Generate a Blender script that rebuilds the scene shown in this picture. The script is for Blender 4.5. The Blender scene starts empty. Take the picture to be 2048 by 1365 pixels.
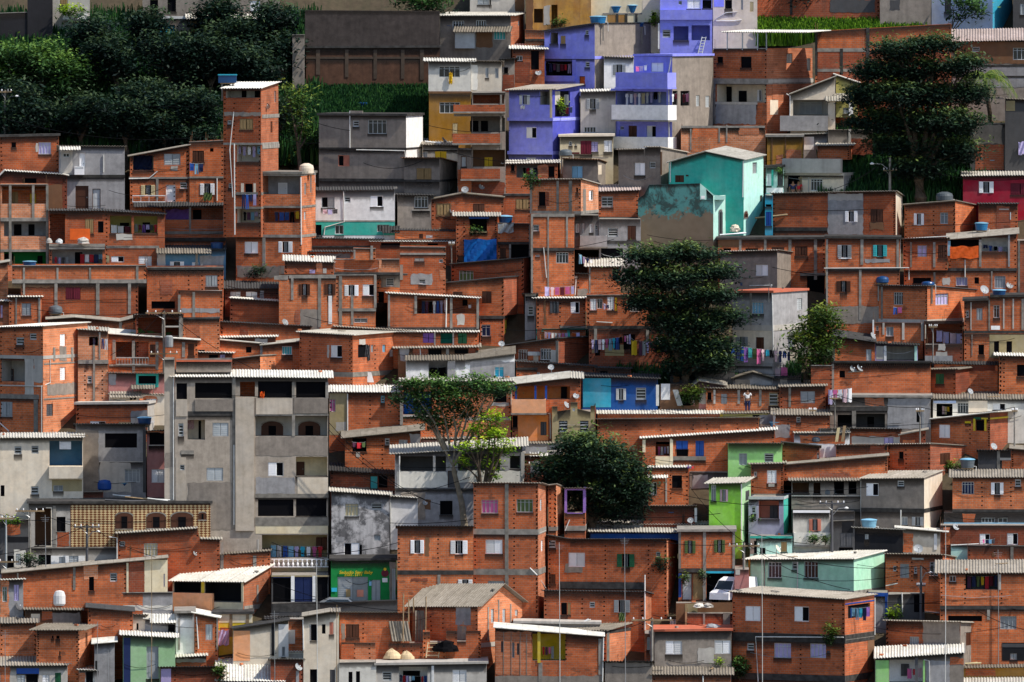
import bpy, math, random
from mathutils import Vector, Matrix
from mathutils.geometry import delaunay_2d_cdt
from mathutils.bvhtree import BVHTree
R = random.Random(7)
sc = bpy.context.scene
C = sc.collection
rad = math.radians
# ---------------------------------------------------------------- camera
PITCH = rad(2.0); DIST = 800.0; PXM = 28.0; CX, CY = 1024.0, 682.5
cam_loc = Vector((0, -DIST * math.cos(PITCH), DIST * math.sin(PITCH)))
FW = Vector((0, math.cos(PITCH), -math.sin(PITCH))); RT = Vector((1, 0, 0)); UP = RT.cross(FW)
cd = bpy.data.cameras.new('camera'); cam = bpy.data.objects.new('camera', cd); C.objects.link(cam)
cam.location = cam_loc; cam.rotation_euler = (math.pi / 2 - PITCH, 0, 0)
cd.sensor_width = 36; cd.lens = 36 * DIST * PXM / 2048.0
cd.clip_start = 10; cd.clip_end = 4000
sc.camera = cam
SL = 0.577                                   # slope of the hillside
def ray(px, py):
    return FW + RT * ((px - CX) / (PXM * DIST)) - UP * ((py - CY) / (PXM * DIST))
def atY(px, py, Y):
    d = ray(px, py); t = (Y - cam_loc.y) / d.y
    return cam_loc + d * t
def Yof(py):
    d = ray(CX, py); t = (SL * cam_loc.y - cam_loc.z) / (d.z - SL * d.y)
    return cam_loc.y + t * d.y
def ground(x, Y):
    return SL * Y - 1.3 + 0.35 * math.sin(x * 0.31 + Y * 0.17) + 0.2 * math.sin(x * 0.9 - Y * 0.5)
# ---------------------------------------------------------------- materials
M = {}
def mat(name):
    m = bpy.data.materials.new(name); m.use_nodes = True
    nt = m.node_tree; nt.nodes.clear()
    out = nt.nodes.new('ShaderNodeOutputMaterial'); b = nt.nodes.new('ShaderNodeBsdfPrincipled')
    nt.links.new(b.outputs[0], out.inputs[0]); b.inputs['Roughness'].default_value = .85
    b.inputs['Specular IOR Level'].default_value = .25
    return m, nt, b
def N(nt, t, **k):
    n = nt.nodes.new(t)
    for a, v in k.items():
        if a.startswith('i_'): n.inputs[a[2:].replace('_', ' ')].default_value = v
        else: setattr(n, a, v)
    return n
def ramp(nt, src, p0, c0, p1, c1):
    r = nt.nodes.new('ShaderNodeValToRGB'); e = r.color_ramp.elements
    e[0].position = p0; e[0].color = (*c0, 1) if len(c0) == 3 else c0
    e[1].position = p1; e[1].color = (*c1, 1) if len(c1) == 3 else c1
    nt.links.new(src, r.inputs[0]); return r.outputs[0]
def mix(nt, fac, a, b, mode='MIX'):
    m = nt.nodes.new('ShaderNodeMix'); m.data_type = 'RGBA'; m.blend_type = mode
    for s, v in ((m.inputs[0], fac), (m.inputs[6], a), (m.inputs[7], b)):
        if isinstance(v, bpy.types.NodeSocket): nt.links.new(v, s)
        elif isinstance(v, (int, float)): s.default_value = v
        else: s.default_value = (*v, 1) if len(v) == 3 else v
    return m.outputs[2]
def weather(nt, uv, seedv, amt=.5, streak=True):
    """grey factor 0..1 of grime: broad patches and vertical runs"""
    mp = N(nt, 'ShaderNodeMapping'); nt.links.new(uv, mp.inputs[0])
    nt.links.new(seedv, mp.inputs[1])
    n1 = N(nt, 'ShaderNodeTexNoise', i_Scale=.55, i_Detail=6.0, i_Roughness=.65); nt.links.new(mp.outputs[0], n1.inputs[0])
    f = ramp(nt, n1.outputs[0], .36, (0, 0, 0), .72, (1, 1, 1))
    if streak:
        mp2 = N(nt, 'ShaderNodeMapping'); mp2.inputs[3].default_value = (2.6, .22, 1)
        nt.links.new(mp.outputs[0], mp2.inputs[0])
        n2 = N(nt, 'ShaderNodeTexNoise', i_Scale=1.3, i_Detail=4.0); nt.links.new(mp2.outputs[0], n2.inputs[0])
        f2 = ramp(nt, n2.outputs[0], .45, (0, 0, 0), .75, (1, 1, 1))
        f = mix(nt, .5, f, f2)
    m = N(nt, 'ShaderNodeMath', operation='MULTIPLY'); nt.links.new(f, m.inputs[0]); m.inputs[1].default_value = amt
    return m.outputs[0], mp
def seedvec(nt):
    oi = N(nt, 'ShaderNodeObjectInfo'); mu = N(nt, 'ShaderNodeMath', operation='MULTIPLY'); mu.inputs[1].default_value = 97.0
    nt.links.new(oi.outputs['Random'], mu.inputs[0])
    cb = N(nt, 'ShaderNodeCombineXYZ')
    for i in (0, 1, 2): nt.links.new(mu.outputs[0], cb.inputs[i])
    return cb.outputs[0], oi.outputs['Random']
def brick_mat(name, c1, c2, mortar=(.40, .31, .24), grime=.55, gcol=(.10, .065, .05), msize=.011, blot=.35):
    m, nt, b = mat(name); uv = N(nt, 'ShaderNodeUVMap').outputs[0]
    sv, rnd = seedvec(nt)
    br = N(nt, 'ShaderNodeTexBrick', i_Scale=1.0, i_Mortar_Size=msize, i_Mortar_Smooth=.2, i_Bias=-.1, i_Brick_Width=.30, i_Row_Height=.158)
    br.inputs['Color1'].default_value = (*c1, 1); br.inputs['Color2'].default_value = (*c2, 1); br.inputs['Mortar'].default_value = (*mortar, 1)
    nt.links.new(uv, br.inputs['Vector'])
    g, mp = weather(nt, uv, sv, grime)
    # patchy colour drift of the fired blocks
    n3 = N(nt, 'ShaderNodeTexNoise', i_Scale=.9, i_Detail=3.0); nt.links.new(mp.outputs[0], n3.inputs[0])
    drift = ramp(nt, n3.outputs[0], .3, (.78, .74, .72), .7, (1.22, 1.16, 1.1))
    col = mix(nt, 1.0, br.outputs[0], drift, 'MULTIPLY')
    mps = N(nt, 'ShaderNodeMapping'); mps.inputs[3].default_value = (.5, 5.5, 1); nt.links.new(mp.outputs[0], mps.inputs[0])
    ns = N(nt, 'ShaderNodeTexNoise', i_Scale=1.0, i_Detail=3.0); nt.links.new(mps.outputs[0], ns.inputs[0])
    col = mix(nt, 1.0, col, ramp(nt, ns.outputs[0], .30, (.80, .76, .73), .68, (1.16, 1.15, 1.14)), 'MULTIPLY')
    hvr = nt.nodes.new('ShaderNodeValToRGB'); e = hvr.color_ramp.elements; e[0].position = 0; e[0].color = (.62, .50, .46, 1); e[1].position = 1; e[1].color = (1.16, 1.34, 1.5, 1)
    for p_, c_ in ((.3, (.86, .80, .80, 1)), (.6, (1.08, 1.0, .95, 1)), (.85, (1.12, 1.1, 1.05, 1))): q_ = e.new(p_); q_.color = c_
    nt.links.new(rnd, hvr.inputs[0]); hv = hvr.outputs[0]
    col = mix(nt, 1.0, col, hv, 'MULTIPLY')
    # odd darker blocks and holes
    mp3 = N(nt, 'ShaderNodeMapping'); mp3.inputs[3].default_value = (3.3, 6.3, 1); nt.links.new(uv, mp3.inputs[0]); nt.links.new(sv, mp3.inputs[1])
    vo = N(nt, 'ShaderNodeTexVoronoi', i_Scale=1.0); nt.links.new(mp3.outputs[0], vo.inputs[0])
    sep = N(nt, 'ShaderNodeSeparateColor'); nt.links.new(vo.outputs['Color'], sep.inputs[0])
    f = ramp(nt, sep.outputs[0], .93, (0, 0, 0), .99, (1, 1, 1))
    col = mix(nt, f, col, mix(nt, .55, col, (.12, .05, .03)))
    n4 = N(nt, 'ShaderNodeTexNoise', i_Scale=1.6, i_Detail=5.0, i_Roughness=.7); nt.links.new(mp.outputs[0], n4.inputs[0])
    smear = ramp(nt, n4.outputs[0], .60, (0, 0, 0), .74, (1, 1, 1))
    sm = N(nt, 'ShaderNodeMath', operation='MULTIPLY'); nt.links.new(smear, sm.inputs[0]); sm.inputs[1].default_value = blot
    col = mix(nt, sm.outputs[0], col, (.36, .27, .21))
    col = mix(nt, g, col, gcol)
    nt.links.new(col, b.inputs['Base Color'])
    bp = N(nt, 'ShaderNodeBump', i_Strength=.5, i_Distance=.02); nt.links.new(br.outputs['Fac'], bp.inputs['Height']); bp.invert = True
    nt.links.new(bp.outputs[0], b.inputs['Normal'])
    M[name] = m
def plaster_mat(name, c, grime=.4, gcol=(.07, .06, .055), var=.18, rough=.88, spots=.0):
    m, nt, b = mat(name); uv = N(nt, 'ShaderNodeUVMap').outputs[0]
    sv, rnd = seedvec(nt)
    g, mp = weather(nt, uv, sv, grime)
    n3 = N(nt, 'ShaderNodeTexNoise', i_Scale=2.2, i_Detail=8.0, i_Roughness=.7); nt.links.new(mp.outputs[0], n3.inputs[0])
    dr = ramp(nt, n3.outputs[0], .3, (1 - var,) * 3, .7, (1 + var,) * 3)
    col = mix(nt, 1.0, c, dr, 'MULTIPLY')
    hv = ramp(nt, rnd, 0, (.86, .86, .86), 1, (1.12, 1.12, 1.12)); col = mix(nt, 1.0, col, hv, 'MULTIPLY')
    if max(c) > .22 and max(c) - min(c) > .15:
        nf = N(nt, 'ShaderNodeTexNoise', i_Scale=.7, i_Detail=7.0, i_Roughness=.7); nt.links.new(mp.outputs[0], nf.inputs[0]); lum = sum(c) / 3
        ff = N(nt, 'ShaderNodeMath', operation='MULTIPLY'); nt.links.new(ramp(nt, nf.outputs[0], .42, (0, 0, 0), .68, (1, 1, 1)), ff.inputs[0]); ff.inputs[1].default_value = .32
        col = mix(nt, ff.outputs[0], col, tuple(min(.9, (v * .45 + lum * .75) * 1.15) for v in c))
    if spots:
        n5 = N(nt, 'ShaderNodeTexNoise', i_Scale=.8, i_Detail=9.0, i_Roughness=.75); nt.links.new(mp.outputs[0], n5.inputs[0])
        f = ramp(nt, n5.outputs[0], .46, (0, 0, 0), .56, (1, 1, 1))
        col = mix(nt, f, col, mix(nt, spots, col, (.08, .078, .082)))
    col = mix(nt, g, col, gcol)
    nt.links.new(col, b.inputs['Base Color']); b.inputs['Roughness'].default_value = rough
    bp = N(nt, 'ShaderNodeBump', i_Strength=.25, i_Distance=.02); nt.links.new(n3.outputs[0], bp.inputs['Height']); nt.links.new(bp.outputs[0], b.inputs['Normal'])
    M[name] = m
def plain_mat(name, c, rough=.6, spec=.3, metal=0, var=.12):
    m, nt, b = mat(name); tc = N(nt, 'ShaderNodeTexCoord').outputs['Object']
    sv, rnd = seedvec(nt)
    n3 = N(nt, 'ShaderNodeTexNoise', i_Scale=2.5, i_Detail=4.0); nt.links.new(tc, n3.inputs[0])
    dr = ramp(nt, n3.outputs[0], .3, (1 - var,) * 3, .7, (1 + var,) * 3)
    nt.links.new(mix(nt, 1.0, mix(nt, 1.0, c, dr, 'MULTIPLY'), ramp(nt, rnd, 0, (.72, .72, .70), .55, (1.04, 1.04, 1.04)), 'MULTIPLY'), b.inputs['Base Color'])
    b.inputs['Roughness'].default_value = rough; b.inputs['Specular IOR Level'].default_value = spec; b.inputs['Metallic'].default_value = metal
    M[name] = m
def sheet_mat(name, c, dark=.5, dcol=(.05, .045, .04), lo=.55):
    """fibre cement sheet: streaks run down the slope (v), lichen patches"""
    m, nt, b = mat(name); uv = N(nt, 'ShaderNodeUVMap').outputs[0]; sv, rnd = seedvec(nt)
    mp = N(nt, 'ShaderNodeMapping'); mp.inputs[3].default_value = (2.0, .35, 1); nt.links.new(uv, mp.inputs[0]); nt.links.new(sv, mp.inputs[1])
    n1 = N(nt, 'ShaderNodeTexNoise', i_Scale=1.2, i_Detail=6.0, i_Roughness=.7); nt.links.new(mp.outputs[0], n1.inputs[0])
    f = ramp(nt, n1.outputs[0], .45, (0, 0, 0), .8, (1, 1, 1))
    mu = N(nt, 'ShaderNodeMath', operation='MULTIPLY'); nt.links.new(f, mu.inputs[0]); mu.inputs[1].default_value = dark
    col = mix(nt, mu.outputs[0], c, dcol)
    # sheet joints
    br = N(nt, 'ShaderNodeTexBrick', i_Scale=1.0, i_Mortar_Size=.012, i_Brick_Width=1.1, i_Row_Height=1.8); br.offset = 0
    br.inputs['Color1'].default_value = (1, 1, 1, 1); br.inputs['Color2'].default_value = (.82, .82, .80, 1); br.inputs['Mortar'].default_value = (.5, .5, .5, 1)
    nt.links.new(uv, br.inputs['Vector']); col = mix(nt, 1.0, col, br.outputs[0], 'MULTIPLY'); col = mix(nt, 1.0, col, ramp(nt, rnd, 0, (lo, lo * .97, lo * .92), .8, (1, 1, 1)), 'MULTIPLY')
    nq = N(nt, 'ShaderNodeTexNoise', i_Scale=3.0, i_Detail=7.0, i_Roughness=.75); nt.links.new(uv, nq.inputs[0]); col = mix(nt, 1.0, col, ramp(nt, nq.outputs[0], .35, (.72, .70, .66), .62, (1.06, 1.06, 1.06)), 'MULTIPLY')
    nt.links.new(col, b.inputs['Base Color']); b.inputs['Roughness'].default_value = .9
    M[name] = m
brick_mat('b', (.66, .185, .060), (.54, .142, .047), grime=.55)
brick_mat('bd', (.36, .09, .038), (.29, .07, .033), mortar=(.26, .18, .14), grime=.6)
brick_mat('bl', (.66, .25, .12), (.56, .20, .09), grime=.25, mortar=(.5, .4, .32))  # bl: pale brick, also puts sunlight into lit sides and wall strips
brick_mat('bt', (.62, .42, .20), (.20, .07, .02), mortar=(.75, .58, .32), grime=.1, msize=.03, blot=0)
plaster_mat('shade_col', (.085, .06, .045), .5, (.05, .04, .03), var=.3); plain_mat('tarp', (.008, .16, .60), .5, var=.15); plaster_mat('shade_conc', (.07, .056, .052), .5, (.015, .013, .013), var=.4)  # retaining wall and column colours carry painted cloud shade
plaster_mat('c', (.29, .25, .215), .5, var=.3); plaster_mat('cg', (.35, .345, .355), .45, var=.28); plaster_mat('cd', (.085, .085, .09), .5); plaster_mat('sh', (.028, .027, .032), .5, (.012, .012, .014)); plaster_mat('shade_base', (.12, .058, .036), .6, (.02, .015, .012), var=.4)  # top-left wall and retaining base: cloud shade put into the colour
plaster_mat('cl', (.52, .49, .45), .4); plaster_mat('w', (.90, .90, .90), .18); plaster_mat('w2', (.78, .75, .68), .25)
plaster_mat('ws', (.62, .60, .60), .8, (.03, .03, .035), spots=.85)
plaster_mat('be', (.76, .65, .51), .25); plaster_mat('cm', (.78, .66, .44), .2); plaster_mat('la', (.25, .27, .86), .3, gcol=(.10, .10, .26))
plaster_mat('lb', (.34, .40, .80), .12, gcol=(.15, .15, .4)); plaster_mat('db', (.06, .07, .42), .15, gcol=(.03, .03, .15))
plaster_mat('te', (.05, .52, .42), .35, gcol=(.01, .16, .13)); plaster_mat('tp', (.46, .76, .68), .2, gcol=(.2, .5, .42)); plaster_mat('to', (.10, .27, .23), .65, (.10, .085, .065), spots=.5)  # tp: pale turquoise paint, also sunlight put into turquoise side walls
plaster_mat('tq', (.02, .32, .50), .2, gcol=(.01, .2, .3)); plaster_mat('bu', (.008, .075, .30), .25, gcol=(.01, .04, .15)); plaster_mat('cr', (.33, .008, .03), .2, gcol=(.1, .01, .02))
plaster_mat('gr', (.28, .66, .06), .28, gcol=(.12, .3, .03)); plaster_mat('lg', (.34, .56, .30), .2, gcol=(.15, .3, .12)); plaster_mat('lm', (.36, .74, .24), .26, gcol=(.15, .35, .1))
plaster_mat('lt', (.42, .78, .56), .22, gcol=(.10, .22, .16)); plaster_mat('ye', (.42, .20, .02), .45, (.1, .06, .02)); plaster_mat('yl', (.70, .50, .02), .1)
plaster_mat('ry', (.55, .30, .06), .7, (.22, .05, .02), spots=.3); plaster_mat('or', (.78, .24, .05), .1, gcol=(.3, .1, .03)); plaster_mat('pe', (.80, .36, .17), .15, gcol=(.4, .18, .08))
plaster_mat('sa', (.58, .14, .07), .3, gcol=(.2, .06, .03)); plaster_mat('pk', (.50, .20, .18), .2); plaster_mat('lv', (.42, .42, .58), .45, (.2, .2, .25)); plaster_mat('ol', (.36, .29, .15), .2)
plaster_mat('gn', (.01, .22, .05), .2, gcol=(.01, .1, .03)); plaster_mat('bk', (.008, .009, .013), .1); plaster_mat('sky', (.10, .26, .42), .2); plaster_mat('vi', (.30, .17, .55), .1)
plaster_mat('lp', (.42, .34, .62), .15); plaster_mat('bw', (.20, .10, .05), .4); plaster_mat('lbl', (.48, .60, .85), .2, gcol=(.3, .35, .6)); plaster_mat('ygr', (.40, .36, .10), .2)
plain_mat('white', (.92, .92, .94), .45, .4, var=.04); plain_mat('grey', (.32, .34, .36), .5); plain_mat('lgrey', (.5, .53, .55), .5); plain_mat('dgrey', (.09, .09, .10), .6)
plain_mat('brown', (.085, .030, .015), .6); plain_mat('tan', (.33, .22, .10), .7); plain_mat('dark', (.006, .007, .010), .25, .5); plain_mat('black', (.004, .004, .006), .9, .1)
plain_mat('glass', (.02, .028, .035), .12, .6); plain_mat('maroon', (.16, .012, .03), .6); plain_mat('green', (.015, .12, .05), .6); plain_mat('olive', (.10, .15, .05), .7)
plain_mat('teal', (.05, .42, .45), .6); plain_mat('blue', (.01, .07, .34), .45); plain_mat('ltblue', (.22, .48, .68), .5); plain_mat('cyan', (.03, .42, .60), .6); plain_mat('red', (.55, .015, .03), .6)
plain_mat('pink', (.68, .14, .34), .7); plain_mat('lpink', (.72, .50, .56), .7); plain_mat('lilac', (.50, .44, .72), .7); plain_mat('purple', (.20, .09, .36), .7); plain_mat('yellow', (.80, .52, .02), .6)
plain_mat('orange', (.75, .12, .015), .6); plain_mat('cream', (.70, .58, .34), .6); plain_mat('navy', (.012, .025, .10), .6); plain_mat('plum', (.10, .03, .07), .7); plain_mat('conc', (.27, .25, .225), .9, .1, var=.3)
plain_mat('dconc', (.06, .057, .055), .9, .1, var=.4); plain_mat('metal', (.35, .36, .38), .4, .5, .6); plain_mat('wood', (.30, .21, .12), .8, var=.3); plain_mat('pwhite', (.70, .70, .68), .5)
plain_mat('salmon', (.70, .26, .18), .6); plain_mat('tankblue', (.004, .055, .18), .35, .5); plain_mat('tankcyan', (.012, .15, .34), .35, .5); plain_mat('tankgrey', (.10, .12, .14), .5); plain_mat('sand', (.62, .48, .30), .95)
plain_mat('skin', (.30, .15, .09), .6); plain_mat('hole', (.012, .006, .004), .95, .05)
sheet_mat('rw', (.86, .84, .79), .42, (.20, .18, .15)); sheet_mat('rm', (.42, .38, .33), .6, (.12, .10, .08)); sheet_mat('rg', (.085, .085, .09), .5, (.03, .028, .026)); sheet_mat('rp', (.60, .50, .48), .35, (.2, .12, .1))
# ---------------------------------------------------------------- meshes
class MB:
    def __init__(s): s.v = []; s.f = []; s.uv = []; s.mi = []; s.mats = []
    def mid(s, m):
        if m not in s.mats: s.mats.append(m)
        return s.mats.index(m)
    def face(s, pts, m, uvs=None):
        i = len(s.v); s.v += [tuple(p) for p in pts]; s.f.append(tuple(range(i, i + len(pts)))); s.mi.append(s.mid(m))
        if uvs is None:
            n = (Vector(pts[1]) - Vector(pts[0])).cross(Vector(pts[2]) - Vector(pts[0]))
            if abs(n.z) > max(abs(n.x), abs(n.y)): uvs = [(p[0], p[1]) for p in pts]
            elif abs(n.x) > abs(n.y): uvs = [(p[1], p[2]) for p in pts]
            else: uvs = [(p[0], p[2]) for p in pts]
        s.uv += list(uvs)
    def box(s, a, b, m, B=None):
        """box in basis B (function (u,z,d)->point) or local xyz"""
        (x0, y0, z0), (x1, y1, z1) = a, b
        P = B if B else (lambda x, y, z: (x, y, z))
        q = [P(x, y, z) for z in (z0, z1) for y in (y0, y1) for x in (x0, x1)]
        for f in ((0, 1, 5, 4), (2, 6, 7, 3), (0, 4, 6, 2), (1, 3, 7, 5), (4, 5, 7, 6), (0, 2, 3, 1)):
            s.face([q[i] for i in f], m)
    def tube(s, pts, r, m, n=6):
        pts = [Vector(p) for p in pts]; rings = []
        for i, p in enumerate(pts):
            t = (pts[min(i + 1, len(pts) - 1)] - pts[max(i - 1, 0)]).normalized()
            a = t.cross(Vector((0, 0, 1)))
            if a.length < .05: a = t.cross(Vector((0, 1, 0)))
            a.normalize(); b = t.cross(a); rr = r[i] if isinstance(r, (list, tuple)) else r
            rings.append([p + (a * math.cos(2 * math.pi * k / n) + b * math.sin(2 * math.pi * k / n)) * rr for k in range(n)])
        for i in range(len(rings) - 1):
            for k in range(n):
                s.face([rings[i][k], rings[i][(k + 1) % n], rings[i + 1][(k + 1) % n], rings[i + 1][k]], m)
        s.face(rings[0][::-1], m); s.face(rings[-1], m)
    def lathe(s, prof, c, m, n=16):
        for (r0, z0), (r1, z1) in zip(prof, prof[1:]):
            for k in range(n):
                a, b = 2 * math.pi * k / n, 2 * math.pi * (k + 1) / n
                p = [(c[0] + r0 * math.cos(a), c[1] + r0 * math.sin(a), c[2] + z0), (c[0] + r0 * math.cos(b), c[1] + r0 * math.sin(b), c[2] + z0),
                     (c[0] + r1 * math.cos(b), c[1] + r1 * math.sin(b), c[2] + z1), (c[0] + r1 * math.cos(a), c[1] + r1 * math.sin(a), c[2] + z1)]
                if r0 < 1e-4: p = p[1:]
                elif r1 < 1e-4: p = p[:3]
                s.face(p, m)
    def build(s, name, parent=None, smooth=False, loc=None):
        me = bpy.data.meshes.new(name); me.from_pydata(s.v, [], s.f)
        ul = me.uv_layers.new(name='UVMap'); flat = [c for u in s.uv for c in u]
        ul.data.foreach_set('uv', flat)
        for m in s.mats: me.materials.append(M[m])
        me.polygons.foreach_set('material_index', s.mi)
        if smooth: me.polygons.foreach_set('use_smooth', [True] * len(s.f))
        me.update()
        o = bpy.data.objects.new(name, me); C.objects.link(o)
        if parent: o.parent = parent
        if loc is not None: o.location = loc
        return o
def tag(o, label=None, cat=None, group=None, kind=None):
    if label: o['label'] = label
    if cat: o['category'] = cat
    if group: o['group'] = group
    if kind: o['kind'] = kind
    return o
def empty(name, loc, rz=0, **k):
    o = bpy.data.objects.new(name, None); C.objects.link(o); o.location = loc; o.rotation_euler = (0, 0, rz); o.empty_display_size = .3
    return tag(o, **k)
def poly_holes(outer, holes):
    """triangles of a polygon minus rectangles"""
    vs = [Vector(p) for p in outer]; es = [(i, (i + 1) % len(outer)) for i in range(len(outer))]
    for (a, b, c, d) in holes:
        i = len(vs); vs += [Vector((a, b)), Vector((c, b)), Vector((c, d)), Vector((a, d))]
        es += [(i, i + 1), (i + 1, i + 2), (i + 2, i + 3), (i + 3, i)]
    v, e, f, *_ = delaunay_2d_cdt(vs, es, [], 0, 1e-5)
    out = []
    def inside(p):
        c = False; n = len(outer)
        for i in range(n):
            (x0, y0), (x1, y1) = outer[i], outer[(i + 1) % n]
            if (y0 > p[1]) != (y1 > p[1]) and p[0] < (x1 - x0) * (p[1] - y0) / (y1 - y0) + x0: c = not c
        return c
    for t in f:
        p = [v[i] for i in t]; g = sum((Vector(q) for q in p), Vector((0, 0))) / len(p)
        if not inside(g): continue
        if any(a < g.x < c and b < g.y < d for (a, b, c, d) in holes): continue
        out.append([tuple(q) for q in p])
    return out
# corrugated sheet: front edge p0->p1, running back along vector w; waves across the edge
def sheet(mb, p0, p1, w, m, wave='across', pitch=.2, amp=.035, th=.03):
    p0, p1, w = Vector(p0), Vector(p1), Vector(w); e = p1 - p0; L = e.length; W = w.length
    nrm = e.cross(w).normalized()
    if nrm.z < 0: nrm = -nrm
    if wave == 'across':
        n = max(4, int(L / pitch * 4)); o = p0; du = e / n; dv = w; step = L / n; other = W
    else:
        n = max(4, int(W / pitch * 4)); o = p0; du = w / n; dv = e; step = W / n; other = L
    hs = [amp * math.sin(2 * math.pi * (i * step) / pitch) for i in range(n + 1)]
    kk = R.random() * 50
    for i in range(n):
        a = o + du * i + nrm * hs[i]; b = o + du * (i + 1) + nrm * hs[i + 1]
        q = [a, b, b + dv, a + dv]; t = [x - nrm * th for x in q]
        uv = [(i * step + kk, kk), ((i + 1) * step + kk, kk), ((i + 1) * step + kk, kk + other), (i * step + kk, kk + other)]
        if wave != 'across': uv = [(y, x) for x, y in uv]
        mb.face(q, m, uv); mb.face(t[::-1], m, uv[::-1])
        mb.face([t[0], t[1], q[1], q[0]], m, [uv[0]] * 4); mb.face([q[3], q[2], t[2], t[3]], m, [uv[2]] * 4)
    for i in (0, n):
        a = o + du * i + nrm * hs[i]; q = [a, a + dv, a + dv - nrm * th, a - nrm * th]; mb.face(q, m, [(kk, kk)] * 4)

def peel_mat(name):
    m, nt, b = mat(name); uv = N(nt, 'ShaderNodeUVMap').outputs[0]
    n1 = N(nt, 'ShaderNodeTexNoise', i_Scale=.75, i_Detail=10.0, i_Roughness=.72, i_Distortion=.8); nt.links.new(uv, n1.inputs[0])
    n2 = N(nt, 'ShaderNodeTexNoise', i_Scale=2.2, i_Detail=8.0, i_Roughness=.7); nt.links.new(uv, n2.inputs[0])
    c = mix(nt, ramp(nt, n1.outputs[0], .44, (0, 0, 0), .54, (1, 1, 1)), (.08, .15, .13), (.17, .48, .42))
    c = mix(nt, ramp(nt, n2.outputs[0], .55, (0, 0, 0), .66, (1, 1, 1)), c, (.16, .13, .10))
    sp = N(nt, 'ShaderNodeSeparateXYZ'); nt.links.new(uv, sp.inputs[0])
    n3 = N(nt, 'ShaderNodeTexNoise', i_Scale=.8, i_Detail=8.0, i_Roughness=.7); nt.links.new(uv, n3.inputs[0])
    ma = N(nt, 'ShaderNodeMath', operation='MULTIPLY_ADD'); nt.links.new(n3.outputs[0], ma.inputs[0]); ma.inputs[1].default_value = 4.0; nt.links.new(sp.outputs[1], ma.inputs[2])
    md = N(nt, 'ShaderNodeMath', operation='MULTIPLY'); nt.links.new(ma.outputs[0], md.inputs[0]); md.inputs[1].default_value = .1
    n4 = N(nt, 'ShaderNodeTexNoise', i_Scale=1.5, i_Detail=6.0); nt.links.new(uv, n4.inputs[0])
    br = mix(nt, n4.outputs[0], (.27, .20, .12), (.46, .35, .23))
    c = mix(nt, ramp(nt, md.outputs[0], .655, (1, 1, 1), .675, (0, 0, 0)), c, br)
    c = mix(nt, ramp(nt, md.outputs[0], .90, (0, 0, 0), .97, (1, 1, 1)), c, (.045, .06, .055))
    nt.links.new(c, b.inputs['Base Color']); M[name] = m
peel_mat('to')

def tile_mat(name):
    m, nt, b = mat(name); uv = N(nt, 'ShaderNodeUVMap').outputs[0]
    mp0 = N(nt, 'ShaderNodeMapping'); mp0.inputs[3].default_value = (1.0, 1.7, 1); nt.links.new(uv, mp0.inputs[0])
    mp = N(nt, 'ShaderNodeMapping'); mp.inputs[2].default_value = (0, 0, rad(45)); nt.links.new(mp0.outputs[0], mp.inputs[0])
    ck = N(nt, 'ShaderNodeTexChecker', i_Scale=5.0); ck.inputs['Color1'].default_value = (.66, .50, .28, 1); ck.inputs['Color2'].default_value = (.17, .055, .02, 1); nt.links.new(mp.outputs[0], ck.inputs[0])
    n = N(nt, 'ShaderNodeTexNoise', i_Scale=1.2, i_Detail=4.0); nt.links.new(uv, n.inputs[0])
    nt.links.new(mix(nt, 1.0, ck.outputs[0], ramp(nt, n.outputs[0], .3, (.75, .72, .7), .7, (1.15, 1.15, 1.1)), 'MULTIPLY'), b.inputs['Base Color']); M[name] = m
tile_mat('bt')

def stain_mat(name):
    """damp running down from roof edges, slabs and sills: mostly see-through soot"""
    m, nt, b = mat(name); uv = N(nt, 'ShaderNodeUVMap').outputs[0]; sp = N(nt, 'ShaderNodeSeparateXYZ'); nt.links.new(uv, sp.inputs[0])
    cb = N(nt, 'ShaderNodeCombineXYZ'); mu = N(nt, 'ShaderNodeMath', operation='MULTIPLY'); mu.inputs[1].default_value = .5; nt.links.new(sp.outputs[1], mu.inputs[0]); nt.links.new(sp.outputs[0], cb.inputs[0]); nt.links.new(mu.outputs[0], cb.inputs[1])
    n = N(nt, 'ShaderNodeTexNoise', i_Scale=3.2, i_Detail=6.0, i_Roughness=.7); nt.links.new(cb.outputs[0], n.inputs[0])
    iv = N(nt, 'ShaderNodeMath', operation='SUBTRACT'); iv.inputs[0].default_value = 1.0; nt.links.new(sp.outputs[1], iv.inputs[1])
    a = N(nt, 'ShaderNodeMath', operation='MULTIPLY_ADD'); nt.links.new(n.outputs[0], a.inputs[0]); a.inputs[1].default_value = 1.3; nt.links.new(iv.outputs[0], a.inputs[2])
    f = ramp(nt, a.outputs[0], .78, (0, 0, 0), 1.0, (.85, .85, .85)); f2 = N(nt, 'ShaderNodeMath', operation='MULTIPLY'); nt.links.new(f, f2.inputs[0]); nt.links.new(iv.outputs[0], f2.inputs[1])
    tr = nt.nodes.new('ShaderNodeBsdfTransparent'); mx = nt.nodes.new('ShaderNodeMixShader'); out = [q for q in nt.nodes if q.type == 'OUTPUT_MATERIAL'][0]
    b.inputs['Base Color'].default_value = (.035, .028, .024, 1); b.inputs['Roughness'].default_value = .95
    nt.links.new(f2.outputs[0], mx.inputs[0]); nt.links.new(tr.outputs[0], mx.inputs[1]); nt.links.new(b.outputs[0], mx.inputs[2]); nt.links.new(mx.outputs[0], out.inputs[0]); M[name] = m
stain_mat('stain')
plaster_mat('cw', (.42, .36, .30), .45, var=.28); plaster_mat('cx', (.56, .48, .39), .4, var=.22)
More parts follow.
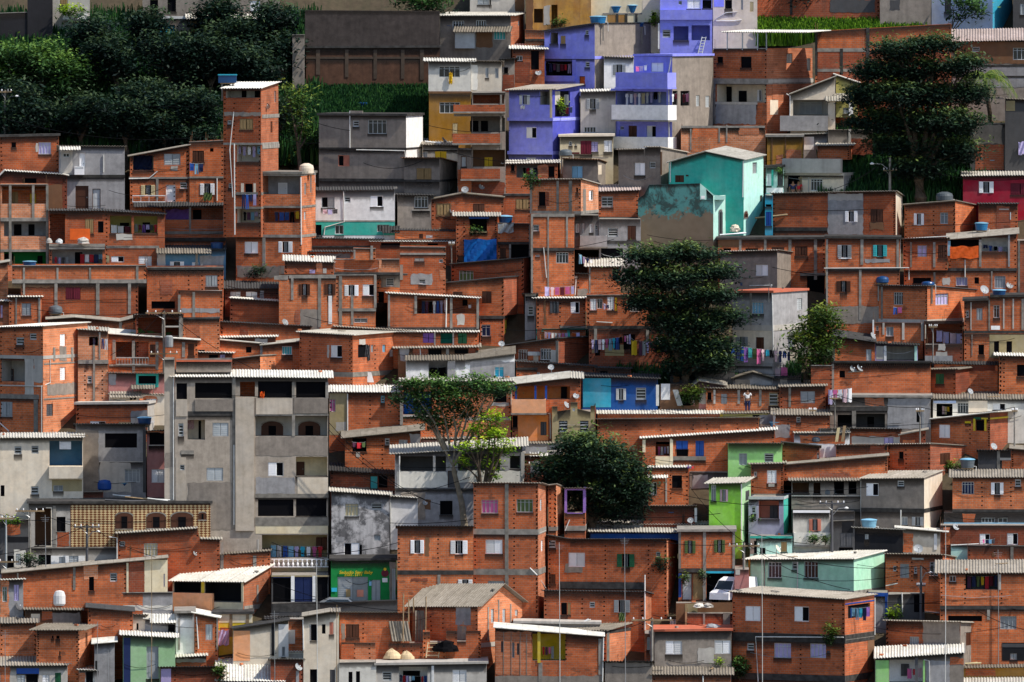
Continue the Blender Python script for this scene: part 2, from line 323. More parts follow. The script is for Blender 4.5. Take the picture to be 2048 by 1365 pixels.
# ---------------------------------------------------------------- windows, doors and other parts of a wall
class Plane:
    """a vertical plane of a house: u along, z up, d outwards (house-local)"""
    def __init__(s, O, eu, n): s.O = Vector(O); s.eu = Vector(eu); s.n = Vector(n)
    def __call__(s, u, z, d): return tuple(s.O + s.eu * u + Vector((0, 0, z)) + s.n * d)
    def box(s, mb, u0, u1, z0, z1, d0, d1, m): mb.box((u0, z0, d0), (u1, z1, d1), m, s)
def louvre(mb, P, u0, u1, z0, z1, d, m, vert=False):
    """one shutter leaf with raised slats"""
    P.box(mb, u0, u1, z0, z1, d - .02, d, m)
    if vert:
        n = max(2, int((u1 - u0) / .16))
        for i in range(n): P.box(mb, u0 + (i + .18) * (u1 - u0) / n, u0 + (i + .82) * (u1 - u0) / n, z0 + .05, z1 - .05, d, d + .022, m)
    else:
        n = max(3, int((z1 - z0) / .13))
        for i in range(n): P.box(mb, u0 + .03, u1 - .03, z0 + (i + .2) * (z1 - z0) / n, z0 + (i + .8) * (z1 - z0) / n, d, d + .02, m)
def frame(mb, P, u0, u1, z0, z1, d, m, w=.05):
    P.box(mb, u0, u1, z1 - w, z1, d - .03, d + .02, m); P.box(mb, u0, u1, z0, z0 + w, d - .03, d + .035, m)
    P.box(mb, u0, u0 + w, z0 + w, z1 - w, d - .03, d + .02, m); P.box(mb, u1 - w, u1, z0 + w, z1 - w, d - .03, d + .02, m)
DEFC = {'c': 'white', 'o': 'white', 'O': 'white', 's': 'white', 'k': 'tan', 'a': 'brown', 'D': 'brown', 'g': 'glass', 'b': 'glass', 'd': 'black'}
def window(kind, P, u0, u1, z0, z1, root, col=None, dep=.12):
    """dep: how far behind the plane the pane sits"""
    c = col or DEFC[kind]; d = -dep; W = u1 - u0; H = z1 - z0
    if kind == 'D':
        mb = MB(); P.box(mb, u0 + .05, u1 - .05, z0, z1 - .05, d - .02, d + .01, c)
        P.box(mb, u0 + .14, u1 - .14, z0 + .12, z0 + H * .45, d + .01, d + .022, c); P.box(mb, u0 + .14, u1 - .14, z0 + H * .55, z1 - .16, d + .01, d + .022, c)
        o = mb.build('door', root)
        f = MB(); frame(f, P, u0, u1, z0 - .03, z1, d + .01, 'brown' if c not in ('white', 'grey') else c, .05); f.build('door_frame', o)
        h = MB(); P.box(h, u1 - .13, u1 - .09, z0 + H * .47, z0 + H * .53, d + .01, d + .05, 'metal'); h.build('handle', o)
        return o
    if kind == 'a':
        mb = MB(); n = 8; cu = (u0 + u1) / 2; zs = z1 - W * .22
        arc = [(cu - W / 2 * math.cos(math.pi * i / n), zs + W * .22 * math.sin(math.pi * i / n)) for i in range(n + 1)]
        mb.face([P(u, z, .025) for u, z in [(u0, z0), (u1, z0)] + arc[::-1]], c)
        o = mb.build('arched_window', root)
        pm = MB(); P.box(pm, cu - W * .2, cu + W * .2, z0 + .04, zs, .026, .034, 'black'); pm.build('pane', o)
        fr = MB()
        for (a, b), (e, f) in zip(arc, arc[1:]):
            fr.face([P(a, b, .036), P(e, f, .036), P(e + (e - cu) * .12, f + .06, .036), P(a + (a - cu) * .12, b + .06, .036)], 'conc')
        P.box(fr, u0 - .05, u0 + .03, z0, zs, .022, .045, c); P.box(fr, u1 - .03, u1 + .05, z0, zs, .022, .045, c); P.box(fr, u0 - .08, u1 + .08, z0 - .06, z0, .005, .06, 'conc')
        for t in (.3, .7): P.box(fr, u0 + W * t - .02, u0 + W * t + .02, z0, zs, .027, .05, c)
        fr.build('frame', o); return o
    root_o = None
    pane_c = 'black'
    if kind == 'g': pane_c = c; fc = 'lgrey'
    elif kind == 'b': pane_c = 'glass'; fc = c if c != 'glass' else 'lgrey'
    else: fc = c
    fm = MB()
    if kind == 'd':
        P.box(fm, u0, u1, z0, z1, d - .02, d, 'black'); o = fm.build('window_opening', root); return o
    if kind == 'k': frame(fm, P, u0, u1, z0, z1, d + .05, c, .04)
    else: frame(fm, P, u0, u1, z0, z1, d + .03, fc, .045)
    if kind == 'g':
        n = 4 if W > .7 else 2
        for i in range(1, n): P.box(fm, u0 + W * i / n - .02, u0 + W * i / n + .02, z0, z1, d, d + .045, fc)
        if H > .7: P.box(fm, u0 + .03, u1 - .03, z1 - H * .25, z1 - H * .25 + .03, d, d + .04, fc)
    if kind == 'b':
        n = 4 if H > .6 else 3
        for i in range(n): P.box(fm, u0 + .03, u1 - .03, z0 + H * (i + .35) / n, z0 + H * (i + .6) / n, d + .01, d + .06, 'lgrey')
        if W > .75: P.box(fm, (u0 + u1) / 2 - .02, (u0 + u1) / 2 + .02, z0, z1, d, d + .065, fc)
    o = fm.build('window', root)
    pm = MB(); P.box(pm, u0 + .01, u1 - .01, z0 + .01, z1 - .01, d - .03, d - .005, pane_c); pm.build('pane', o)
    def leaf(a, b, dd, vert=False, cc=c):
        l = MB(); louvre(l, P, a, b, z0 + .03, z1 - .03, dd, cc, vert); l.build('shutter', o)
    if kind == 'c': leaf(u0 + .03, (u0 + u1) / 2 - .012, d + .06); leaf((u0 + u1) / 2 + .012, u1 - .03, d + .06)
    if kind == 'o': leaf(u0 + .02, u0 + W * .56, d + .07)
    if kind == 'O': leaf(u0 + W * .46, u1 - .02, d + .07)
    if kind == 'k':
        leaf(u0 + .03, u0 + W * .48, d + .09, True); leaf(u0 + W * .52, u1 - .03, d + .09, True)
    if kind == 's':
        l = MB(); louvre(l, P, u0 - W * .0, u0 + W * .29, z0 + .02, z1 - .02, dep * 0 + .035, c); l.build('shutter', o)
        l = MB(); louvre(l, P, u1 - W * .29, u1 + W * .0, z0 + .02, z1 - .02, dep * 0 + .035, c); l.build('shutter', o)
        bm = MB()
        for t in (.42, .5, .58): P.box(bm, u0 + W * t - .012, u0 + W * t + .012, z0, z1, d + .03, d + .05, 'lgrey')
        bm.build('window_bars', o)
    return o
HOUSES = []; CHECK = {}
KINDN = {'b': 'brick_house', 'bd': 'brick_house', 'bl': 'brick_house', 'bt': 'tiled_house', 'c': 'concrete_house', 'cg': 'concrete_house', 'cd': 'concrete_house', 'cl': 'concrete_house'}
def house(x0, x1, y0, y1, m, label, els, s=0, sm=None, yd=None, top=None, roof='t', rc=None, r=None, ov=.16, D=None, n=None, cat='house', group=None, base=None, ph=None, so=0):
    if yd is None: ydd = y1
    else: ydd = yd
    Y0 = Yof(ydd); dist = Y0 - cam_loc.y; k = PXM * DIST / dist
    a = abs(s) / k
    if D is None: D = 5.0 if a < 2.0 else a / math.sin(rad(24 if a < 3 else 32))
    th = math.asin(min(.9, a / D)) * (1 if s >= 0 else -1)
    cxp = (x0 + x1) / 2; phi = math.atan((cxp - CX) / (PXM * DIST)); T = th + phi
    ex = Vector((math.cos(T), -math.sin(T), 0)); ey = Vector((math.sin(T), math.cos(T), 0))
    anchor = x1 if s > 0 else x0 if s < 0 else cxp
    A = atY(anchor, y1, Y0)
    def unproj(px, py, P0, nrm):
        d = ray(px, py); t = (P0 - cam_loc).dot(nrm) / d.dot(nrm); return cam_loc + d * t
    FL = unproj(x0, y1, A, ey); FR = unproj(x1, y1, A, ey)
    W = (FR - FL).dot(ex) - R.uniform(.01, .03)
    zg = ground(A.x, Y0) - .8
    if yd is not None and yd > y1 + 15: zg = A.z
    if base == 'cut': zg = A.z
    zg = min(zg, A.z - .02) if base != 'cut' and not (yd is not None and yd > y1 + 15) else zg
    O = Vector((FL.x, FL.y, zg))
    def L(px, py, d=0.0):                     # pixel -> (u,z) on the front plane moved d outwards
        p = unproj(px, py, O - ey * d, ey); q = p - O; return q.dot(ex), q.z
    def Ls(px, py):                           # pixel -> (v,z) on the visible side plane
        Q = O + ex * (W if s > 0 else 0); p = unproj(px, py, Q, ex); q = p - Q; return q.dot(ey), q.z
    name = n or KINDN.get(m, 'plastered_house')
    root = empty(name, O, -T, label=label, cat=cat, group=group)
    F = Plane((0, 0, 0), (1, 0, 0), (0, -1, 0)); S = Plane((W if s >= 0 else 0, 0, 0), (0, 1, 0), (1 if s >= 0 else -1, 0, 0))
    top = top or [(x0, y0), (x1, y0)]
    tp = [L(*p) for p in top]; jt = .07 if len(tp) == 2 and roof[0] != 'R' else 0; tp[0] = (0, tp[0][1] + R.uniform(-jt, jt)); tp[-1] = (W, tp[-1][1] + R.uniform(-jt, jt))
    typ = roof[0]; num = float(roof[1:]) if len(roof) > 1 else 0
    if r is not None: rise = r
    elif typ == 'w': rise = num / k - D * .035
    elif typ == 't': rise = -.45
    elif typ == 'R': rise = 2 * (num / k) * .9
    else: rise = 0
    ridge = typ == 'R'
    # ---- wall
    sm = sm or m; hs = []; ssh = []; later = []
    for e in els:
        kd = e[0]
        if kd in 'codOgbskaDL' and kd != '':
            xa, ya, xb, yb = e[1:5]; col = e[5] if len(e) > 5 else None
            inlog = None
            if kd != 'L':
                for l in els:
                    if l[0] == 'L' and xa >= l[1] - 1 and xb <= l[3] + 1 and ya >= l[2] - 2 and yb <= l[4] + 2: inlog = l
            if inlog: later.append(('in', e, inlog)); continue
            cxm = (xa + xb) / 2
            if (s > 0 and cxm > x1 + 1) or (s < 0 and cxm < x0 - 1):
                v0, z0 = Ls(xa, yb); v1, z1 = Ls(xb, ya)
                if v0 > v1: v0, v1 = v1, v0
                v0 = max(.06, v0); v1 = min(D - .06, v1)
                if kd == 'L':
                    window('d', S, v0, v1, z0, z1, root); ssh.append((v0, z0, v1, z1)); continue
                if kd != 'a': ssh.append((v0, z0, v1, z1))
                later.append(('w', kd, S, v0, v1, z0, z1, col)); continue
            u0, z0 = L(xa, yb); u1, z1 = L(xb, ya); u0 = max(.05, u0); u1 = min(W - .05, u1)
            zt = min(z for _, z in tp) - .05
            z1 = min(z1, max(zt, z0 + .1)) if len(tp) == 2 and abs(tp[0][1] - tp[1][1]) < .2 else z1
            if u1 - u0 < .08 or z1 - z0 < .08: continue
            if kd == 'L': hs.append((u0, z0, u1, z1)); later.append(('L', e, u0, u1, z0, z1, col))
            else:
                if kd == 's':
                    w = u1 - u0; hs.append((u0 + w * .29, z0, u1 - w * .29, z1))
                elif kd != 'a': hs.append((u0, z0, u1, z1))
                later.append(('w', kd, F, u0, u1, z0, z1, col))
    wm = MB(); uo = R.random() * 40
    outer = [(0, 0), (W, 0)] + tp[::-1]
    for t in poly_holes(outer, hs): wm.face([F(u, z, 0) for u, z in t], m, [(u + uo, z) for u, z in t])
    zl, zr = tp[0][1], tp[-1][1]
    for side, zf in ((0, zl), (1, zr)):
        pl = Plane((W if side else 0, 0, 0), (0, 1, 0), (1 if side else -1, 0, 0))
        o2 = [(0, 0), (D, 0), (D, zf + (0 if ridge else rise))] + ([(D / 2, zf + rise)] if ridge else []) + [(0, zf)]
        vis = (side == 1 and s > 0) or (side == 0 and s < 0)
        for t in poly_holes(o2, ssh if vis else []):
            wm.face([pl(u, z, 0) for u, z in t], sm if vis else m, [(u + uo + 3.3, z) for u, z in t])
    bz = [(0, 0), (W, 0)] + [(u, z + (0 if ridge else rise)) for u, z in tp[::-1]]
    for t in poly_holes(bz, []): wm.face([(u, D, z) for u, z in t][::-1], m, [(u, z) for u, z in t][::-1])
    for hl, pl, dd in ((hs, F, .14), (ssh, S, .14)):
        for (u0, z0, u1, z1) in hl:
            for a, b in (((u0, z0), (u1, z0)), ((u1, z0), (u1, z1)), ((u1, z1), (u0, z1)), ((u0, z1), (u0, z0))):
                wm.face([pl(a[0], a[1], 0), pl(b[0], b[1], 0), pl(b[0], b[1], -dd), pl(a[0], a[1], -dd)], m if pl is F else sm)
    # block toothing: dark gaps where courses interlock at corners and joints
    def teeth(u, za, zb, pl):
        z = za + .08
        while z < zb - .1:
            du = R.uniform(-.02, .02)
            wm.face([pl(u + du - .055, z, .004), pl(u + du + .055, z, .004), pl(u + du + .055, z + .085, .004), pl(u + du - .055, z + .085, .004)], 'hole')
            z += .316
    if m in ('b', 'bd') and (y1 - y0) > 22:
        zvis = L(x1, y1)[1]
        if R.random() < .8: teeth(W - .11, max(0, zvis), zr, F)
        if R.random() < .7: teeth(.11, max(0, zvis), zl, F)
    for e in els:
        if e[0] == 't':
            u, za = L(e[1], e[3]); u, zb = L(e[1], e[2]); teeth(u, za, zb, F)
    def stain(u0, u1, zt0, zt1, hh):
        if u1 - u0 < .2: return
        pg = [(u0, zt0 - hh), (u1, zt1 - hh), (u1, zt1), (u0, zt0)]; zz = lambda u: zt0 + (zt1 - zt0) * (u - u0) / (u1 - u0)
        for t in poly_holes(pg, [h_ for h_ in hs if h_[0] < u1 and h_[2] > u0 and h_[1] < max(zt0, zt1) and h_[3] > min(zt0, zt1) - hh]):
            wm.face([F(u, z, .0075) for u, z in t], 'stain', [(u + uo * 3, min(1, max(0, (zz(u) - z) / hh))) for u, z in t])
    zbot = L((x0 + x1) / 2, y1)[1]
    for (ua, za), (ub, zb) in zip(tp, tp[1:]):
        hh = R.uniform(.35, .95)
        if ub - ua > .3 and min(za, zb) - hh > zbot: stain(max(ua, .02), min(ub, W - .02), za - .01, zb - .01, hh)
    for e in els:
        if e[0] == 'h' and (e[1] + e[3]) / 2 < x1 and R.random() < .85:
            u0_, z0_ = L(e[1], e[4]); u1_, _ = L(e[3], e[4]); hh = R.uniform(.3, .75)
            stain(max(u0_, .02), min(u1_, W - .02), z0_, z0_, hh)
    for h_ in list(hs):
        if h_[2] - h_[0] < 2.2 and R.random() < .65: stain(h_[0] - .05, h_[2] + .05, h_[1] - .001, h_[1] - .001, R.uniform(.3, .8))
    wm.build('wall', root)
    # ---- fittings
    for it in later:
        if it[0] == 'w': window(it[1], it[2], it[3], it[4], it[5], it[6], root, it[7])
        elif it[0] == 'L':
            _, e, u0, u1, z0, z1, col = it; dp = min(1.5, D * .45); col = col or 'c'  # some dark backs put the recess shade into the colour
            lm = MB(); q = lambda u, z, d: (u, d, z)
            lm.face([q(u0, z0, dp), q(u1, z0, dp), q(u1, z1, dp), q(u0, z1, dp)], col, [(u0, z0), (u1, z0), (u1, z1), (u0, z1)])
            lm.face([q(u0, z0, .14), q(u0, z0, dp), q(u0, z1, dp), q(u0, z1, .14)], col); lm.face([q(u1, z0, dp), q(u1, z0, .14), q(u1, z1, .14), q(u1, z1, dp)], col)
            lm.face([q(u0, z1, .14), q(u0, z1, dp), q(u1, z1, dp), q(u1, z1, .14)], 'conc'); lm.face([q(u0, z0, dp), q(u0, z0, .14), q(u1, z0, .14), q(u1, z0, dp)], 'conc')
            lm.build('loggia', root)
        elif it[0] == 'in':
            e, l = it[1], it[2]; dp = min(1.5, D * .45)
            u0, z0 = L(e[1], e[4], -dp); u1, z1 = L(e[3], e[2], -dp)
            P = Plane((0, dp, 0), (1, 0, 0), (0, -1, 0))
            window(e[0], P, u0, u1, z0, z1, root, e[5] if len(e) > 5 else None, dep=-.05)
    for e in els:
        kd = e[0]
        if kd in ('h', 'v', 'q', 'X'):
            xa, ya, xb, yb = e[1:5]; col = e[5] if len(e) > 5 else 'conc'
            onside = s > 0 and (xa + xb) / 2 > x1 + 1
            fn = Ls if onside else L; pl = S if onside else F
            u0, z0 = fn(xa, yb); u1, z1 = fn(xb, ya)
            if u0 > u1: u0, u1 = u1, u0
            pr = {'h': .03, 'v': .038, 'q': .012, 'X': .35}[kd]
            if kd == 'X' and len(e) > 6: pr = e[6]
            mb = MB(); 
            if kd == 'q': u0 = max(u0, .003); u1 = min(u1, (D if onside else W) - .003); pr += R.uniform(0, .006)
            if kd in 'hv': pr += R.uniform(0, .006)
            if kd == 'q':
                jag = .05 if col in ('c', 'cl', 'cg', 'bw', 'cd', 'bd', 'bl', 'b', 'w2') else .004; out = []
                cs_ = [(u0, z0), (u1, z0), (u1, z1), (u0, z1)]
                for i_ in range(4):
                    (a0, b0), (a1, b1) = cs_[i_], cs_[(i_ + 1) % 4]; n_ = max(1, int(math.hypot(a1 - a0, b1 - b0) / .22)) if jag > .01 else 1
                    for j_ in range(n_): t_ = j_ / n_; out.append((min(max(a0 + (a1 - a0) * t_ + (R.uniform(-jag, jag) if n_ > 1 else 0), .003), (D if onside else W) - .003), b0 + (b1 - b0) * t_ + (R.uniform(-jag, jag) if n_ > 1 else 0)))
                for t_ in poly_holes(out, [h_ for h_ in (ssh if onside else hs) if h_[0] < u1 and h_[2] > u0 and h_[1] < z1 and h_[3] > z0]): mb.face([pl(a_, b_, pr) for a_, b_ in t_], col, [(a_ + uo, b_) for a_, b_ in t_])
            else: pl.box(mb, u0, u1, z0, z1, .0005, pr, col)
            if kd == 'h' and s and not onside and s > 0 and xb > x1 - 8:
                S.box(mb, -.03, D, z0, z1, .0005, pr, col)
            mb.build({'h': 'beam', 'v': 'column', 'q': 'plaster_patch', 'X': 'bay'}[kd], root)  # a few pale brick patches paint sunlit strips of wall
        elif kd == 'B':
            xa, ya, xb, yb = e[1:5]; col = e[5] if len(e) > 5 else m; dd = e[6] if len(e) > 6 else .9
            u0, z0 = L(xa, yb, dd); u1, z1 = L(xb, ya, dd); mb = MB(); z0s = z0 + .12
            F.box(mb, u0, u1, z0s, z1, dd - .1, dd, col); F.box(mb, u0, u0 + .1, z0s, z1, .002, dd - .1, col); F.box(mb, u1 - .1, u1, z0s, z1, .002, dd - .1, col)
            o = mb.build('balcony', root)
            sl = MB(); F.box(sl, u0 - .04, u1 + .04, z0, z0s - .002, .002, dd + .04, 'conc' if col not in ('la', 'lb', 'or', 'be') else col); sl.build('slab', o)
        elif kd == 'A':
            xa, ya, xb, yb = e[1:5]; col = e[5] if len(e) > 5 else 'rw'; dd = e[6] if len(e) > 6 else .8
            u0, z0 = L(xa, yb, dd); u1, _ = L(xb, yb, dd); _, z1 = L(xa, ya)
            mb = MB(); sheet(mb, F(u0, z0, dd), F(u1, z0, dd), Vector((0, dd - .02, z1 - z0)), col); o = mb.build('awning', root)
            br = MB()
            for u in (u0 + .1, u1 - .1): br.tube([F(u, z0 - .03, dd - .08), F(u, z0 - .35, .01)], .02, 'metal', 4)
            br.build('bracket', o)
        elif kd in ('r', 'u'):
            xa, ya, xb, yb = e[1:5]; col = e[5] if len(e) > 5 else 'white'
            u0, z0 = L(xa, yb, .1); u1, z1 = L(xb, ya, .1); mb = MB()
            F.box(mb, u0, u1, z1 - .06, z1, .06, .14, col); F.box(mb, u0, u1, z0, z0 + .06, .06, .14, col)
            if kd == 'r':
                n_ = max(3, int((u1 - u0) / .2)) if len(e) < 7 else int(e[6])
                for i in range(n_ + 1): u = u0 + .02 + (u1 - u0 - .04) * i / n_; F.box(mb, u - .014, u + .014, z0 + .06, z1 - .06, .085, .115, col)
                mb.build('railing', root)
            else:
                n_ = max(3, int((u1 - u0) / .32)); h = z1 - z0 - .12
                for i in range(n_):
                    u = u0 + (u1 - u0) * (i + .5) / n_; p = F(u, z0 + .06, .1)
                    mb.lathe([(.05, 0), (.05, .06 * h), (.09, .3 * h), (.04, .6 * h), (.035, .7 * h), (.07, .9 * h), (.06, h)], p, col, 8)
                mb.build('balustrade', root, True)
        elif kd == 'C':
            xa, ya, xb, yb, yc = e[1:6]; col = e[6] if len(e) > 6 else 'rw'
            u0, z0 = L(xa, yb, .2); u1, z1 = L(xb, ya, .2); _, zc = L(xa, yc)
            mb = MB(); dz = .12
            sheet(mb, F(u0, z0, .2), F(u1, z1 if len(e) > 7 else z0, .2), Vector((0, 3.4, dz)), col); o = mb.build('canopy', root)
            np = 6
            for i in range(np):
                ps = MB()
                t = .06 + .88 * i / (np - 1); u = u0 + (u1 - u0) * t; zz = z0 + ((z1 - z0) * t if len(e) > 7 else 0)
                if -.1 < u < W + .6: ps.tube([(min(u, W - .05), .02, zc - .05), (min(u, W - .05), .02, zz - .02)], .05, 'lgrey', 5)
                if ps.v: ps.build('post', o)
        elif kd == 'Y':
            xa, ya, xb, yb = e[1:5]; col = e[5]; u0, z0 = L(xa, yb); u1, z1 = L(xb, ya); w_ = .17; o = None
            for a, b, c_, d_ in ((u0, u0 + w_, z0, z1), (u1 - w_, u1, z0, z1), (u0 + w_, u1 - w_, z1 - .1, z1), (u0 + w_, u1 - w_, z0 - .06, z0)):
                mb = MB(); F.box(mb, a, b, c_, d_, -.2, .02, col); mb.build('terrace_frame', root)
            mb = MB(); F.box(mb, u1 - w_, u1, z0, z1, -2.6, -2.35, col); mb.build('terrace_frame', root)
            mb = MB(); sheet(mb, F(u0 - .1, z1 + .09, .25), F(u1 + .45, z1 + .09, .25), Vector((0, 3.2, -.25)), 'rm'); mb.build('terrace_roof', root)
        elif kd == 'P':
            pts = list(zip(e[1::2], e[2::2])); mb = MB(); pp = []
            for (a, b) in pts:
                if s > 0 and a > x1 + 1: v, z = Ls(a, b); pp.append(S(v, z, .06))
                else: u, z = L(a, b); pp.append(F(u, z, .06))
            mb.tube(pp, .042, 'pwhite', 6); mb.build('drainpipe', root)
    # ---- cables stapled along the front, bare rebar on unfinished tops
    if W > 3 and R.random() < .55 and 'wall' not in name:
        zv = L(x0, y1)[1]; za = R.uniform(zv + .3, min(zl, zr) - .2) if min(zl, zr) - .2 > zv + .3 else min(zl, zr) - .3; ua = R.uniform(0, W * .3); ub = R.uniform(W * .6, W); cb = MB(); sg = R.uniform(.05, .35)
        cb.tube([(ua + (ub - ua) * t / 8, -.05 - .02 * math.sin(t), za + R.uniform(-.02, .02) - sg * 4 * (t / 8) * (1 - t / 8)) for t in range(9)], .014, 'black' if R.random() < .85 else 'grey', 4); cb.build('cable', root)
    if roof[0] in 'pn' and m in ('b', 'bl', 'bd') and W > 2:
        for ux in (.1, W / 2, W - .1):
            if R.random() < .6:
                hz = min(zl, zr); rb = MB()
                for ddx in (-.05, .05): rb.tube([(ux + ddx, .08, hz - .1), (ux + ddx + R.uniform(-.06, .06), .08, hz + R.uniform(.35, .8))], .012, 'bw', 4)
                rb.build('rebar', root)
    # ---- roof
    rc = rc or {'w': 'rw', 't': 'rm', 'R': 'rm', 'k': 'dconc', 'p': 'conc', 'n': 'conc'}[typ]
    rm_ = MB(); front = R.uniform(.12, .30); ov = ov * R.uniform(.5, 1.4)
    segs = [(a, b) for a, b in zip(tp, tp[1:]) if abs(b[0] - a[0]) > .25 and abs(b[1] - a[1]) < abs(b[0] - a[0]) * 2]
    if typ in 'wtR':
        DD = D / 2 if ridge else D
        slope = rise / DD
        for i, ((ua, za), (ub, zb)) in enumerate(segs):
            oa = ov if i == 0 else 0; ob = ov if i == len(segs) - 1 else 0
            sl = (zb - za) / (ub - ua)
            p0 = (ua - oa, -front, za - sl * oa - slope * front + .07); p1 = (ub + ob, -front, zb + sl * ob - slope * front + .07)
            w = Vector((0, DD + front + (0 if ridge else .15), slope * (DD + front + (0 if ridge else .15))))
            sheet(rm_, p0, p1, w, rc, 'across' if abs(sl) < .07 else 'along')
            if ridge: sheet(rm_, (p0[0], D + front, p0[2]), (p1[0], D + front, p1[2]), Vector((0, -(DD + front), slope * (DD + front))), rc)
    elif typ == 'k':
        for (ua, za), (ub, zb) in segs:
            P3 = [(-.12 if ua < .01 else 0) + ua, (.12 if ub > W - .01 else 0) + ub]
            pts = [(P3[0], -.15, za + .002), (P3[1], -.15, zb + .002), (P3[1], D + .05, zb + .002), (P3[0], D + .05, za + .002)]; up = [(x, y, z + .16) for x, y, z in pts]
            rm_.face(pts[::-1], rc); rm_.face(up, rc)
            for i in range(4): j = (i + 1) % 4; rm_.face([pts[i], pts[j], up[j], up[i]], rc)
    else:
        zt = min(z for _, z in tp) - (.02 if typ == 'n' else .35)
        rm_.face([(0.02, .02, zt), (W - .02, .02, zt), (W - .02, D - .02, zt), (.02, D - .02, zt)], 'conc')
        if typ == 'p':
            for (ua, za), (ub, zb) in segs:
                pts = [(ua - .02, -.025, za), (ub + .02, -.025, zb), (ub + .02, .14, zb), (ua - .02, .14, za)]; up = [(x, y, z + .05) for x, y, z in pts]
                for i in range(4): j = (i + 1) % 4; rm_.face([pts[i], pts[j], up[j], up[i]], 'conc')
                rm_.face(up, 'conc')
    rm_.build('roof', root)
    HOUSES.append((root, W, D, zg))
    return root
def parse(txt):
    cur = None; out = []
    for ln in txt.strip().splitlines():
        ln = ln.rstrip()
        if not ln or ln.lstrip().startswith('#'): continue
        if ln.startswith('H '):
            a, lab = ln.split('|'); t = a.split(); o = {}
            for kv in t[6:]:
                k_, v = kv.split('=')
                if k_ == 'top': v = [tuple(float(q) for q in p.split(',')) for p in v.split('/')]
                elif k_ in ('s', 'yd', 'r', 'ov', 'D'): v = float(v)
                else: v = v.replace('_', ' ') if k_ in ('cat', 'group') else v
                o[k_] = v
            cur = [tuple(float(q) for q in t[1:5]), t[5], lab.strip(), o, []]; out.append(cur)
        else:
            for e in ln.split(';'):
                w = e.split()
                if w: cur[4].append([w[0]] + [float(q) if q.lstrip('-').replace('.', '').isdigit() else q for q in w[1:]])
    return out
# ---------------------------------------------------------------- ground
def terrain():
    mb = MB(); xs = [-420, -250, -140, -90] + [-70 + i * 2.5 for i in range(57)] + [90, 140, 250, 420]; ys = [-300, -180, -100] + [-60 + i * 2.5 for i in range(80)] + [180, 260, 400]
    def z(x, y):
        if y < -75: return ground(x, -75) + (y + 75) * .05
        if y > 150: return ground(x, 150) + (y - 150) * .2
        return ground(x, y)
    for i in range(len(xs) - 1):
        for j in range(len(ys) - 1):
            p = [(xs[a], ys[b], z(xs[a], ys[b])) for a, b in ((i, j), (i + 1, j), (i + 1, j + 1), (i, j + 1))]
            mb.face(p, 'soil', [(q[0], q[1]) for q in p])
    o = mb.build('ground'); tag(o, kind='structure')
plaster_mat('soil', (.065, .048, .03), .6, (.03, .035, .015), var=.4)
terrain()
# ---------------------------------------------------------------- light
w = bpy.data.worlds.new('World'); sc.world = w; w.use_nodes = True
nt = w.node_tree; nt.nodes.clear()
SUN_EL, SUN_AZ = rad(52), rad(90 + 20)        # azimuth clockwise from +y (away from the camera)
sk = nt.nodes.new('ShaderNodeTexSky'); sk.sky_type = 'NISHITA'; sk.sun_disc = False
sk.sun_elevation = SUN_EL; sk.sun_rotation = SUN_AZ; sk.air_density = 1.0; sk.dust_density = 1.0
bg = nt.nodes.new('ShaderNodeBackground'); bg.inputs[1].default_value = .15
wo = nt.nodes.new('ShaderNodeOutputWorld'); nt.links.new(sk.outputs[0], bg.inputs[0]); nt.links.new(bg.outputs[0], wo.inputs[0])
sd = bpy.data.lights.new('sun', 'SUN'); sd.energy = 5.0; sd.angle = rad(.6); sd.color = (1, .93, .82)
so = bpy.data.objects.new('sun', sd); C.objects.link(so)
dirv = Vector((math.sin(SUN_AZ) * math.cos(SUN_EL), math.cos(SUN_AZ) * math.cos(SUN_EL), math.sin(SUN_EL)))
so.rotation_euler = dirv.to_track_quat('Z', 'Y').to_euler(); so.location = (60, 0, 120)
sc.view_settings.view_transform = 'Standard'; sc.view_settings.look = 'None'; sc.view_settings.exposure = 0
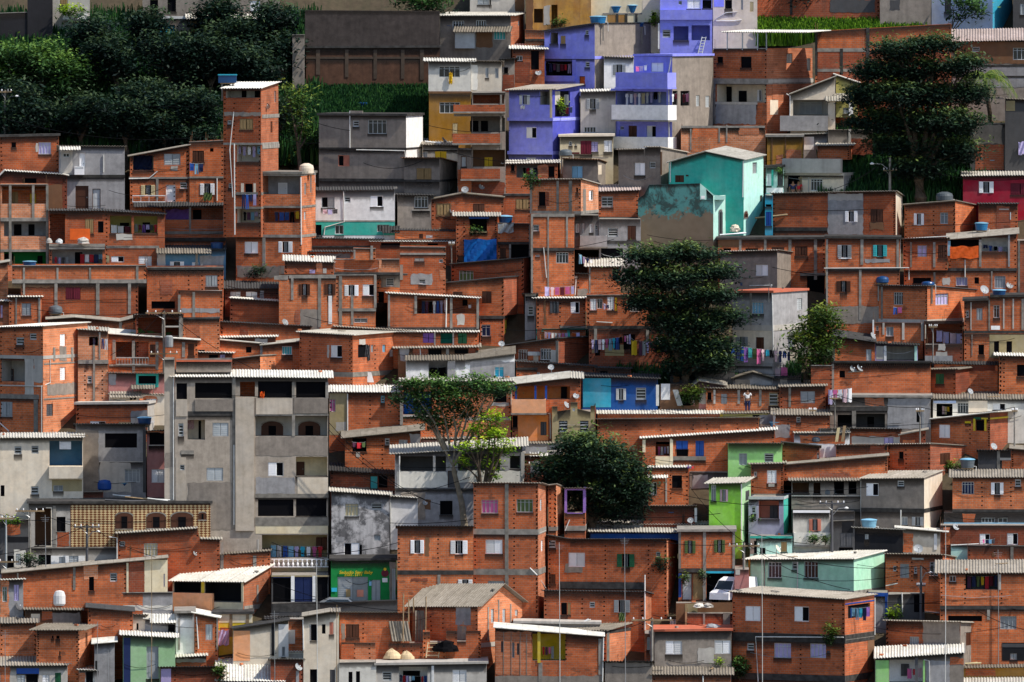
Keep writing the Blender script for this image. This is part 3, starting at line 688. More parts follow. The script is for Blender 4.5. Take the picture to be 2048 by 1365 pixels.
DATA = '''
# ------------------------------------------------ top left
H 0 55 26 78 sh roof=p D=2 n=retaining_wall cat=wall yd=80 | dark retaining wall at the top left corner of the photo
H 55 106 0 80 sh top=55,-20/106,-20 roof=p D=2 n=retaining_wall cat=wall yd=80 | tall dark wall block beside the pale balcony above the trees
H 104 180 5 45 cl top=104,-20/180,-20 roof=p yd=60 | pale house with white parapet peeping out above the left trees
B 126 25 175 42 w; k 120 -5 135 10
H 285 560 34 80 c top=285,-25/560,-25 roof=w10 yd=70 | long pale house behind the tall wooded trees
d 300 0 316 26; d 335 -6 352 24; h 320 33 560 38 white; D 318 50 350 74 cyan; k 380 42 400 70; d 440 5 460 26; c 500 2 520 22; A 370 28 560 38 rw
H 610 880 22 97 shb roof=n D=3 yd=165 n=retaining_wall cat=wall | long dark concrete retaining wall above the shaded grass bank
h 610 93 880 98 dconc
H 612 880 97 162 sb roof=k D=4 yd=166 n=retaining_wall cat=wall | stained brick and plaster base of the retaining wall with pale columns
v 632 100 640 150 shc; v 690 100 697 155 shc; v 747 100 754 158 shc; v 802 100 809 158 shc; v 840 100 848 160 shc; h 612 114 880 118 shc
H 585 610 70 178 c roof=p D=3 yd=182 n=garden_wall cat=wall | narrow grey stair wall at the left end of the retaining wall
H 0 118 273 342 b roof=k | low brick house at the left edge with a white curtained window
g 77 285 102 309 lilac; d 23 285 32 295; q 72 287 76 305 cl
H 118 250 293 422 cg roof=t | bluish grey rendered house of two storeys with a white door above a grey door
D 159 306 170 350 white; g 126 307 139 315; D 151 372 177 419 brown; D 185 378 201 419 lgrey; A 119 292 161 300; h 118 350 250 356 dconc; q 121 302 145 348 cl; P 207 310 207 345
H 0 135 349 430 bd top=0,352/9,343/125,350/135,352 roof=w4 | dark stained brick house behind the unfinished tower at the left edge
d 45 357 73 368; k 60 385 80 420 brown; q 90 370 125 420 bw
H 1 97 370 531 bl roof=p | unfinished brick tower at the left edge with three open loggias, green at the bottom
L 4 373 93 408 b; L 8 443 92 473 cg; L 8 504 97 531 gn; k 24 384 36 408; k 60 388 72 406 yellow; d 28 449 43 471; d 57 449 69 471; d 9 508 27 531; v 18 371 23 530; v 64 371 69 443; v 92 371 97 531; h 1 436 97 443; h 1 499 97 504; d 75 512 85 530
H 98 330 424 532 b top=98,423/205,423/330,430 roof=w5 rc=rg | brick house with two yellow loggias full of washing
L 100 428 130 487 bd; k 170 438 187 468; d 196 443 207 466; L 220 432 263 467 ygr; L 268 433 315 467 ygr; h 98 488 210 499; h 212 492 318 497; L 104 500 205 531 cg; o 222 513 248 525; c 277 513 303 534; d 240 446 258 466; d 285 445 300 466; t 213 428 530; q 232 468 265 480 cl; d 150 505 165 530; k 212 511 219 526 cream
H 260 378 300 412 b top=260,315/378,293 roof=w4 rc=rm s=0 | brick house with a dark blue tarp in its upper opening and a white balcony door
L 266 311 307 341 cl; c 328 308 361 331 lgrey; h 258 354 378 358; s 282 370 310 391 cream; D 332 370 351 404 white; b 360 365 374 378; v 312 358 317 400; t 376 300 350; t 349 360 405; r 265 391 331 405 white 4; A 267 404 449 414 rg; q 342 333 355 342 cl; P 258 358 298 357 315 343
H 379 448 283 412 b roof=p | narrow brick house with a dark open window beside the tall tower
k 385 302 408 324 brown; d 420 297 427 304; h 379 353 447 357; s 400 367 429 391 white; P 434 357 434 402; q 398 330 404 345 bw
H 328 452 414 486 b roof=t rc=rg | low brick terrace house with a purple cloth across its loggia
L 331 416 446 440 bd; d 386 420 403 439; v 378 415 382 463; v 446 415 451 463; h 328 463 452 469; h 328 476 452 482 dconc
H 314 452 498 536 sky roof=w14 rc=rg | small sky blue house under a dark corrugated roof with a pale awning
A 312 497 423 507 rm; q 314 508 330 535 cl; q 400 512 448 535 cg; s 340 523 368 533; c 384 525 397 535; v 391 508 396 533
# ------------------------------------------------ tower and neighbours
H 447 523 178 475 b s=35 sm=bl yd=556 roof=w15 ov=.3 | slim brick tower with a corrugated roof rising above all its neighbours
L 451 182 521 196 cl; d 484 181 493 195; d 510 181 521 195; q 448 225 523 232 c; b 455 241 463 249; k 479 238 506 260; L 473 290 524 324 be; t 468 200 290; t 471 330 420; d 490 368 505 386; q 482 367 488 386 be; q 507 367 512 386 be; h 447 286 523 290; h 472 385 516 390 conc; L 474 418 524 446 be; h 470 414 523 418; h 524 228 558 237; h 524 288 558 298; c 541 243 545 266 brown; c 549 182 552 205 grey; b 457 367 464 376; P 468 224 460 300 466 395; P 469 288 470 470
H 524 602 348 475 b s=30 yd=556 roof=k rc=conc | brick annex with two washing balconies joined to the slim tower
L 526 352 600 389 cg; D 557 366 575 388 white; L 526 416 600 446 b; h 524 348 602 352; h 524 412 602 416; t 601 390 470; t 526 360 470; P 602 355 603 490; c 609 366 613 390 grey; c 608 423 612 440 lgrey
H 472 604 475 556 b s=29 yd=556.5 roof=n | brick ground storey with two white windows under the washing balconies
c 489 484 516 507; s 557 483 585 506; v 525 476 531 533; q 474 533 604 555 c; h 472 470 604 475
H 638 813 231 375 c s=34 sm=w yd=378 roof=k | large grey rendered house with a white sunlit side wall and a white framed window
h 638 296 813 299 dconc; g 736 240 773 268 glass; b 706 241 718 254; O 676 311 699 333 salmon; h 638 358 813 363 dconc; P 700 222 700 296; P 713 300 810 302 812 320; X 702 222 726 231 c 0.1
H 630 790 382 472 w roof=w8 rc=rg | white house with a turquoise ground floor under a dark roof
q 631 443 790 471 te; O 643 394 669 416 grey; b 689 393 701 406; o 741 392 766 414; g 670 451 687 469; g 754 450 779 464; d 630 450 643 471; P 687 383 688 444 650 455 648 470; h 630 441 790 444 conc; A 764 452 800 466 rg
H 808 880 319 392 c s=38 yd=396 roof=t rc=bw top=808,319/880,318 | brownish grey house with striped wooden shutters
k 833 337 863 359; h 808 360 880 364 dconc; d 897 360 900 385
H 795 863 392 455 c roof=w5 rc=rg ov=.3 | brownish grey house with a barred white window beside the white house
g 829 393 856 416 glass; h 824 419 860 422 conc
H 863 1008 398 452 b top=863,400/925,388/1008,396 roof=w4 rc=rm | brick house with a low gable and two shuttered windows
k 873 408 900 432; k 946 408 969 426 brown; q 872 406 902 434 bw
H 1008 1062 390 436 b roof=p | brick house with tan shutters tucked behind the brick tower house
k 1031 398 1059 420; h 1008 388 1062 392 dconc
H 1008 1116 328 388 b roof=w9 ov=.3 | small brick house with a white roof and an open hole full of dark washing
L 1033 329 1076 356 cg; d 1022 329 1029 342; d 1097 333 1109 355; q 1076 330 1095 352 bl
H 1126 1196 320 378 c s=27 roof=t rc=bw | grey rendered house with pale blue shutters under a dotted roof edge
c 1144 333 1165 356 ltblue; q 1196 330 1203 350 be
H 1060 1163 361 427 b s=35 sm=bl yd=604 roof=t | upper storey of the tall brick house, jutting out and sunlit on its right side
d 1077 384 1091 412; q 1091 384 1098 412 bd; v 1060 362 1064 427; v 1113 362 1118 427; v 1138 362 1144 427; h 1060 423 1163 428; d 1152 376 1156 385; o 1178 381 1187 402; q 1166 378 1172 425 c; b 1160 400 1160 400
H 1062 1149 428 604 b yd=604 roof=n | lower storeys of the tall brick house with a white barred window
b 1066 450 1078 463; v 1062 429 1066 600; v 1095 429 1098 600; v 1132 429 1136 495; h 1062 428 1149 434; h 1062 496 1149 502 dconc; g 1112 505 1137 527 glass; t 1146 505 590; P 1087 495 1093 556; b 1071 510 1079 514
H 1136 1198 430 500 cg yd=520 roof=n | shaded grey house with narrow white windows and a deep balcony
c 1152 448 1158 466; c 1165 447 1169 466; c 1179 448 1186 466; D 1138 447 1145 490; B 1160 472 1214 497 cg; b 1190 450 1196 460
H 1197 1278 383 440 b roof=w14 rc=rp | brick house with a barred blue grey window beside the grey gable
b 1203 393 1226 415 lgrey; h 1197 434 1278 440 dconc
H 1198 1282 440 522 cg roof=n | shaded grey house behind the dark tree with a louvred window
b 1216 456 1236 474; k 1255 452 1272 480 brown; h 1198 482 1282 488 dconc; k 1258 492 1272 515; d 1202 497 1246 520
H 912 995 434 524 b roof=w10 ov=.3 yd=526 | brick house with a window box and a blue tarp hanging on its wall
L 940 438 974 463 bk; h 938 434 978 438 blue; h 940 463 974 466 wood; t 928 440 520; t 992 440 520; k 915 512 940 522 brown
H 995 1061 449 524 b roof=p yd=526 | brick terrace wall with a blue tank standing on it
d 1022 490 1059 516; h 995 484 1061 489 dconc; v 1018 489 1022 523; v 1058 450 1061 523; k 1000 497 1012 515 brown
H 903 1048 522 592 b s=38 sm=bd top=903,528/1048,516 roof=w4 rc=rg yd=598 | long brick house with a green glazed window under a dark sloping roof
g 918 542 947 562 olive; g 1059 539 1069 561 cream; t 1046 520 590; t 906 530 590
H 792 1008 562 632 b s=40 sm=bd top=792,577/1008,555 roof=w4 rc=rg yd=652 | wide brick storey with two dark wooden shuttered windows
k 964 583 983 607 brown; k 906 584 925 606 brown; t 1006 560 630; q 868 570 880 600 bw
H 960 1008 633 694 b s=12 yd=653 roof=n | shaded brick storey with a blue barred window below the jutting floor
g 963 650 981 673 navy; h 958 633 1008 638 dconc; q 1009 640 1013 668 yl
H 775 958 588 658 b top=775,588/958,597 roof=w7 rc=rw yd=664 ov=.3 | brick terrace with a white roof on posts and washing inside
L 830 598 954 628 bd; v 829 592 834 628; v 900 596 905 657; v 953 597 958 658; h 775 655 958 660 dconc; q 914 629 929 651 cl; P 893 597 892 655; v 776 590 780 656; d 925 600 950 612
H 780 956 664 694 b roof=w7 ov=.2 | low brick shed with a green curtain under a crumpled pale roof
L 881 667 907 688 te; k 846 667 868 686 purple; k 916 667 934 688 green; v 868 665 871 690 cl; v 905 665 908 690 cl
H 796 952 697 726 bw roof=w8 rc=rm ov=.3 | low wall of brick lattice with dark openings under a pale roof
d 857 698 883 710; d 909 698 936 708; v 892 697 898 720; q 826 697 855 722 bd; q 800 697 818 722 cg; P 840 697 842 720; q 938 697 950 712 bd
H 812 1030 722 785 w top=812,722/930,721/1030,709 roof=w14 rc=rm | white and grey house under a long cream roof behind the thin tree
L 857 722 895 758 cg; q 940 724 1030 784 cg; g 989 734 1008 755 cyan; b 944 745 953 758; q 895 722 911 758 cg
H 1050 1072 588 650 cg roof=t rc=rg | narrow grey block wall with a tall louvred window
b 1056 611 1067 632; h 1050 588 1072 593 conc
H 1087 1152 558 597 c roof=k rc=conc | small concrete porch with pink washing
L 1091 565 1148 592 cd; v 1097 564 1101 592; P 1152 558 1150 590
H 1153 1178 550 596 b roof=t rc=rg | narrow brick wall piece between the washing porch and the white hipped roof
q 1154 578 1176 594 c
H 1073 1172 596 657 b roof=w4 ov=.3 yd=665 | brick storey with one open and one white shuttered window over a turquoise loggia
s 1100 603 1118 627 dgrey; o 1141 604 1159 627; t 1120 600 655; t 1076 600 650; h 1120 652 1172 657 conc; q 1088 600 1092 650 bw
H 1073 1180 657 684 te roof=n yd=666 | turquoise loggia full of washing under the jutting brick storey
L 1086 660 1134 680 te; L 1140 660 1178 680 te; q 1073 657 1084 683 bd; d 1080 664 1088 680
H 1176 1242 533 590 b roof=w18 ov=.5 yd=596 | brick room under a bright white hipped roof
d 1225 537 1236 562; h 1176 586 1242 590 dconc; v 1178 535 1181 588; t 1178 540 585
H 1173 1335 590 657 b roof=p yd=724 rc=dconc | wide brick storey with two large white shutters left of the dark tree
c 1180 598 1193 621; g 1194 598 1205 618; c 1214 594 1228 621; k 1230 595 1234 622 yellow; g 1260 600 1284 624; h 1173 652 1335 658 dconc; t 1177 595 650; P 1193 644 1225 646
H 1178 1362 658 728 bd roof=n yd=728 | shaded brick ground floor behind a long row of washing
d 1247 669 1270 700; c 1311 674 1336 688; k 1228 676 1240 700 navy; q 1210 690 1248 712 ol; v 1292 660 1298 700; v 1188 658 1194 700; d 1190 690 1200 712
H 1016 1115 682 727 b s=68 D=4.2 sm=bd top=1016,691/1115,680 roof=w4 rc=rg | brick house with two barred windows and an air conditioner
g 1036 700 1056 720 brown; g 1080 698 1102 720 glass; v 1112 682 1117 726; X 1062 704 1080 711 lgrey 0.4; q 1067 712 1077 724 cl; q 1100 700 1113 725 cl
H 1033 1190 728 762 b top=1033,724/1190,733 roof=w4 rc=rg | low brick wall under a long dark sloping roof behind the orange house
h 1033 736 1075 740 dconc; c 1074 745 1080 752 lgrey; t 1188 735 755
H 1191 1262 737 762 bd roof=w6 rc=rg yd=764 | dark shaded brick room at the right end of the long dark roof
d 1200 742 1215 758
# ------------------------------------------------ unfinished brick centre
H 621 766 480 496 bd roof=w7 rc=rg | dark low brick shed below the white and turquoise house
h 621 492 766 495 dconc
H 790 912 463 482 b roof=w10 rc=rg | low brick room under a dark corrugated roof with a small white vent
c 852 471 865 477; h 790 479 912 482 dconc; k 838 468 846 478 brown
H 741 912 484 500 b roof=w5 | low brick strip under a white roof edge above the unfinished walls
d 762 485 800 491; d 855 487 876 493 ; k 822 488 840 498
H 600 706 504 520 b roof=w10 rc=rg | low brick room with a tiny yellowish window under a dark corrugated roof
k 612 507 618 515 cream; d 620 508 630 514; q 632 507 700 518 c
H 569 668 524 549 b roof=w12 yd=664 | low brick room with a bright corrugated roof and leaning blocks in front
t 571 526 546; q 632 526 644 545 bl; q 619 540 630 547 lp; q 646 537 653 547 cl
H 707 752 497 521 b roof=p yd=666 D=3 n=unfinished_wall cat=wall | short unfinished brick wall with a ragged top above the brick parapet
v 741 492 746 520; v 707 500 711 519
H 668 800 518 549 bl roof=p yd=662 D=3.4 | unfinished brick parapet of wide hollow blocks with pale joints
q 669 519 756 548 b; q 757 518 763 546 bl; v 666 520 669 547; h 668 545 800 550 dconc
H 800 892 495 600 b roof=p yd=640 | unfinished brick house with a tiny white window and bare block walls
v 800 530 806 560; b 878 519 886 526; k 829 517 848 523 cl; q 822 548 865 570 cg; q 880 541 900 560 bl; b 838 558 851 568; h 800 506 892 510 conc; t 890 500 550
H 558 752 551 665 b roof=p | wide brick house with four framed windows in a row and concrete ribs
s 598 568 620 592 brown; s 649 568 671 591 brown; s 689 570 717 593 white; o 725 569 749 592; v 582 557 587 600; v 636 556 642 655; v 678 553 684 656; v 748 550 753 616; h 578 551 672 557; h 676 617 752 623; v 702 590 707 650; v 657 592 664 648 w; b 708 637 735 646; q 600 619 640 660 c; h 548 552 576 560; t 674 555 615; q 590 620 600 655 bd
H 753 815 549 606 b roof=p yd=640 | brick and grey corner room with a dark louvred window
b 772 556 788 573; q 762 549 800 575 c; d 757 584 768 606; h 753 548 815 551 dconc
H 450 558 577 600 bd roof=w21 rc=rg | low dark house under a large black corrugated roof with one white shutter
c 461 584 481 597 lgrey; c 492 584 514 597 white; q 520 582 528 597 cg
H 460 598 598 652 b s=12 top=460,597/598,606 roof=w4 | windowed brick house with open grey shutters and a lilac curtain
s 564 613 586 637 grey; t 463 600 650; t 596 610 650; d 571 616 580 636
H 440 622 652 676 b top=440,646/622,655 roof=w4 rc=rg | low brick wall under a dark roof edge with a satellite dish in front
q 480 654 495 672 bd; t 444 650 670
H 428 552 676 700 bd roof=w10 | low brick shed under a bright zigzag corrugated roof
d 450 680 490 690; q 510 678 535 690 cg
H 426 560 684 712 b top=426,680/520,688/560,690 roof=w4 | low brick room in front of the zigzag roof with a dark window
d 492 694 503 706; k 526 694 536 706 brown
H 522 600 694 714 b top=522,693/600,686 roof=w11 | small brick room with a turquoise door under a white roof
g 564 693 584 710 teal; v 520 690 525 712 dgrey
H 672 826 662 700 b top=672,656/826,663 roof=w5 rc=rm yd=690 | brick wall under a pale roof edge behind the white roofed house
v 678 665 682 690; h 740 680 826 684 dconc
H 599 706 668 772 b s=86 top=599,667/706,672 roof=w8 ov=.25 yd=776 | brick house under a white sloping roof with a cloth over its side door
o 661 691 684 715; d 716 689 736 716; c 742 690 747 705 grey; c 765 690 771 705 ltblue; c 779 699 788 714 white; t 620 680 740; t 700 675 740; q 655 690 659 716 cl; h 599 745 706 752 conc; t 750 690 740; q 718 678 731 690 cl
H 464 521 713 750 b s=76 top=464,718/521,712 roof=w4 rc=rm yd=757 | low brick room with a sunlit side behind the big concrete building
t 519 715 745; t 540 715 745
H 396 466 706 725 b roof=w5 yd=740 | low brick room with blue things behind the big concrete building
d 418 710 436 720; c 440 710 450 722 lilac
# ------------------------------------------------ left middle
H 294 448 537 625 b roof=p rc=dconc | broad dark orange brick wall house with grey shutters at its right end
k 411 551 435 574 grey; t 377 540 600; t 404 540 600; t 322 555 600; d 303 603 350 618; t 437 540 600; h 294 536 448 540 dconc; q 320 560 345 590 bd
H 356 446 582 660 b roof=n | brick wall piece with a grey footing and bare columns
v 356 590 361 640; q 363 617 440 626 cg; v 385 585 390 640
H 24 293 533 562 b roof=p yd=637 | long brick parapet wall of the wide terrace with small grey posts
v 46 536 50 566; v 113 536 117 566; v 178 536 182 566; v 272 533 277 566; h 24 559 293 567; t 291 536 555
H 42 277 567 640 b yd=636.6 roof=n | wide brick wall with a dark red shuttered window under the long parapet
k 131 575 161 600 maroon; v 46 567 50 590; v 109 567 115 612; v 192 567 199 630; v 256 567 262 628; t 274 590 625; q 42 567 108 575 bw
H 0 17 527 600 bl roof=w5 | sunlit brick wall with a lilac shutter cut by the left edge of the photo
k 0 545 3 568 lilac
H 0 21 603 662 bl roof=w4 | low sunlit brick house cut by the left edge above the long white roof
k 0 611 5 636 lilac; v 18 604 21 645
H 18 82 594 665 b roof=w5 ov=.3 s=6 | small brick house with one grey shuttered window and a thin pale roof
c 43 607 62 632 grey; v 31 596 34 648; v 77 596 81 650; q 41 606 44 632 bl
H 95 272 647 678 b top=95,640/150,636/240,644/272,636 roof=w10 rc=rm | long low brick room under a pale corrugated roof with a grey tank beside it
q 266 648 272 668 bl; d 120 650 140 656; v 238 645 244 668 conc
H 362 440 637 735 b roof=p | brick house with a bare concrete frame and open side bay
t 366 645 700; v 361 637 366 730; d 396 700 410 704; q 372 650 400 690 bl; h 362 635 440 639 dconc
H 272 362 632 742 bd roof=t rc=rg | dark open brick bay behind the utility pole with banana leaves
L 276 636 324 668 bd; L 331 639 359 652 bd; L 331 654 359 672 bd; v 324 632 330 700; v 358 632 363 700; h 330 652 360 655 cl
H 217 396 684 748 b top=217,668/396,683 roof=w12 ov=.2 rc=rw | brick house with a railed balcony under a long white tilted roof
L 232 684 264 715 bd; L 270 684 297 715 bd; r 232 715 297 730 lgrey; v 225 680 231 720; v 264 682 270 745; v 311 684 317 740; k 300 690 310 715 brown; h 218 729 316 733; v 364 685 370 715; k 376 688 388 712 brown
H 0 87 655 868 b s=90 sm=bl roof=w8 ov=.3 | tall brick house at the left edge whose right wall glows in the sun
b 59 667 73 680; b 32 675 48 690; L 0 722 50 763 cl; q 50 716 68 790 cl; q 68 716 86 765 cl; D 12 738 28 764 dgrey; h 0 790 78 797; k 0 804 25 834 grey; v 68 800 76 866; c 120 668 131 693 white; c 120 735 131 761 white; c 93 808 106 833 dgrey; h 88 722 177 730; h 88 793 155 800; q 119 693 133 722 c; q 94 765 153 792 c; t 30 660 710; t 47 665 710; t 84 665 710; P 0 771 84 773; P 84 773 99 766 99 720; P 84 773 84 865; v 106 695 110 722; v 142 695 146 722; P 0 846 18 862 18 868; h 0 712 87 717 cl
H 156 217 662 806 bl roof=w7 s=0 | sunlit brick annex with a washing balcony and a louvred window
L 178 674 196 692 bd; b 175 752 184 767; v 186 690 190 805; t 170 735 800; v 198 665 201 718; t 205 740 800; h 156 720 217 728
H 217 330 748 806 pk roof=t rc=rm | pink and turquoise back house with a small beige roof
q 272 748 317 775 te; d 277 752 312 768; q 218 748 232 770 cg; A 219 783 283 795 rm; A 262 770 310 778 rm
H 218 331 789 812 be roof=w13 rc=rm | low beige strip house with two tiny dark windows
d 260 793 265 804; d 267 793 272 804; q 287 793 314 808 b; c 293 798 313 806 white
H 152 296 808 852 b roof=k rc=cl s=30 sm=cl | low brick room under a white concrete fascia
o 180 843 211 850; k 237 845 262 851 cream; t 157 815 840; q 262 822 296 850 cg
# ------------------------------------------------ big concrete building and its left
H 350 657 757 1205 cw yd=1112 top=350,755/472,755/657,757 roof=w14 ov=.35 r=0.28 | big bare concrete apartment building of five storeys under a white corrugated roof
d 353 767 374 799; d 390 766 464 797; d 516 763 585 796; d 592 764 651 796; L 480 764 510 794 b; h 376 823 469 832 dconc; h 510 828 657 832; X 512 797 585 829 cx 0.06; X 588 797 656 827 c 0.06; X 390 799 469 823 c 0.08; X 352 799 375 833 cx 0.06; b 357 847 367 873; L 375 840 410 880 be; d 397 842 402 880; c 425 846 457 873 lgrey; h 362 901 388 909 conc; c 413 936 446 962 lgrey; b 360 930 369 941; X 471 795 508 1062 cx 0.15; L 511 833 656 873 cl; a 524 843 565 873 brown; a 598 843 639 873 brown; v 584 832 590 873; o 536 925 567 953; L 592 914 656 953 cm; D 593 924 609 953; h 510 988 657 996; d 516 999 587 1033; d 592 998 653 1033; h 510 1035 657 1052 conc; q 511 1052 657 1068 cm; L 524 1070 657 1116 ol; k 632 1075 655 1100 brown; u 543 1118 657 1135; q 543 1137 657 1150 ol; v 584 765 589 797; v 651 765 657 797; q 511 874 657 912 c; q 595 955 656 988 be; q 512 955 590 988 cg; q 376 965 465 1060 c; q 352 915 372 1055 cx; v 465 755 471 1058; P 497 820 506 890 507 1050; P 468 890 468 1050
H 329 350 722 1060 cx yd=1112.6 roof=p | tall pale stair wall along the left edge of the big concrete building
P 347 755 347 1000; q 330 905 349 935 c
H 352 464 722 745 c yd=1090 roof=p | grey rooftop parapet block behind the white roof of the big concrete building
h 352 720 464 724 sa
H 294 331 862 985 pk roof=t rc=rm | narrow dusty pink house left of the big concrete building with a white grid window
d 299 866 330 890; c 303 939 331 966 white; q 294 862 331 866 b; h 297 890 330 892 cl
H 152 292 851 988 cg roof=t rc=rg | grey cement house with a large black opening and no window frames
d 210 867 274 896; g 250 939 280 965 grey; q 153 860 197 986 c; q 200 925 262 985 cl; h 198 923 292 925 cl; v 286 860 292 985 cd
H 0 167 875 1060 be roof=w8 rc=rw | beige painted house with a blue loggia and four small louvred windows
b 29 893 43 909; b 63 892 77 908; b 62 973 77 989; d 0 971 9 993; L 99 882 165 932 sky; X 98 933 166 957 be 0.5; q 104 960 164 983 ol; g 107 971 126 983 grey; X 119 884 142 899 w -0.9
H 67 207 985 1010 sa roof=p | salmon painted roof room in front of the beige house
q 80 988 138 1008 or; d 168 996 203 1006; v 137 985 140 1006 cl
H 57 422 1008 1130 cl roof=k rc=dconc | house covered in diamond patterned tiles with four arched brown windows
q 141 1010 421 1094 bt; a 232 1026 265 1058 brown; a 294 1026 331 1057 brown; a 343 1025 385 1056 brown; a 398 1025 412 1040 brown; L 70 1017 102 1092 bw; d 113 1034 131 1064; q 115 1065 138 1094 b; v 106 1012 112 1094; h 57 1094 422 1097 conc; c 118 1114 130 1130 lgrey; c 138 1112 157 1128 lgrey; q 102 1112 170 1130 w; d 77 1110 102 1130; q 92 1015 104 1094 be
H 0 58 1040 1140 cd roof=p | shaded plastered house at the lower left edge behind cables and antennas
q 12 1050 40 1070 b; k 32 1108 42 1130 lgrey; d 14 1112 28 1138; q 12 1074 58 1085 bk; q 28 1100 52 1135 w2; d 52 1112 58 1132
H 170 236 1085 1130 cg roof=n | plain grey wall under the diamond patterned tiles
h 170 1096 236 1100 conc
H 236 440 1068 1160 b top=236,1068/395,1058/400,1079/440,1080 roof=w5 ov=.25 | long brick house with a sloping white roof edge in front of the patterned tiles
b 239 1083 250 1093; g 288 1087 315 1113 cream; t 395 1065 1075; t 400 1100 1138; q 260 1090 262 1115 bw; P 218 1074 234 1076 234 1118
H 441 541 1108 1150 b top=441,1110/541,1102 roof=w4 rc=rm | brick parapet room with pale columns beside the washing balcony
v 441 1085 447 1138; v 506 1112 513 1137; t 526 1112 1135; q 448 1110 505 1137 b
H 448 518 1080 1112 w roof=n yd=1112 | small white wall with a dark window frame above the brick parapet
d 449 1082 458 1110; o 466 1102 498 1110; v 515 1079 518 1110 cl
H 663 780 994 1120 ws roof=w5 top=663,984/780,992 | white house blackened by damp between the concrete building and the brick tower
b 743 1006 764 1020; g 690 1008 717 1033 cream; O 688 1086 719 1113; d 719 1090 724 1113; g 748 1070 761 1082 lgrey; q 672 1074 688 1083 cg; h 663 1112 780 1120 dconc
H 781 836 996 1060 w roof=w3 top=781,993/836,998 yd=1062 | clean white wall block beside the damp stained house
P 781 1000 781 1050
H 662 793 1122 1208 gn roof=k rc=dconc | green shop with closed grey roller shutters and yellow lettering
c 675 1154 736 1206 grey; c 743 1160 761 1206 grey; q 779 1124 792 1206 c; k 784 1138 792 1206 lgrey
# ------------------------------------------------ lower left
H 4 336 1146 1225 b top=4,1146/336,1116 roof=w4 rc=rm ov=.1 | long brick house at lower left under one thin sloping roof with a cream end
d 178 1154 188 1182; b 220 1146 234 1164; v 146 1135 151 1180; q 168 1130 196 1160 bl; q 258 1124 288 1186 bd; q 289 1120 336 1186 cm; v 253 1126 257 1186 cm; c 327 1148 330 1174 white; t 250 1130 1180; v 34 1146 37 1170
H 245 346 1187 1222 cg roof=p | low smooth grey wall in front of the long brick house
q 246 1211 345 1221 w2
H 0 47 1161 1242 cg roof=w6 ov=.2 | small grey house with a lilac shutter and a grey dish at the left edge
c 28 1170 38 1202 lilac; q 0 1162 18 1235 bl; g 5 1174 14 1204 olive
H 50 164 1220 1262 bw roof=w6 rc=rm | low shed with stained grey boards and a brick post under a pale roof
q 62 1228 80 1245 be; q 105 1226 160 1250 c; q 84 1222 104 1240 b; q 165 1216 175 1252 be
H 176 266 1224 1310 b roof=w5 rc=rg top=176,1218/266,1226 | plain orange brick house with a thin dark sloping roof
t 180 1230 1290
H 266 292 1232 1300 be roof=t | narrow cream wall with a slit window behind the light green house
d 273 1247 277 1265
H 290 358 1248 1300 cg roof=w8 top=290,1240/358,1246 | grey shack under a bent white awning sheet
A 300 1228 354 1246 rw; d 336 1250 350 1270
H 0 74 1246 1330 b roof=w8 rc=rm | brick house with a thin pale roof at the lower left edge
t 72 1250 1305
H 73 158 1261 1390 b s=31 sm=bl roof=w9 rc=rm ov=.4 | brick house with a sunlit right side and an overhanging pale roof
d 171 1265 175 1295; t 157 1265 1330; t 77 1262 1310; d 103 1272 107 1277; d 112 1272 119 1278; d 118 1303 121 1312
H -10 136 1333 1400 cl roof=w19 rc=rm ov=.1 | bluish white house with a blue awning at the bottom left corner
h 33 1337 78 1348 blue; c 84 1350 99 1366 white; d 52 1349 76 1366; q 0 1335 20 1366 b; c 34 1350 50 1366 lgrey; k 110 1346 122 1366 green
H 189 230 1290 1400 cg roof=w7 top=189,1290/230,1284 | narrow grey wall house beside the light green house
d 188 1322 196 1342
H 158 190 1340 1400 w2 roof=w4 | small white lean to below the sunlit brick side wall
d 172 1344 186 1366; q 158 1346 170 1366 bl
H 246 351 1275 1390 lg roof=w6 ov=.5 top=246,1270/351,1276 | light green house with an open door and a blackened left edge
q 247 1276 261 1388 navy; D 293 1293 317 1358 grey
H 352 389 1226 1310 w roof=k rc=conc | white water tower block with a cap beside the light green house
h 357 1222 385 1226 cd; v 356 1236 360 1300 conc
H 389 436 1232 1315 b roof=w4 top=389,1228/436,1236 s=5 | brick house with a barred white window under a thin green edged roof
c 411 1249 425 1281 lgrey; P 393 1234 397 1298; v 433 1234 436 1300
H 350 414 1314 1345 b roof=w9 | low brick room under a short white roof
q 352 1318 412 1325 c
H 321 446 1334 1400 bd roof=t rc=rg | dark brick room with ivy in front of the white corrugated sheet
q 322 1338 342 1366 lp; t 350 1340 1364
H 345 487 1163 1228 cm s=56 sm=bl roof=w20 r=0.9 ov=.3 | cream house with an open terrace under a bright white roof
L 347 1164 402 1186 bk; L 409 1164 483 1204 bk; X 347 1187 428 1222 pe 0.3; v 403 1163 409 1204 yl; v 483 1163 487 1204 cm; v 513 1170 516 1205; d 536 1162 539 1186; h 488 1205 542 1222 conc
H 428 506 1228 1275 yl roof=k rc=dconc | yellow room under a dark slab carried by orange posts
q 429 1229 505 1246 cm; v 459 1228 465 1274 wood; v 492 1228 498 1274 wood; q 440 1255 458 1274 b
H 534 594 1238 1262 b roof=w5 rc=rg | small brick strip under a dark zigzag roof edge
q 560 1240 590 1255 bd
H 466 578 1252 1330 be top=466,1257/578,1243 roof=w3 rc=rg | cream house with a peach end and a white right strip under a thin slanting roof
q 467 1262 500 1322 pe; q 557 1249 577 1314 w; v 543 1248 549 1312 bk; c 564 1294 570 1313 grey
H 577 609 1240 1310 b roof=n | narrow brick wall with a white painted patch
q 577 1260 590 1288 w
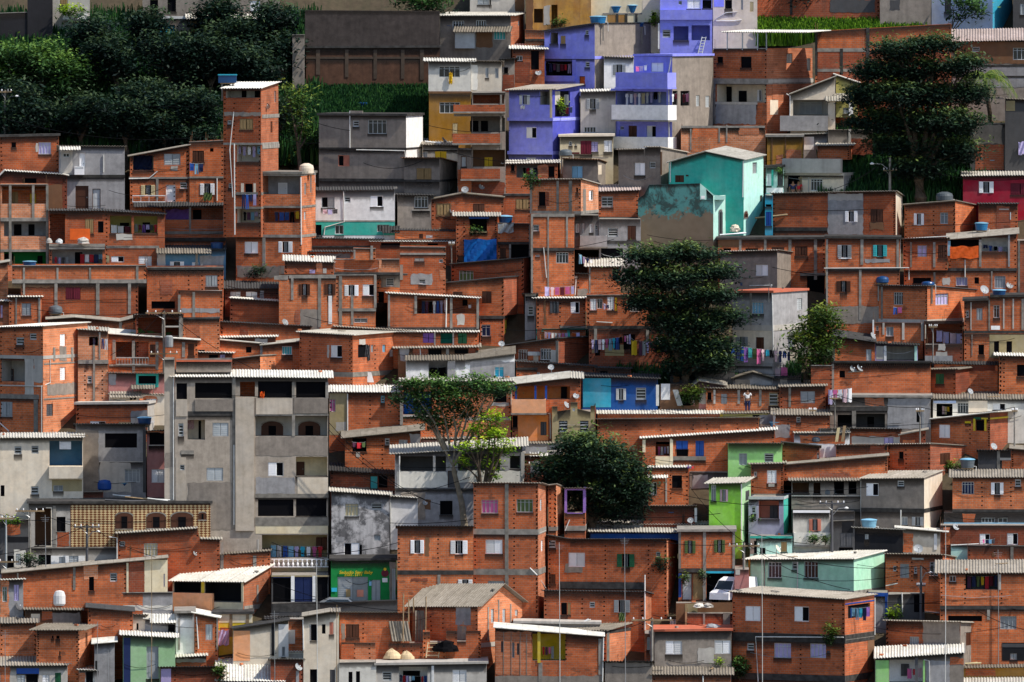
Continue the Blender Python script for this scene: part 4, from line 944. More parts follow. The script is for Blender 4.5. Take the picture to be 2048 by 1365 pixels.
H 576 608 1306 1322 w2 roof=w6 | tiny white lean to roof beside the tall beige house
q 578 1308 606 1316 cl
H 607 678 1230 1400 be top=607,1234/660,1225/678,1225 roof=w3 rc=rm | tall beige house with dark narrow windows beside the thin antenna pole
d 621 1249 634 1282; c 619 1249 622 1282 white; d 644 1249 651 1268; k 659 1245 667 1269 salmon; d 620 1339 635 1366; k 660 1340 670 1366 dgrey; P 606 1240 607 1300
H 679 820 1226 1330 b roof=t r=-0.3 | long brick wall with a brown door hole and grey sheets leaning on it
k 692 1249 718 1276 brown; t 726 1240 1280; q 683 1248 690 1280 c
H 682 752 1284 1324 bl roof=n yd=1337 D=2 n=unfinished_wall cat=wall | unfinished wall of pale orange blocks above the white plastered house
t 709 1286 1320; t 739 1284 1320; q 684 1290 708 1322 b
H 446 556 1362 1400 c roof=w38 rc=rw ov=.5 | low shed under a large bright corrugated sheet roof at the bottom
d 470 1363 500 1368
H 541 607 1318 1400 bd roof=t rc=rm | dark brick room with a bent sheet and a dish beside the tall beige house
v 592 1342 598 1366 cg
H 752 974 1328 1400 cl roof=k rc=cl top=752,1330/974,1326 | light grey concrete house with a washing recess at the bottom
b 765 1343 783 1362; L 798 1334 855 1372 w; c 905 1340 933 1366 white; d 806 1342 840 1366; v 863 1332 868 1366 w
H 678 753 1324 1400 w2 roof=n yd=1402 | white plastered room below the unfinished block wall
d 697 1344 705 1368; d 712 1343 720 1368
H 776 846 1285 1318 b roof=n yd=1336 D=2 n=unfinished_wall cat=wall | low unfinished brick wall behind the sand heaps
t 807 1287 1315; t 823 1290 1315
H 892 962 1262 1318 b yd=1335 D=2 roof=n top=892,1262/914,1262/914,1283/932,1283/932,1262/962,1262 n=unfinished_wall cat=wall | stepped unfinished brick wall under the grey plastered patch
t 960 1265 1312; t 912 1264 1280
H 846 892 1282 1318 b yd=1335.5 D=2 roof=n top=846,1264/860,1264/860,1285/892,1285 n=unfinished_wall cat=wall | broken brick wall draped with a black plastic sheet
t 858 1268 1280
H 820 956 1213 1318 b s=90 sm=bl roof=R24 rc=rm ov=.35 r=1.35 yd=1322 | gabled brick house with a beige corrugated roof and sunlit gable wall
q 912 1214 941 1250 cg; q 914 1252 932 1280 c; t 886 1216 1260; t 862 1226 1265; c 982 1218 988 1246 lgrey; c 1005 1218 1011 1245 lgrey; c 1030 1220 1036 1232 lgrey; v 975 1214 977 1282; v 996 1200 998 1256; v 1020 1208 1022 1256; h 957 1284 990 1296 cl
# ------------------------------------------------ centre bottom brick tower
H 947 1077 967 1228 b s=19 sm=bl yd=1232 roof=t ov=.25 | tall brick tower house with red and green curtained windows
g 963 1000 996 1027 pink; g 1033 999 1066 1025 olive; c 971 1080 1005 1108 white; g 976 1162 1008 1190 grey; v 1010 968 1017 1226; h 947 1059 1077 1069; h 947 1139 1077 1150; t 1028 970 1225; t 950 970 1225; t 1074 970 1225; c 1080 998 1084 1023 lgrey; c 1082 1080 1086 1104 white; h 1078 1060 1096 1066 cl; P 1060 1136 1074 1150 1092 1180
H 1097 1113 971 1075 b s=16 sm=bl yd=1160 roof=t | narrow brick bay between the tower house and the violet framed terrace
h 1097 1054 1113 1062; t 1111 975 1050
H 1129 1171 1026 1080 b yd=1150 roof=n s=3 | brick parapet of the violet framed roof terrace
Y 1129 978 1171 1026 vi; h 1129 1052 1171 1062; t 1168 1030 1050; P 1139 1040 1130 1062
H 795 947 1054 1228 b roof=t rc=rg yd=1229 | brick house with three white shuttered windows left of the tower house
s 821 1080 848 1108; s 901 1081 935 1109; s 916 1159 947 1186; h 795 1141 947 1150 dconc; v 875 1150 881 1192; t 876 1060 1138; t 798 1060 1138; q 822 1158 856 1163 bd; q 850 1075 858 1112 bw
H 1096 1334 1078 1235 b s=22 sm=bl yd=1190 roof=t rc=rg top=1096,1072/1140,1080/1334,1080 | wide brick house with white and green shutters right of the tower house
b 1098 1081 1111 1096; c 1137 1106 1170 1134; s 1234 1108 1269 1135 green; k 1094 1149 1111 1168 brown; h 1120 1165 1290 1177 dconc; t 1211 1085 1160; t 1297 1085 1160; t 1331 1085 1160; b 1312 1104 1321 1114; q 1130 1128 1165 1146 c
H 1180 1374 1066 1088 bu roof=w14 yd=1110 | bright blue boarded roof room under pale corrugated sheets
q 1182 1068 1372 1086 bu
H 1176 1476 1052 1064 cg roof=w9 yd=1060 | long low roof room under a bright white corrugated roof
q 1355 1053 1474 1062 c
H 1357 1470 1062 1215 b yd=1182 roof=k rc=conc | brick house with olive shutters above a blue framed garage
s 1369 1081 1391 1108 olive; s 1428 1080 1450 1106 olive; v 1357 1064 1362 1138; v 1406 1064 1412 1212; v 1465 1064 1470 1138; h 1357 1137 1470 1145 dconc; D 1364 1147 1384 1200 lgrey; D 1385 1147 1408 1200 tan; h 1412 1143 1468 1147 cyan; L 1413 1148 1468 1212 bk; q 1357 1147 1363 1195 blue
H 1088 1289 1184 1262 b s=18 sm=bl roof=t rc=rg | low brick row house with grey shutters and a yellow cloth on the sill
d 1122 1206 1134 1230; k 1135 1206 1141 1230 tan; b 1179 1204 1190 1216; s 1228 1200 1260 1226 grey; t 1164 1190 1230; t 1208 1190 1235; t 1283 1190 1235; P 1290 1150 1290 1260
H 1030 1200 1247 1262 c roof=k rc=cl yd=1292 D=3 | bare concrete slab roof on short walls in front of the tower house
d 1085 1250 1090 1261; v 1116 1246 1124 1262
H 1121 1213 1263 1330 b s=76 sm=bl roof=w18 rc=rm r=0.45 | brick house with a beige corrugated roof and a dark slot in its sunlit side
d 1264 1269 1269 1296; v 1213 1265 1218 1325; v 1271 1268 1274 1296; h 1121 1262 1213 1265 dconc
H 990 1207 1266 1400 b top=990,1258/1207,1275 roof=w6 ov=.2 | brick house with a bright yellow loggia under a thin white roof
L 1065 1268 1131 1322 yl; X 1075 1264 1081 1326 yl 0.06; q 991 1264 1063 1350 bl; q 991 1352 1207 1368 c; v 1197 1278 1205 1350; t 1132 1275 1322; c 1002 1283 1006 1305 dgrey; c 1024 1285 1029 1316 grey; c 1034 1287 1038 1310 dgrey; v 1007 1264 1008 1350 conc; v 1022 1264 1023 1350 conc; v 1040 1266 1041 1350 conc; v 1053 1268 1054 1350 conc; P 1207 1275 1205 1364; v 1077 1326 1085 1364
H 1210 1305 1324 1400 c roof=t rc=rg | rough grey plastered wall with a dark zigzag roof edge at the bottom
q 1212 1326 1300 1366 c
H 1289 1310 1268 1330 b roof=n | narrow brick wall beside the small green framed window at the lower centre
g 1294 1275 1300 1300 green; q 1300 1262 1309 1320 c
H 1309 1463 1262 1345 c roof=k rc=sa | grey plastered house with two square white shuttered windows
c 1331 1282 1364 1309; c 1429 1281 1462 1308; v 1390 1262 1395 1270 dconc; q 1396 1296 1428 1326 cl
H 1305 1462 1350 1400 b roof=w22 rc=rm ov=.2 | low brick house under a beige corrugated roof at the bottom
P 1406 1352 1406 1366
H 1370 1466 1226 1262 bd roof=n | low broken brick wall around the rubble yard
v 1370 1224 1374 1255 wood; v 1406 1228 1410 1250; v 1446 1226 1460 1256 conc
H 1352 1466 1206 1228 bw roof=n yd=1226 D=2 n=garden_wall cat=wall | sloping brown boundary wall above the rubble yard
q 1370 1208 1395 1226 ol
# ------------------------------------------------ lower right
H 1465 1690 1192 1400 b s=60 top=1465,1186/1690,1198 roof=w7 rc=rm | large brick house with two white shuttered windows over a white drainpipe
c 1490 1213 1521 1242; o 1588 1214 1618 1243; b 1494 1287 1508 1301; g 1548 1287 1582 1316 lilac; g 1620 1288 1652 1316 lilac; h 1465 1271 1690 1281 dconc; P 1517 1364 1512 1274 1688 1275; t 1549 1200 1270; t 1665 1205 1270; t 1686 1205 1270; t 1601 1285 1350; t 1468 1195 1265; L 1696 1206 1740 1238 blue; h 1690 1200 1748 1210 blue; h 1691 1273 1748 1280 conc; h 1465 1352 1690 1358 dconc; k 1653 1302 1660 1306 dgrey; P 1748 1196 1748 1270; q 1735 1280 1748 1340 bw
H 1491 1708 1119 1195 lt yd=1217 s=62 sm=lt roof=w14 rw=1 | mint green house with barred windows under a cream roof
g 1536 1125 1563 1156 glass; b 1584 1124 1594 1140; g 1608 1124 1636 1156 brown; v 1497 1120 1501 1185 ye; P 1596 1124 1596 1185; h 1491 1182 1708 1186 conc; v 1528 1121 1530 1185 conc
H 1469 1499 1138 1192 pk yd=1219 roof=n s=0 | narrow pinkish plaster pillar wall left of the mint green house
q 1471 1140 1480 1150 cl
H 1771 1886 1110 1188 b s=30 roof=t rc=rm | brick house with grey barred windows right of the mint green house
b 1786 1132 1793 1143; g 1800 1128 1818 1156 grey; b 1828 1134 1834 1148; g 1859 1124 1876 1152 glass; q 1824 1116 1848 1120 cl; t 1794 1120 1165; t 1824 1120 1165; P 1772 1172 1796 1167
H 1776 1850 1188 1232 cd roof=n | shaded grey room under the brick house with a white pipe
P 1804 1186 1805 1225; d 1828 1190 1850 1225
H 1736 1776 1186 1236 cg roof=n | blue framed grey recess beside the sunlit balcony
h 1736 1186 1776 1193 blue; v 1770 1190 1775 1232 blue
H 1880 2062 1146 1300 b roof=w22 rc=rm ov=.4 | large brick house at the right edge with dark red and yellow washing behind bars
L 1931 1149 1997 1180 cd; g 1899 1152 1912 1164 brown; h 1880 1212 2062 1219 dconc; t 1930 1150 1210; v 1998 1149 2002 1180 cl; t 2003 1185 1210; g 2000 1233 2033 1259 grey; d 1896 1232 1964 1243; v 1974 1220 1980 1240; q 2004 1286 2062 1322 bk; h 2004 1288 2062 1295 dgrey; c 2020 1307 2034 1320 grey
H 1892 1962 1127 1146 b roof=w10 | small brick roof room with a white bordered window under a cream sheet
c 1893 1129 1903 1140 white; d 1896 1130 1901 1139
H 1935 2062 1093 1160 b roof=p | brick wall house with a grey column behind the beige roofed house
v 2021 1094 2027 1122; t 1990 1100 1125; q 1984 1106 1990 1114 bw
H 1902 1936 1092 1115 tp roof=p | turquoise painted roof wall with a white pipe
P 1902 1091 1958 1088
H 1772 1921 1244 1330 b s=84 sm=c roof=t | brick and rough plaster house with a dotted roof edge
q 1846 1246 1920 1302 c; g 1819 1274 1838 1291 grey; k 1932 1264 1947 1292 brown; t 1774 1246 1300; t 1918 1246 1300
H 1750 1928 1318 1400 c roof=w18 top=1750,1318/1928,1308 | lime green fronted house under a cream roof with pink washing
q 1751 1321 1778 1366 lm; L 1779 1320 1845 1366 w; q 1846 1320 1850 1366 lm; q 1852 1322 1900 1366 cg; k 1802 1328 1818 1352 dgrey; q 1900 1316 1980 1330 b; P 1848 1320 1858 1322 1859 1364; v 1830 1316 1836 1366 dgrey
H 1908 2062 1337 1352 ye roof=w6 rc=rm | low ochre wall under cluttered pale sheets at the lower right
d 1912 1342 1920 1350; q 1932 1338 1990 1352 b
H 1872 2062 1370 1400 w2 roof=w20 rc=rw ov=.3 | low house under a bright cream roof at the bottom right corner
d 1900 1372 1910 1390
# ------------------------------------------------ right middle
H 1502 1568 932 995 b top=1502,931/1568,930 s=0 roof=w4 rc=rm | small brick front with a closed white shutter above the lilac balcony
c 1534 941 1553 967; b 1508 944 1514 953; t 1564 935 990; q 1537 968 1549 974 cl; q 1500 988 1568 994 conc
H 1568 1776 928 962 b top=1568,929/1776,912 roof=w4 rc=rm yd=991 | long brick side wall under the sloping beige roof
t 1772 918 940; q 1640 945 1700 960 bd
H 1565 1640 888 930 b roof=t rc=rg top=1565,887/1640,892 | brick wall beside the bright green house
c 1634 906 1642 920 white; t 1568 895 925
H 1456 1565 888 965 lm roof=t | bright green upper house with a grey shutter and a louvred window
g 1478 907 1494 931 grey; b 1529 907 1547 925
H 1418 1484 968 1090 gr s=18 sm=lg roof=w9 ov=.4 | vivid green house with two shuttered windows under a white roof edge
g 1422 969 1432 1003 grey; s 1440 979 1456 1004 lpink; k 1491 980 1499 1003 dgrey; P 1483 968 1483 1080
H 1285 1550 881 960 b top=1285,878/1550,861 roof=w5 rc=rw ov=.2 yd=950 | wide brick house with a yellow framed washing loggia and blue curtains
L 1311 884 1340 912 bd; k 1352 882 1376 899 blue; d 1353 899 1376 913; k 1391 882 1408 913 blue; h 1345 913 1412 921 conc; v 1285 880 1291 905 cm; v 1340 880 1346 932 cm; q 1311 913 1340 932 cm; h 1378 943 1460 950 conc; h 1340 878 1344 880 cm; d 1312 884 1340 889; q 1455 900 1478 940 bd
H 1379 1456 945 1022 cg yd=951 roof=n | blank grey cement wall left of the vivid green house
v 1379 948 1384 1015; q 1386 950 1416 1015 cg
H 1297 1378 936 1012 b roof=w4 | brick house with a small white awning right of the round dark tree
d 1344 951 1364 977; o 1301 965 1314 991; A 1293 950 1336 956 rw; v 1331 957 1334 1005 cl; t 1341 940 1000
H 1287 1391 1014 1062 bd roof=t rc=rm s=0 | dark brick roof room with a white post under a dotted roof edge
v 1389 1016 1394 1045 w; c 1364 1028 1370 1045 brown
H 1497 1568 995 1072 lv s=16 sm=te roof=n yd=1076 | lilac plastered house with a pink loggia
L 1517 1002 1558 1038 salmon; b 1503 1013 1511 1028; k 1540 1012 1556 1037 dgrey; h 1497 994 1568 999 lgrey
H 1500 1585 1073 1112 tp roof=n | pale turquoise storey under the lilac house with dark doors
d 1508 1082 1514 1108; d 1520 1096 1531 1108; k 1562 1084 1574 1104 tan; q 1500 1074 1512 1108 c; h 1500 1073 1585 1077 te
H 1583 1722 964 1030 c roof=w9 rc=rm ov=.25 | brownish grey house with three open window holes and a red cloth
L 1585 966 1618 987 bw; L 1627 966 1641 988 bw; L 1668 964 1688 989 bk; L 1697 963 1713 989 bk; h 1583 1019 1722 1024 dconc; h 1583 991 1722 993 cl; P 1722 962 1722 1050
H 1722 1849 958 1068 c s=37 sm=be roof=w13 rc=rm yd=1066 | brownish grey house with a half open white shutter and a beige lit side
o 1732 967 1757 992; b 1795 962 1808 973; h 1722 1018 1849 1024 dconc; g 1803 1034 1815 1050 grey; s 1824 1034 1850 1052 grey; P 1802 1020 1802 1052
H 1595 1710 1024 1070 cd roof=n yd=1064 | shaded grey wall under the brownish grey house
d 1680 1046 1708 1060; q 1640 1030 1660 1050 cg
H 1905 2062 954 1022 b roof=w13 rc=rm ov=.3 yd=1048 | brick house at the right edge with a curtained window and a white shuttered one
g 1924 964 1948 989 navy; s 1982 965 2007 990; b 2030 959 2042 974 lgrey; t 1964 960 1015; t 2022 960 1015; h 1905 1019 2062 1024 dconc
H 1888 2062 1024 1052 cd roof=n | dark shaded storey with small white framed openings at the right edge
g 1963 1036 1990 1046 glass; g 1996 1036 2015 1046 glass; q 1925 1028 1950 1046 b; h 1888 1046 2062 1051 ltblue
H 1880 2062 1052 1100 bd roof=n | dark brick wall with two white half open shutters at the right edge
o 1959 1068 1980 1090; o 2014 1067 2036 1090; q 1888 1055 1900 1090 b
H 1776 1861 890 948 b s=95 sm=bd roof=t rc=rm | brick house with a small dark window and brown shutters on its long side
d 1797 904 1807 918; k 1880 906 1900 930 brown; t 1812 895 940; t 1858 895 940
H 1672 1776 890 918 b roof=t | low brick wall behind the beige sloping roof with a dotted edge
t 1772 892 912; q 1740 892 1770 912 bd
H 2022 2062 900 950 b roof=w5 rc=rm | brick corner cut by the right edge above the white roofed brick house
t 2025 905 945
H 1956 2022 902 948 cd roof=t rc=rg | dark recess between brick walls with a dish above it
v 1994 903 2000 944; h 2000 916 2022 921 cl; q 2003 922 2020 940 b
H 1708 1806 1059 1112 bk roof=t rc=rw top=1708,1057/1806,1060 | black painted wall block under a dotted roof edge
c 1730 1069 1737 1079 lgrey
H 1806 1881 1064 1112 be roof=w3 top=1806,1060/1881,1066 ov=.8 | beige walled room with a dish in front of its plain wall
q 1806 1066 1826 1106 b; v 1868 1068 1874 1100 w
H 1586 1660 1024 1100 w2 roof=n | cream white house with plants on its window ledge
s 1618 1038 1642 1063 salmon; h 1586 1021 1660 1026 white; B 1588 1066 1660 1094 w2 0.5
H 1660 1710 1042 1112 cd roof=p | dark grey shed wall between the cream house and the black wall
k 1680 1066 1704 1095 dgrey; d 1678 1096 1706 1104; q 1684 1044 1706 1066 bk
H 1853 1981 842 895 b s=70 sm=bd top=1853,840/1981,825 roof=w4 ov=.5 | brick house with a white shutter and a yellow framed window
c 1878 850 1900 876; d 1951 842 1969 862; v 1947 838 1951 862 yl; v 1969 838 1973 862 yl; h 1930 843 1942 847 yl; h 1963 836 1976 839 yl; h 1948 835 1962 839 green; t 1940 845 890; t 1978 840 890
H 1866 2062 800 845 w2 roof=w14 rc=rm ov=.35 | white house with a washing opening under a long corrugated roof at the right edge
L 1873 808 1905 834 bk; g 1915 806 1937 828 glass; o 1986 807 2011 820; q 1867 802 1912 807 lbl; q 1937 802 1975 834 be
H 1640 1700 858 890 w roof=t rc=rm | white low wall with a leaning board and a round dish behind it
q 1662 860 1666 888 cl; q 1676 860 1700 884 cl
H 1700 1802 861 890 b roof=t rc=rg top=1700,857/1802,861 s=0 | low brick and grey wall right of the white wall
q 1702 874 1800 889 cl; c 1768 875 1787 888 lilac; q 1720 866 1790 878 b
H 1802 1852 868 892 bd roof=w6 rc=rm top=1802,872/1852,861 | small dark brick shed under a pale tilted sheet
q 1806 880 1830 890 b
H 1660 1862 795 860 c roof=k rc=conc | grey concrete house with dark open ground floor bays and washing
L 1675 830 1704 855 bk; L 1712 828 1770 856 cd; d 1735 834 1748 855; q 1776 797 1860 858 cg; q 1730 797 1768 812 bl; h 1660 814 1775 822 dconc; v 1704 822 1712 858; d 1833 822 1840 845; v 1844 815 1848 858 metal
H 1719 1846 745 796 bd top=1719,744/1822,731/1846,734 roof=w5 rc=rm | dark brick house with a red door under a cream sloping roof
D 1731 752 1742 788 red; b 1776 749 1797 777 lgrey; q 1719 748 1729 790 be; t 1740 745 785; h 1719 786 1846 790 conc
H 1701 1722 745 796 be roof=t | beige block wall with two dishes on top
h 1701 772 1722 776 conc
H 1847 1912 741 798 b s=74 sm=bd roof=w10 rc=rm | brick house with a green shutter under a grey roof
k 1871 748 1888 768 green; t 1850 745 790
H 1868 1996 730 745 b roof=w12 rc=rg yd=760 | low brick strip under a dark corrugated roof
q 1900 732 1990 742 bd
H 1998 2062 712 792 b roof=w6 ov=.3 | brick house with a black opening at the right edge under a cream roof
d 2034 730 2062 753; t 2001 715 785; t 2008 715 785
H 1666 1862 726 806 b roof=t rc=rg yd=800 | shaded brick storey behind the beige block wall
d 1679 742 1690 756; v 1663 728 1668 780; h 1666 722 1862 727 dconc
H 1622 1664 731 800 b roof=p | orange brick corner wall beside the small tree
t 1662 735 790
H 1667 1750 676 724 b top=1667,674/1750,684 roof=w15 rc=rg | brick house with a small grey window under a dark sloping roof
c 1732 699 1743 722 lgrey; v 1665 678 1670 722 conc; d 1678 678 1681 684
H 1750 1836 689 724 lp top=1750,686/1836,691 roof=w9 rc=rg | pale blue loggia room with dark washing right of the brick house
L 1772 692 1830 721 cl; v 1768 692 1773 722 w; v 1829 692 1834 722 tp; q 1752 692 1768 720 cl
H 1850 1926 690 728 bd roof=n | dark brick wall under the lilac washing with pale block patches
q 1876 688 1890 702 cl; q 1872 704 1895 714 cl; h 1850 712 1905 724 cg
H 1746 1855 572 644 b s=101 sm=b roof=t rc=rg yd=690 | brick house jutting out with a tall open window and lilac shutters on its side
g 1787 585 1806 610 glass; b 1750 585 1757 599; g 1871 587 1897 611 lilac; v 1762 574 1766 640; h 1746 640 1855 646 cl; t 1853 575 640; h 1856 637 1925 643 cl
H 1746 1846 646 690 b yd=689 roof=n | lower brick storey with pale columns and a barred grey window
g 1772 654 1787 673 grey; v 1765 646 1769 670 cl; v 1804 646 1809 680 cl; v 1842 646 1847 682 cl; b 1752 652 1757 662; v 1745 640 1748 670 w
H 1848 1926 642 692 bd yd=700 roof=n | dark open recess with lilac bed sheets hanging in it
L 1852 648 1924 690 bd; q 1850 650 1866 678 be
H 1928 2062 598 664 b roof=k rc=dconc top=1928,603/1978,601/1980,595/2062,594 yd=716 | brick house at the right edge with pale wooden ribs and three narrow windows
b 1932 621 1938 636; c 1953 617 1965 641 grey; g 1987 611 1999 636 brown; v 1941 605 1943 660 cl; v 1977 600 1980 662 conc; v 2006 598 2009 658 cl; v 2025 598 2028 658 cl; h 1928 662 2062 668 dconc; v 2043 598 2048 660; q 1982 652 2000 660 w
H 1928 2062 668 720 b yd=717 roof=n | brick and beige ground floor with three slot windows at the right edge
q 1979 670 2062 716 ol; d 1957 690 1968 710; d 1988 683 1998 706; d 2013 683 2024 706; v 1943 670 1945 712 conc
H 1808 2034 541 592 b yd=597 roof=n | brick storey with a lilac shutter and a barred window below the orange cloth
g 1912 555 1935 572 lilac; d 1949 555 1958 568; g 1989 552 2011 577 grey; d 1826 556 1862 567; v 1867 545 1871 580; v 1982 543 1985 580; h 1808 537 2034 542 dconc; q 1885 556 1900 570 cl; P 1930 520 1930 555
H 1897 2034 480 541 b yd=598 roof=w12 rc=rm top=1897,479/2034,468 | brick terrace house with an orange cloth and a washing loggia under a sloping roof
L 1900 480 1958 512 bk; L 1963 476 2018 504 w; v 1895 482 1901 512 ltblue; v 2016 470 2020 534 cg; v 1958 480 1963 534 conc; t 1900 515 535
H 1806 1896 478 541 b yd=600 roof=t rc=rg | brick storey with a curtained window and brown shutters
g 1835 491 1854 514 lilac; k 1876 490 1894 517 brown; v 1820 485 1824 535; v 1866 485 1871 535; P 1800 536 1801 478 1895 473
H 2034 2062 480 600 bd roof=n | dark brick edge wall cut by the right border of the photo
v 2036 482 2040 600 conc
H 1652 1800 478 650 b roof=k rc=dconc | brick house with grey and turquoise shutters above a long white gutter
s 1675 490 1703 516 grey; s 1746 490 1774 514 teal; v 1721 479 1727 530; v 1793 479 1798 535; v 1652 479 1656 612; s 1673 562 1701 585 brown; v 1718 540 1723 640; q 1654 613 1800 648 c; P 1648 537 1818 536 1818 560; q 1729 518 1780 526 cg; h 1652 536 1800 541 dconc; q 1677 514 1703 518 w
H 1436 1651 478 600 b yd=556 roof=k rc=dconc | long brick building with square dark holes under a dark slab roof
d 1447 497 1462 503; d 1491 497 1516 502; k 1543 495 1568 505 brown; k 1590 493 1615 512 brown; v 1478 479 1483 505; v 1528 479 1533 505; v 1577 479 1583 505; v 1628 479 1634 560; h 1600 546 1651 552 conc; d 1614 550 1650 588; q 1436 479 1480 494 bw
H 1440 1555 504 592 c s=62 sm=c roof=t yd=594 | grey beige house with a white shuttered window right of the dark tree
c 1511 530 1536 552 white; b 1472 527 1485 540; c 1594 529 1604 551 maroon; c 1438 531 1456 540 lgrey; P 1500 572 1545 571
H 1465 1546 587 760 cg s=70 roof=k rc=sa yd=764 | grey house above the long row of blue and purple washing
g 1503 605 1527 628 ltblue; h 1465 651 1546 661 cl; k 1512 675 1528 702 brown; s 1472 674 1496 693 grey; P 1545 586 1547 700; v 1500 587 1504 651; c 1594 597 1604 620 lgrey; q 1466 662 1545 700 be; h 1465 727 1546 732 cg
H 1549 1595 672 720 be roof=w20 rc=rg | small beige shed with a white bordered window beside the small green tree
k 1573 674 1589 697 white; d 1575 677 1587 694
H 1809 1911 411 478 b s=46 sm=b roof=t rc=rm top=1809,410/1911,405 yd=484 | brick house with two framed windows and a long right side wall
s 1828 427 1848 451; g 1880 426 1896 448 grey; t 1867 415 470; t 1909 410 475
H 1957 2036 411 474 b roof=w4 rc=rg top=1957,408/2036,408 | sunlit brick house with a dark stain below the crimson house
q 1993 413 2020 470 bd; h 1998 418 2018 420 cl; v 2020 425 2022 440 lgrey
H 1545 1792 386 474 b roof=t s=14 sm=be top=1545,388/1792,383 | long brick house whose middle bay is grey cement with a white shuttered window
q 1656 388 1726 470 cg; q 1657 388 1725 401 cl; s 1690 422 1715 445; k 1741 419 1766 444 brown; h 1545 455 1655 462 dconc; t 1789 390 470; q 1740 446 1768 460 bw
H 1926 2062 352 414 cr roof=w12 ov=.25 | crimson house with white shutters under a cream roof
s 1958 363 1987 387; k 2021 367 2062 390 maroon
H 1568 1688 318 386 be s=40 sm=cg roof=n top=1568,346/1688,346 | beige house with a patterned balustrade balcony under the small brick roof room
X 1568 318 1685 346 cl 0.5; h 1568 346 1688 351 cl; d 1575 352 1600 376; g 1621 358 1645 382 glass; v 1616 355 1619 384 cl; d 1710 350 1722 378; c 1597 355 1604 376 ol; q 1573 322 1600 340 bw; q 1606 322 1630 340 bw; q 1636 322 1662 340 bw
H 1635 1700 292 320 b s=14 roof=w14 ov=.4 yd=345 | small brick roof room under a bright white roof
d 1615 296 1635 316; t 1697 295 315
H 1532 1568 336 388 tp roof=k rc=dconc | pale green narrow house between the turquoise gable and the balustrade
D 1555 341 1566 372 dgrey; c 1532 348 1542 372 white; v 1543 340 1547 372 te; q 1533 376 1566 386 w
H 1530 1546 392 470 tq roof=n | bright blue narrow wall beside the pale turquoise side wall
k 1531 424 1543 452 blue; d 1531 409 1543 414
H 1534 1606 273 338 ye roof=k rc=conc | ochre boarded shed above the turquoise gable house
v 1543 275 1545 333 bw; v 1570 275 1572 333 bw; q 1552 310 1566 328 bl; q 1570 300 1603 317 bl
H 1607 1655 270 294 cg roof=w4 yd=300 | white sheeted lean to beside the ochre shed
q 1608 274 1628 300 w
H 1656 1746 260 292 c roof=n yd=320 | weathered grey wall at the foot of the large dark tree on the right
v 1697 258 1702 286 cl; q 1700 278 1745 310 bd; d 1738 266 1750 276
H 1322 1338 300 320 or yd=325 roof=n D=1.6 n=garden_wall cat=wall | small sunlit orange brick post below the grey side wall
t 1330 302 318
H 1362 1532 256 315 bl roof=n top=1362,257/1475,256/1520,250/1532,262 yd=320 | patchwork of sunlit brick yard walls below the grey parapet
q 1385 256 1440 276 b; q 1383 277 1418 305 b; q 1420 277 1460 300 b; v 1437 256 1440 285; v 1452 250 1455 285 conc; q 1478 252 1518 270 bl; h 1362 252 1530 256 conc; v 1380 258 1383 300 conc
H 1340 1488 326 470 te s=40 sm=tp top=1340,325/1412,304/1488,320 roof=w4 rc=rw r=0.25 | turquoise gabled house with a pale sunlit side wall
k 1350 351 1368 365 brown; v 1338 322 1343 400 te; v 1483 322 1488 400 te; g 1505 325 1514 348 lgrey; c 1520 391 1525 404 brown; a 1488 423 1495 436 brown; P 1487 322 1486 395; P 1341 325 1341 365; h 1372 350 1377 353 brown
H 1276 1427 400 505 to s=46 sm=tp top=1276,397/1288,390/1298,370/1400,367/1427,392 roof=n | old building with peeling turquoise paint and arched side windows
a 1437 420 1444 472 dgrey; a 1463 421 1469 452 dgrey
H 1400 1450 392 400 tp roof=n top=1400,367/1428,390/1455,393 yd=502 D=3.5 | short white lean to roof edge of the old turquoise building
q 1402 392 1410 398 w
H 1237 1322 303 415 c s=54 roof=t top=1237,301/1288,300/1290,296/1322,296 yd=418 | brown grey rendered house with a white shutter beside the turquoise gable
c 1269 326 1290 351; b 1299 324 1311 337; q 1256 380 1276 412 cl; v 1321 304 1324 350 bw
# ------------------------------------------------ top centre and right
H 880 1022 34 122 c s=26 sm=bl roof=w10 ov=.3 | upper grey house with white windows and a sunlit brick side
g 905 42 928 62 glass; g 952 41 972 58 glass; X 912 64 951 97 lgrey 0.4; g 987 62 1011 80 teal; q 872 64 910 118 c; A 905 52 1022 64 rm; q 952 64 985 95 bw; b 1036 42 1040 52
H 940 1050 0 30 cl top=940,-25/1050,-25 roof=n | pale block house at the top edge of the photo left of the ruin
c 955 0 978 10 lgrey; d 979 0 982 10; q 1030 -10 1048 24 bw
H 857 942 124 185 w2 s=0 roof=w9 ov=.3 yd=286 | off white house with a flag hanging from its barred window
g 878 133 920 155 glass; h 857 183 942 187 bw
H 858 942 187 286 ye yd=287 roof=n | ochre yellow house wall with a barred white window
g 879 205 920 227 glass; k 905 247 915 268 cream
H 942 1004 124 184 be s=0 roof=t yd=282 | beige corner room with two narrow windows above the broken terrace
c 971 136 977 156 lgrey; c 990 137 997 157 grey; q 942 130 955 180 w2
H 944 1012 185 396 c roof=n s=0 | tall bare house with brick balconies stacked one over another
L 946 190 1008 208 bd; L 938 236 1010 264 c; B 907 210 1010 227 b 1.1; h 908 228 1008 233 conc; d 940 242 957 263; d 962 242 976 263; B 905 268 1000 290 b 1.1; L 946 300 1010 334 bw; k 969 315 985 335 yellow; B 922 338 1000 362 b 0.9; q 944 364 1010 394 bd; v 1000 190 1004 300 conc
H 915 944 298 396 c yd=400 roof=n | brownish wall strip with a white door left of the stacked balconies
D 922 313 933 334 lgrey; q 916 340 943 390 b
H 845 918 290 325 be roof=w16 rc=rm | small beige house with a yellow shutter beside the white lit wall
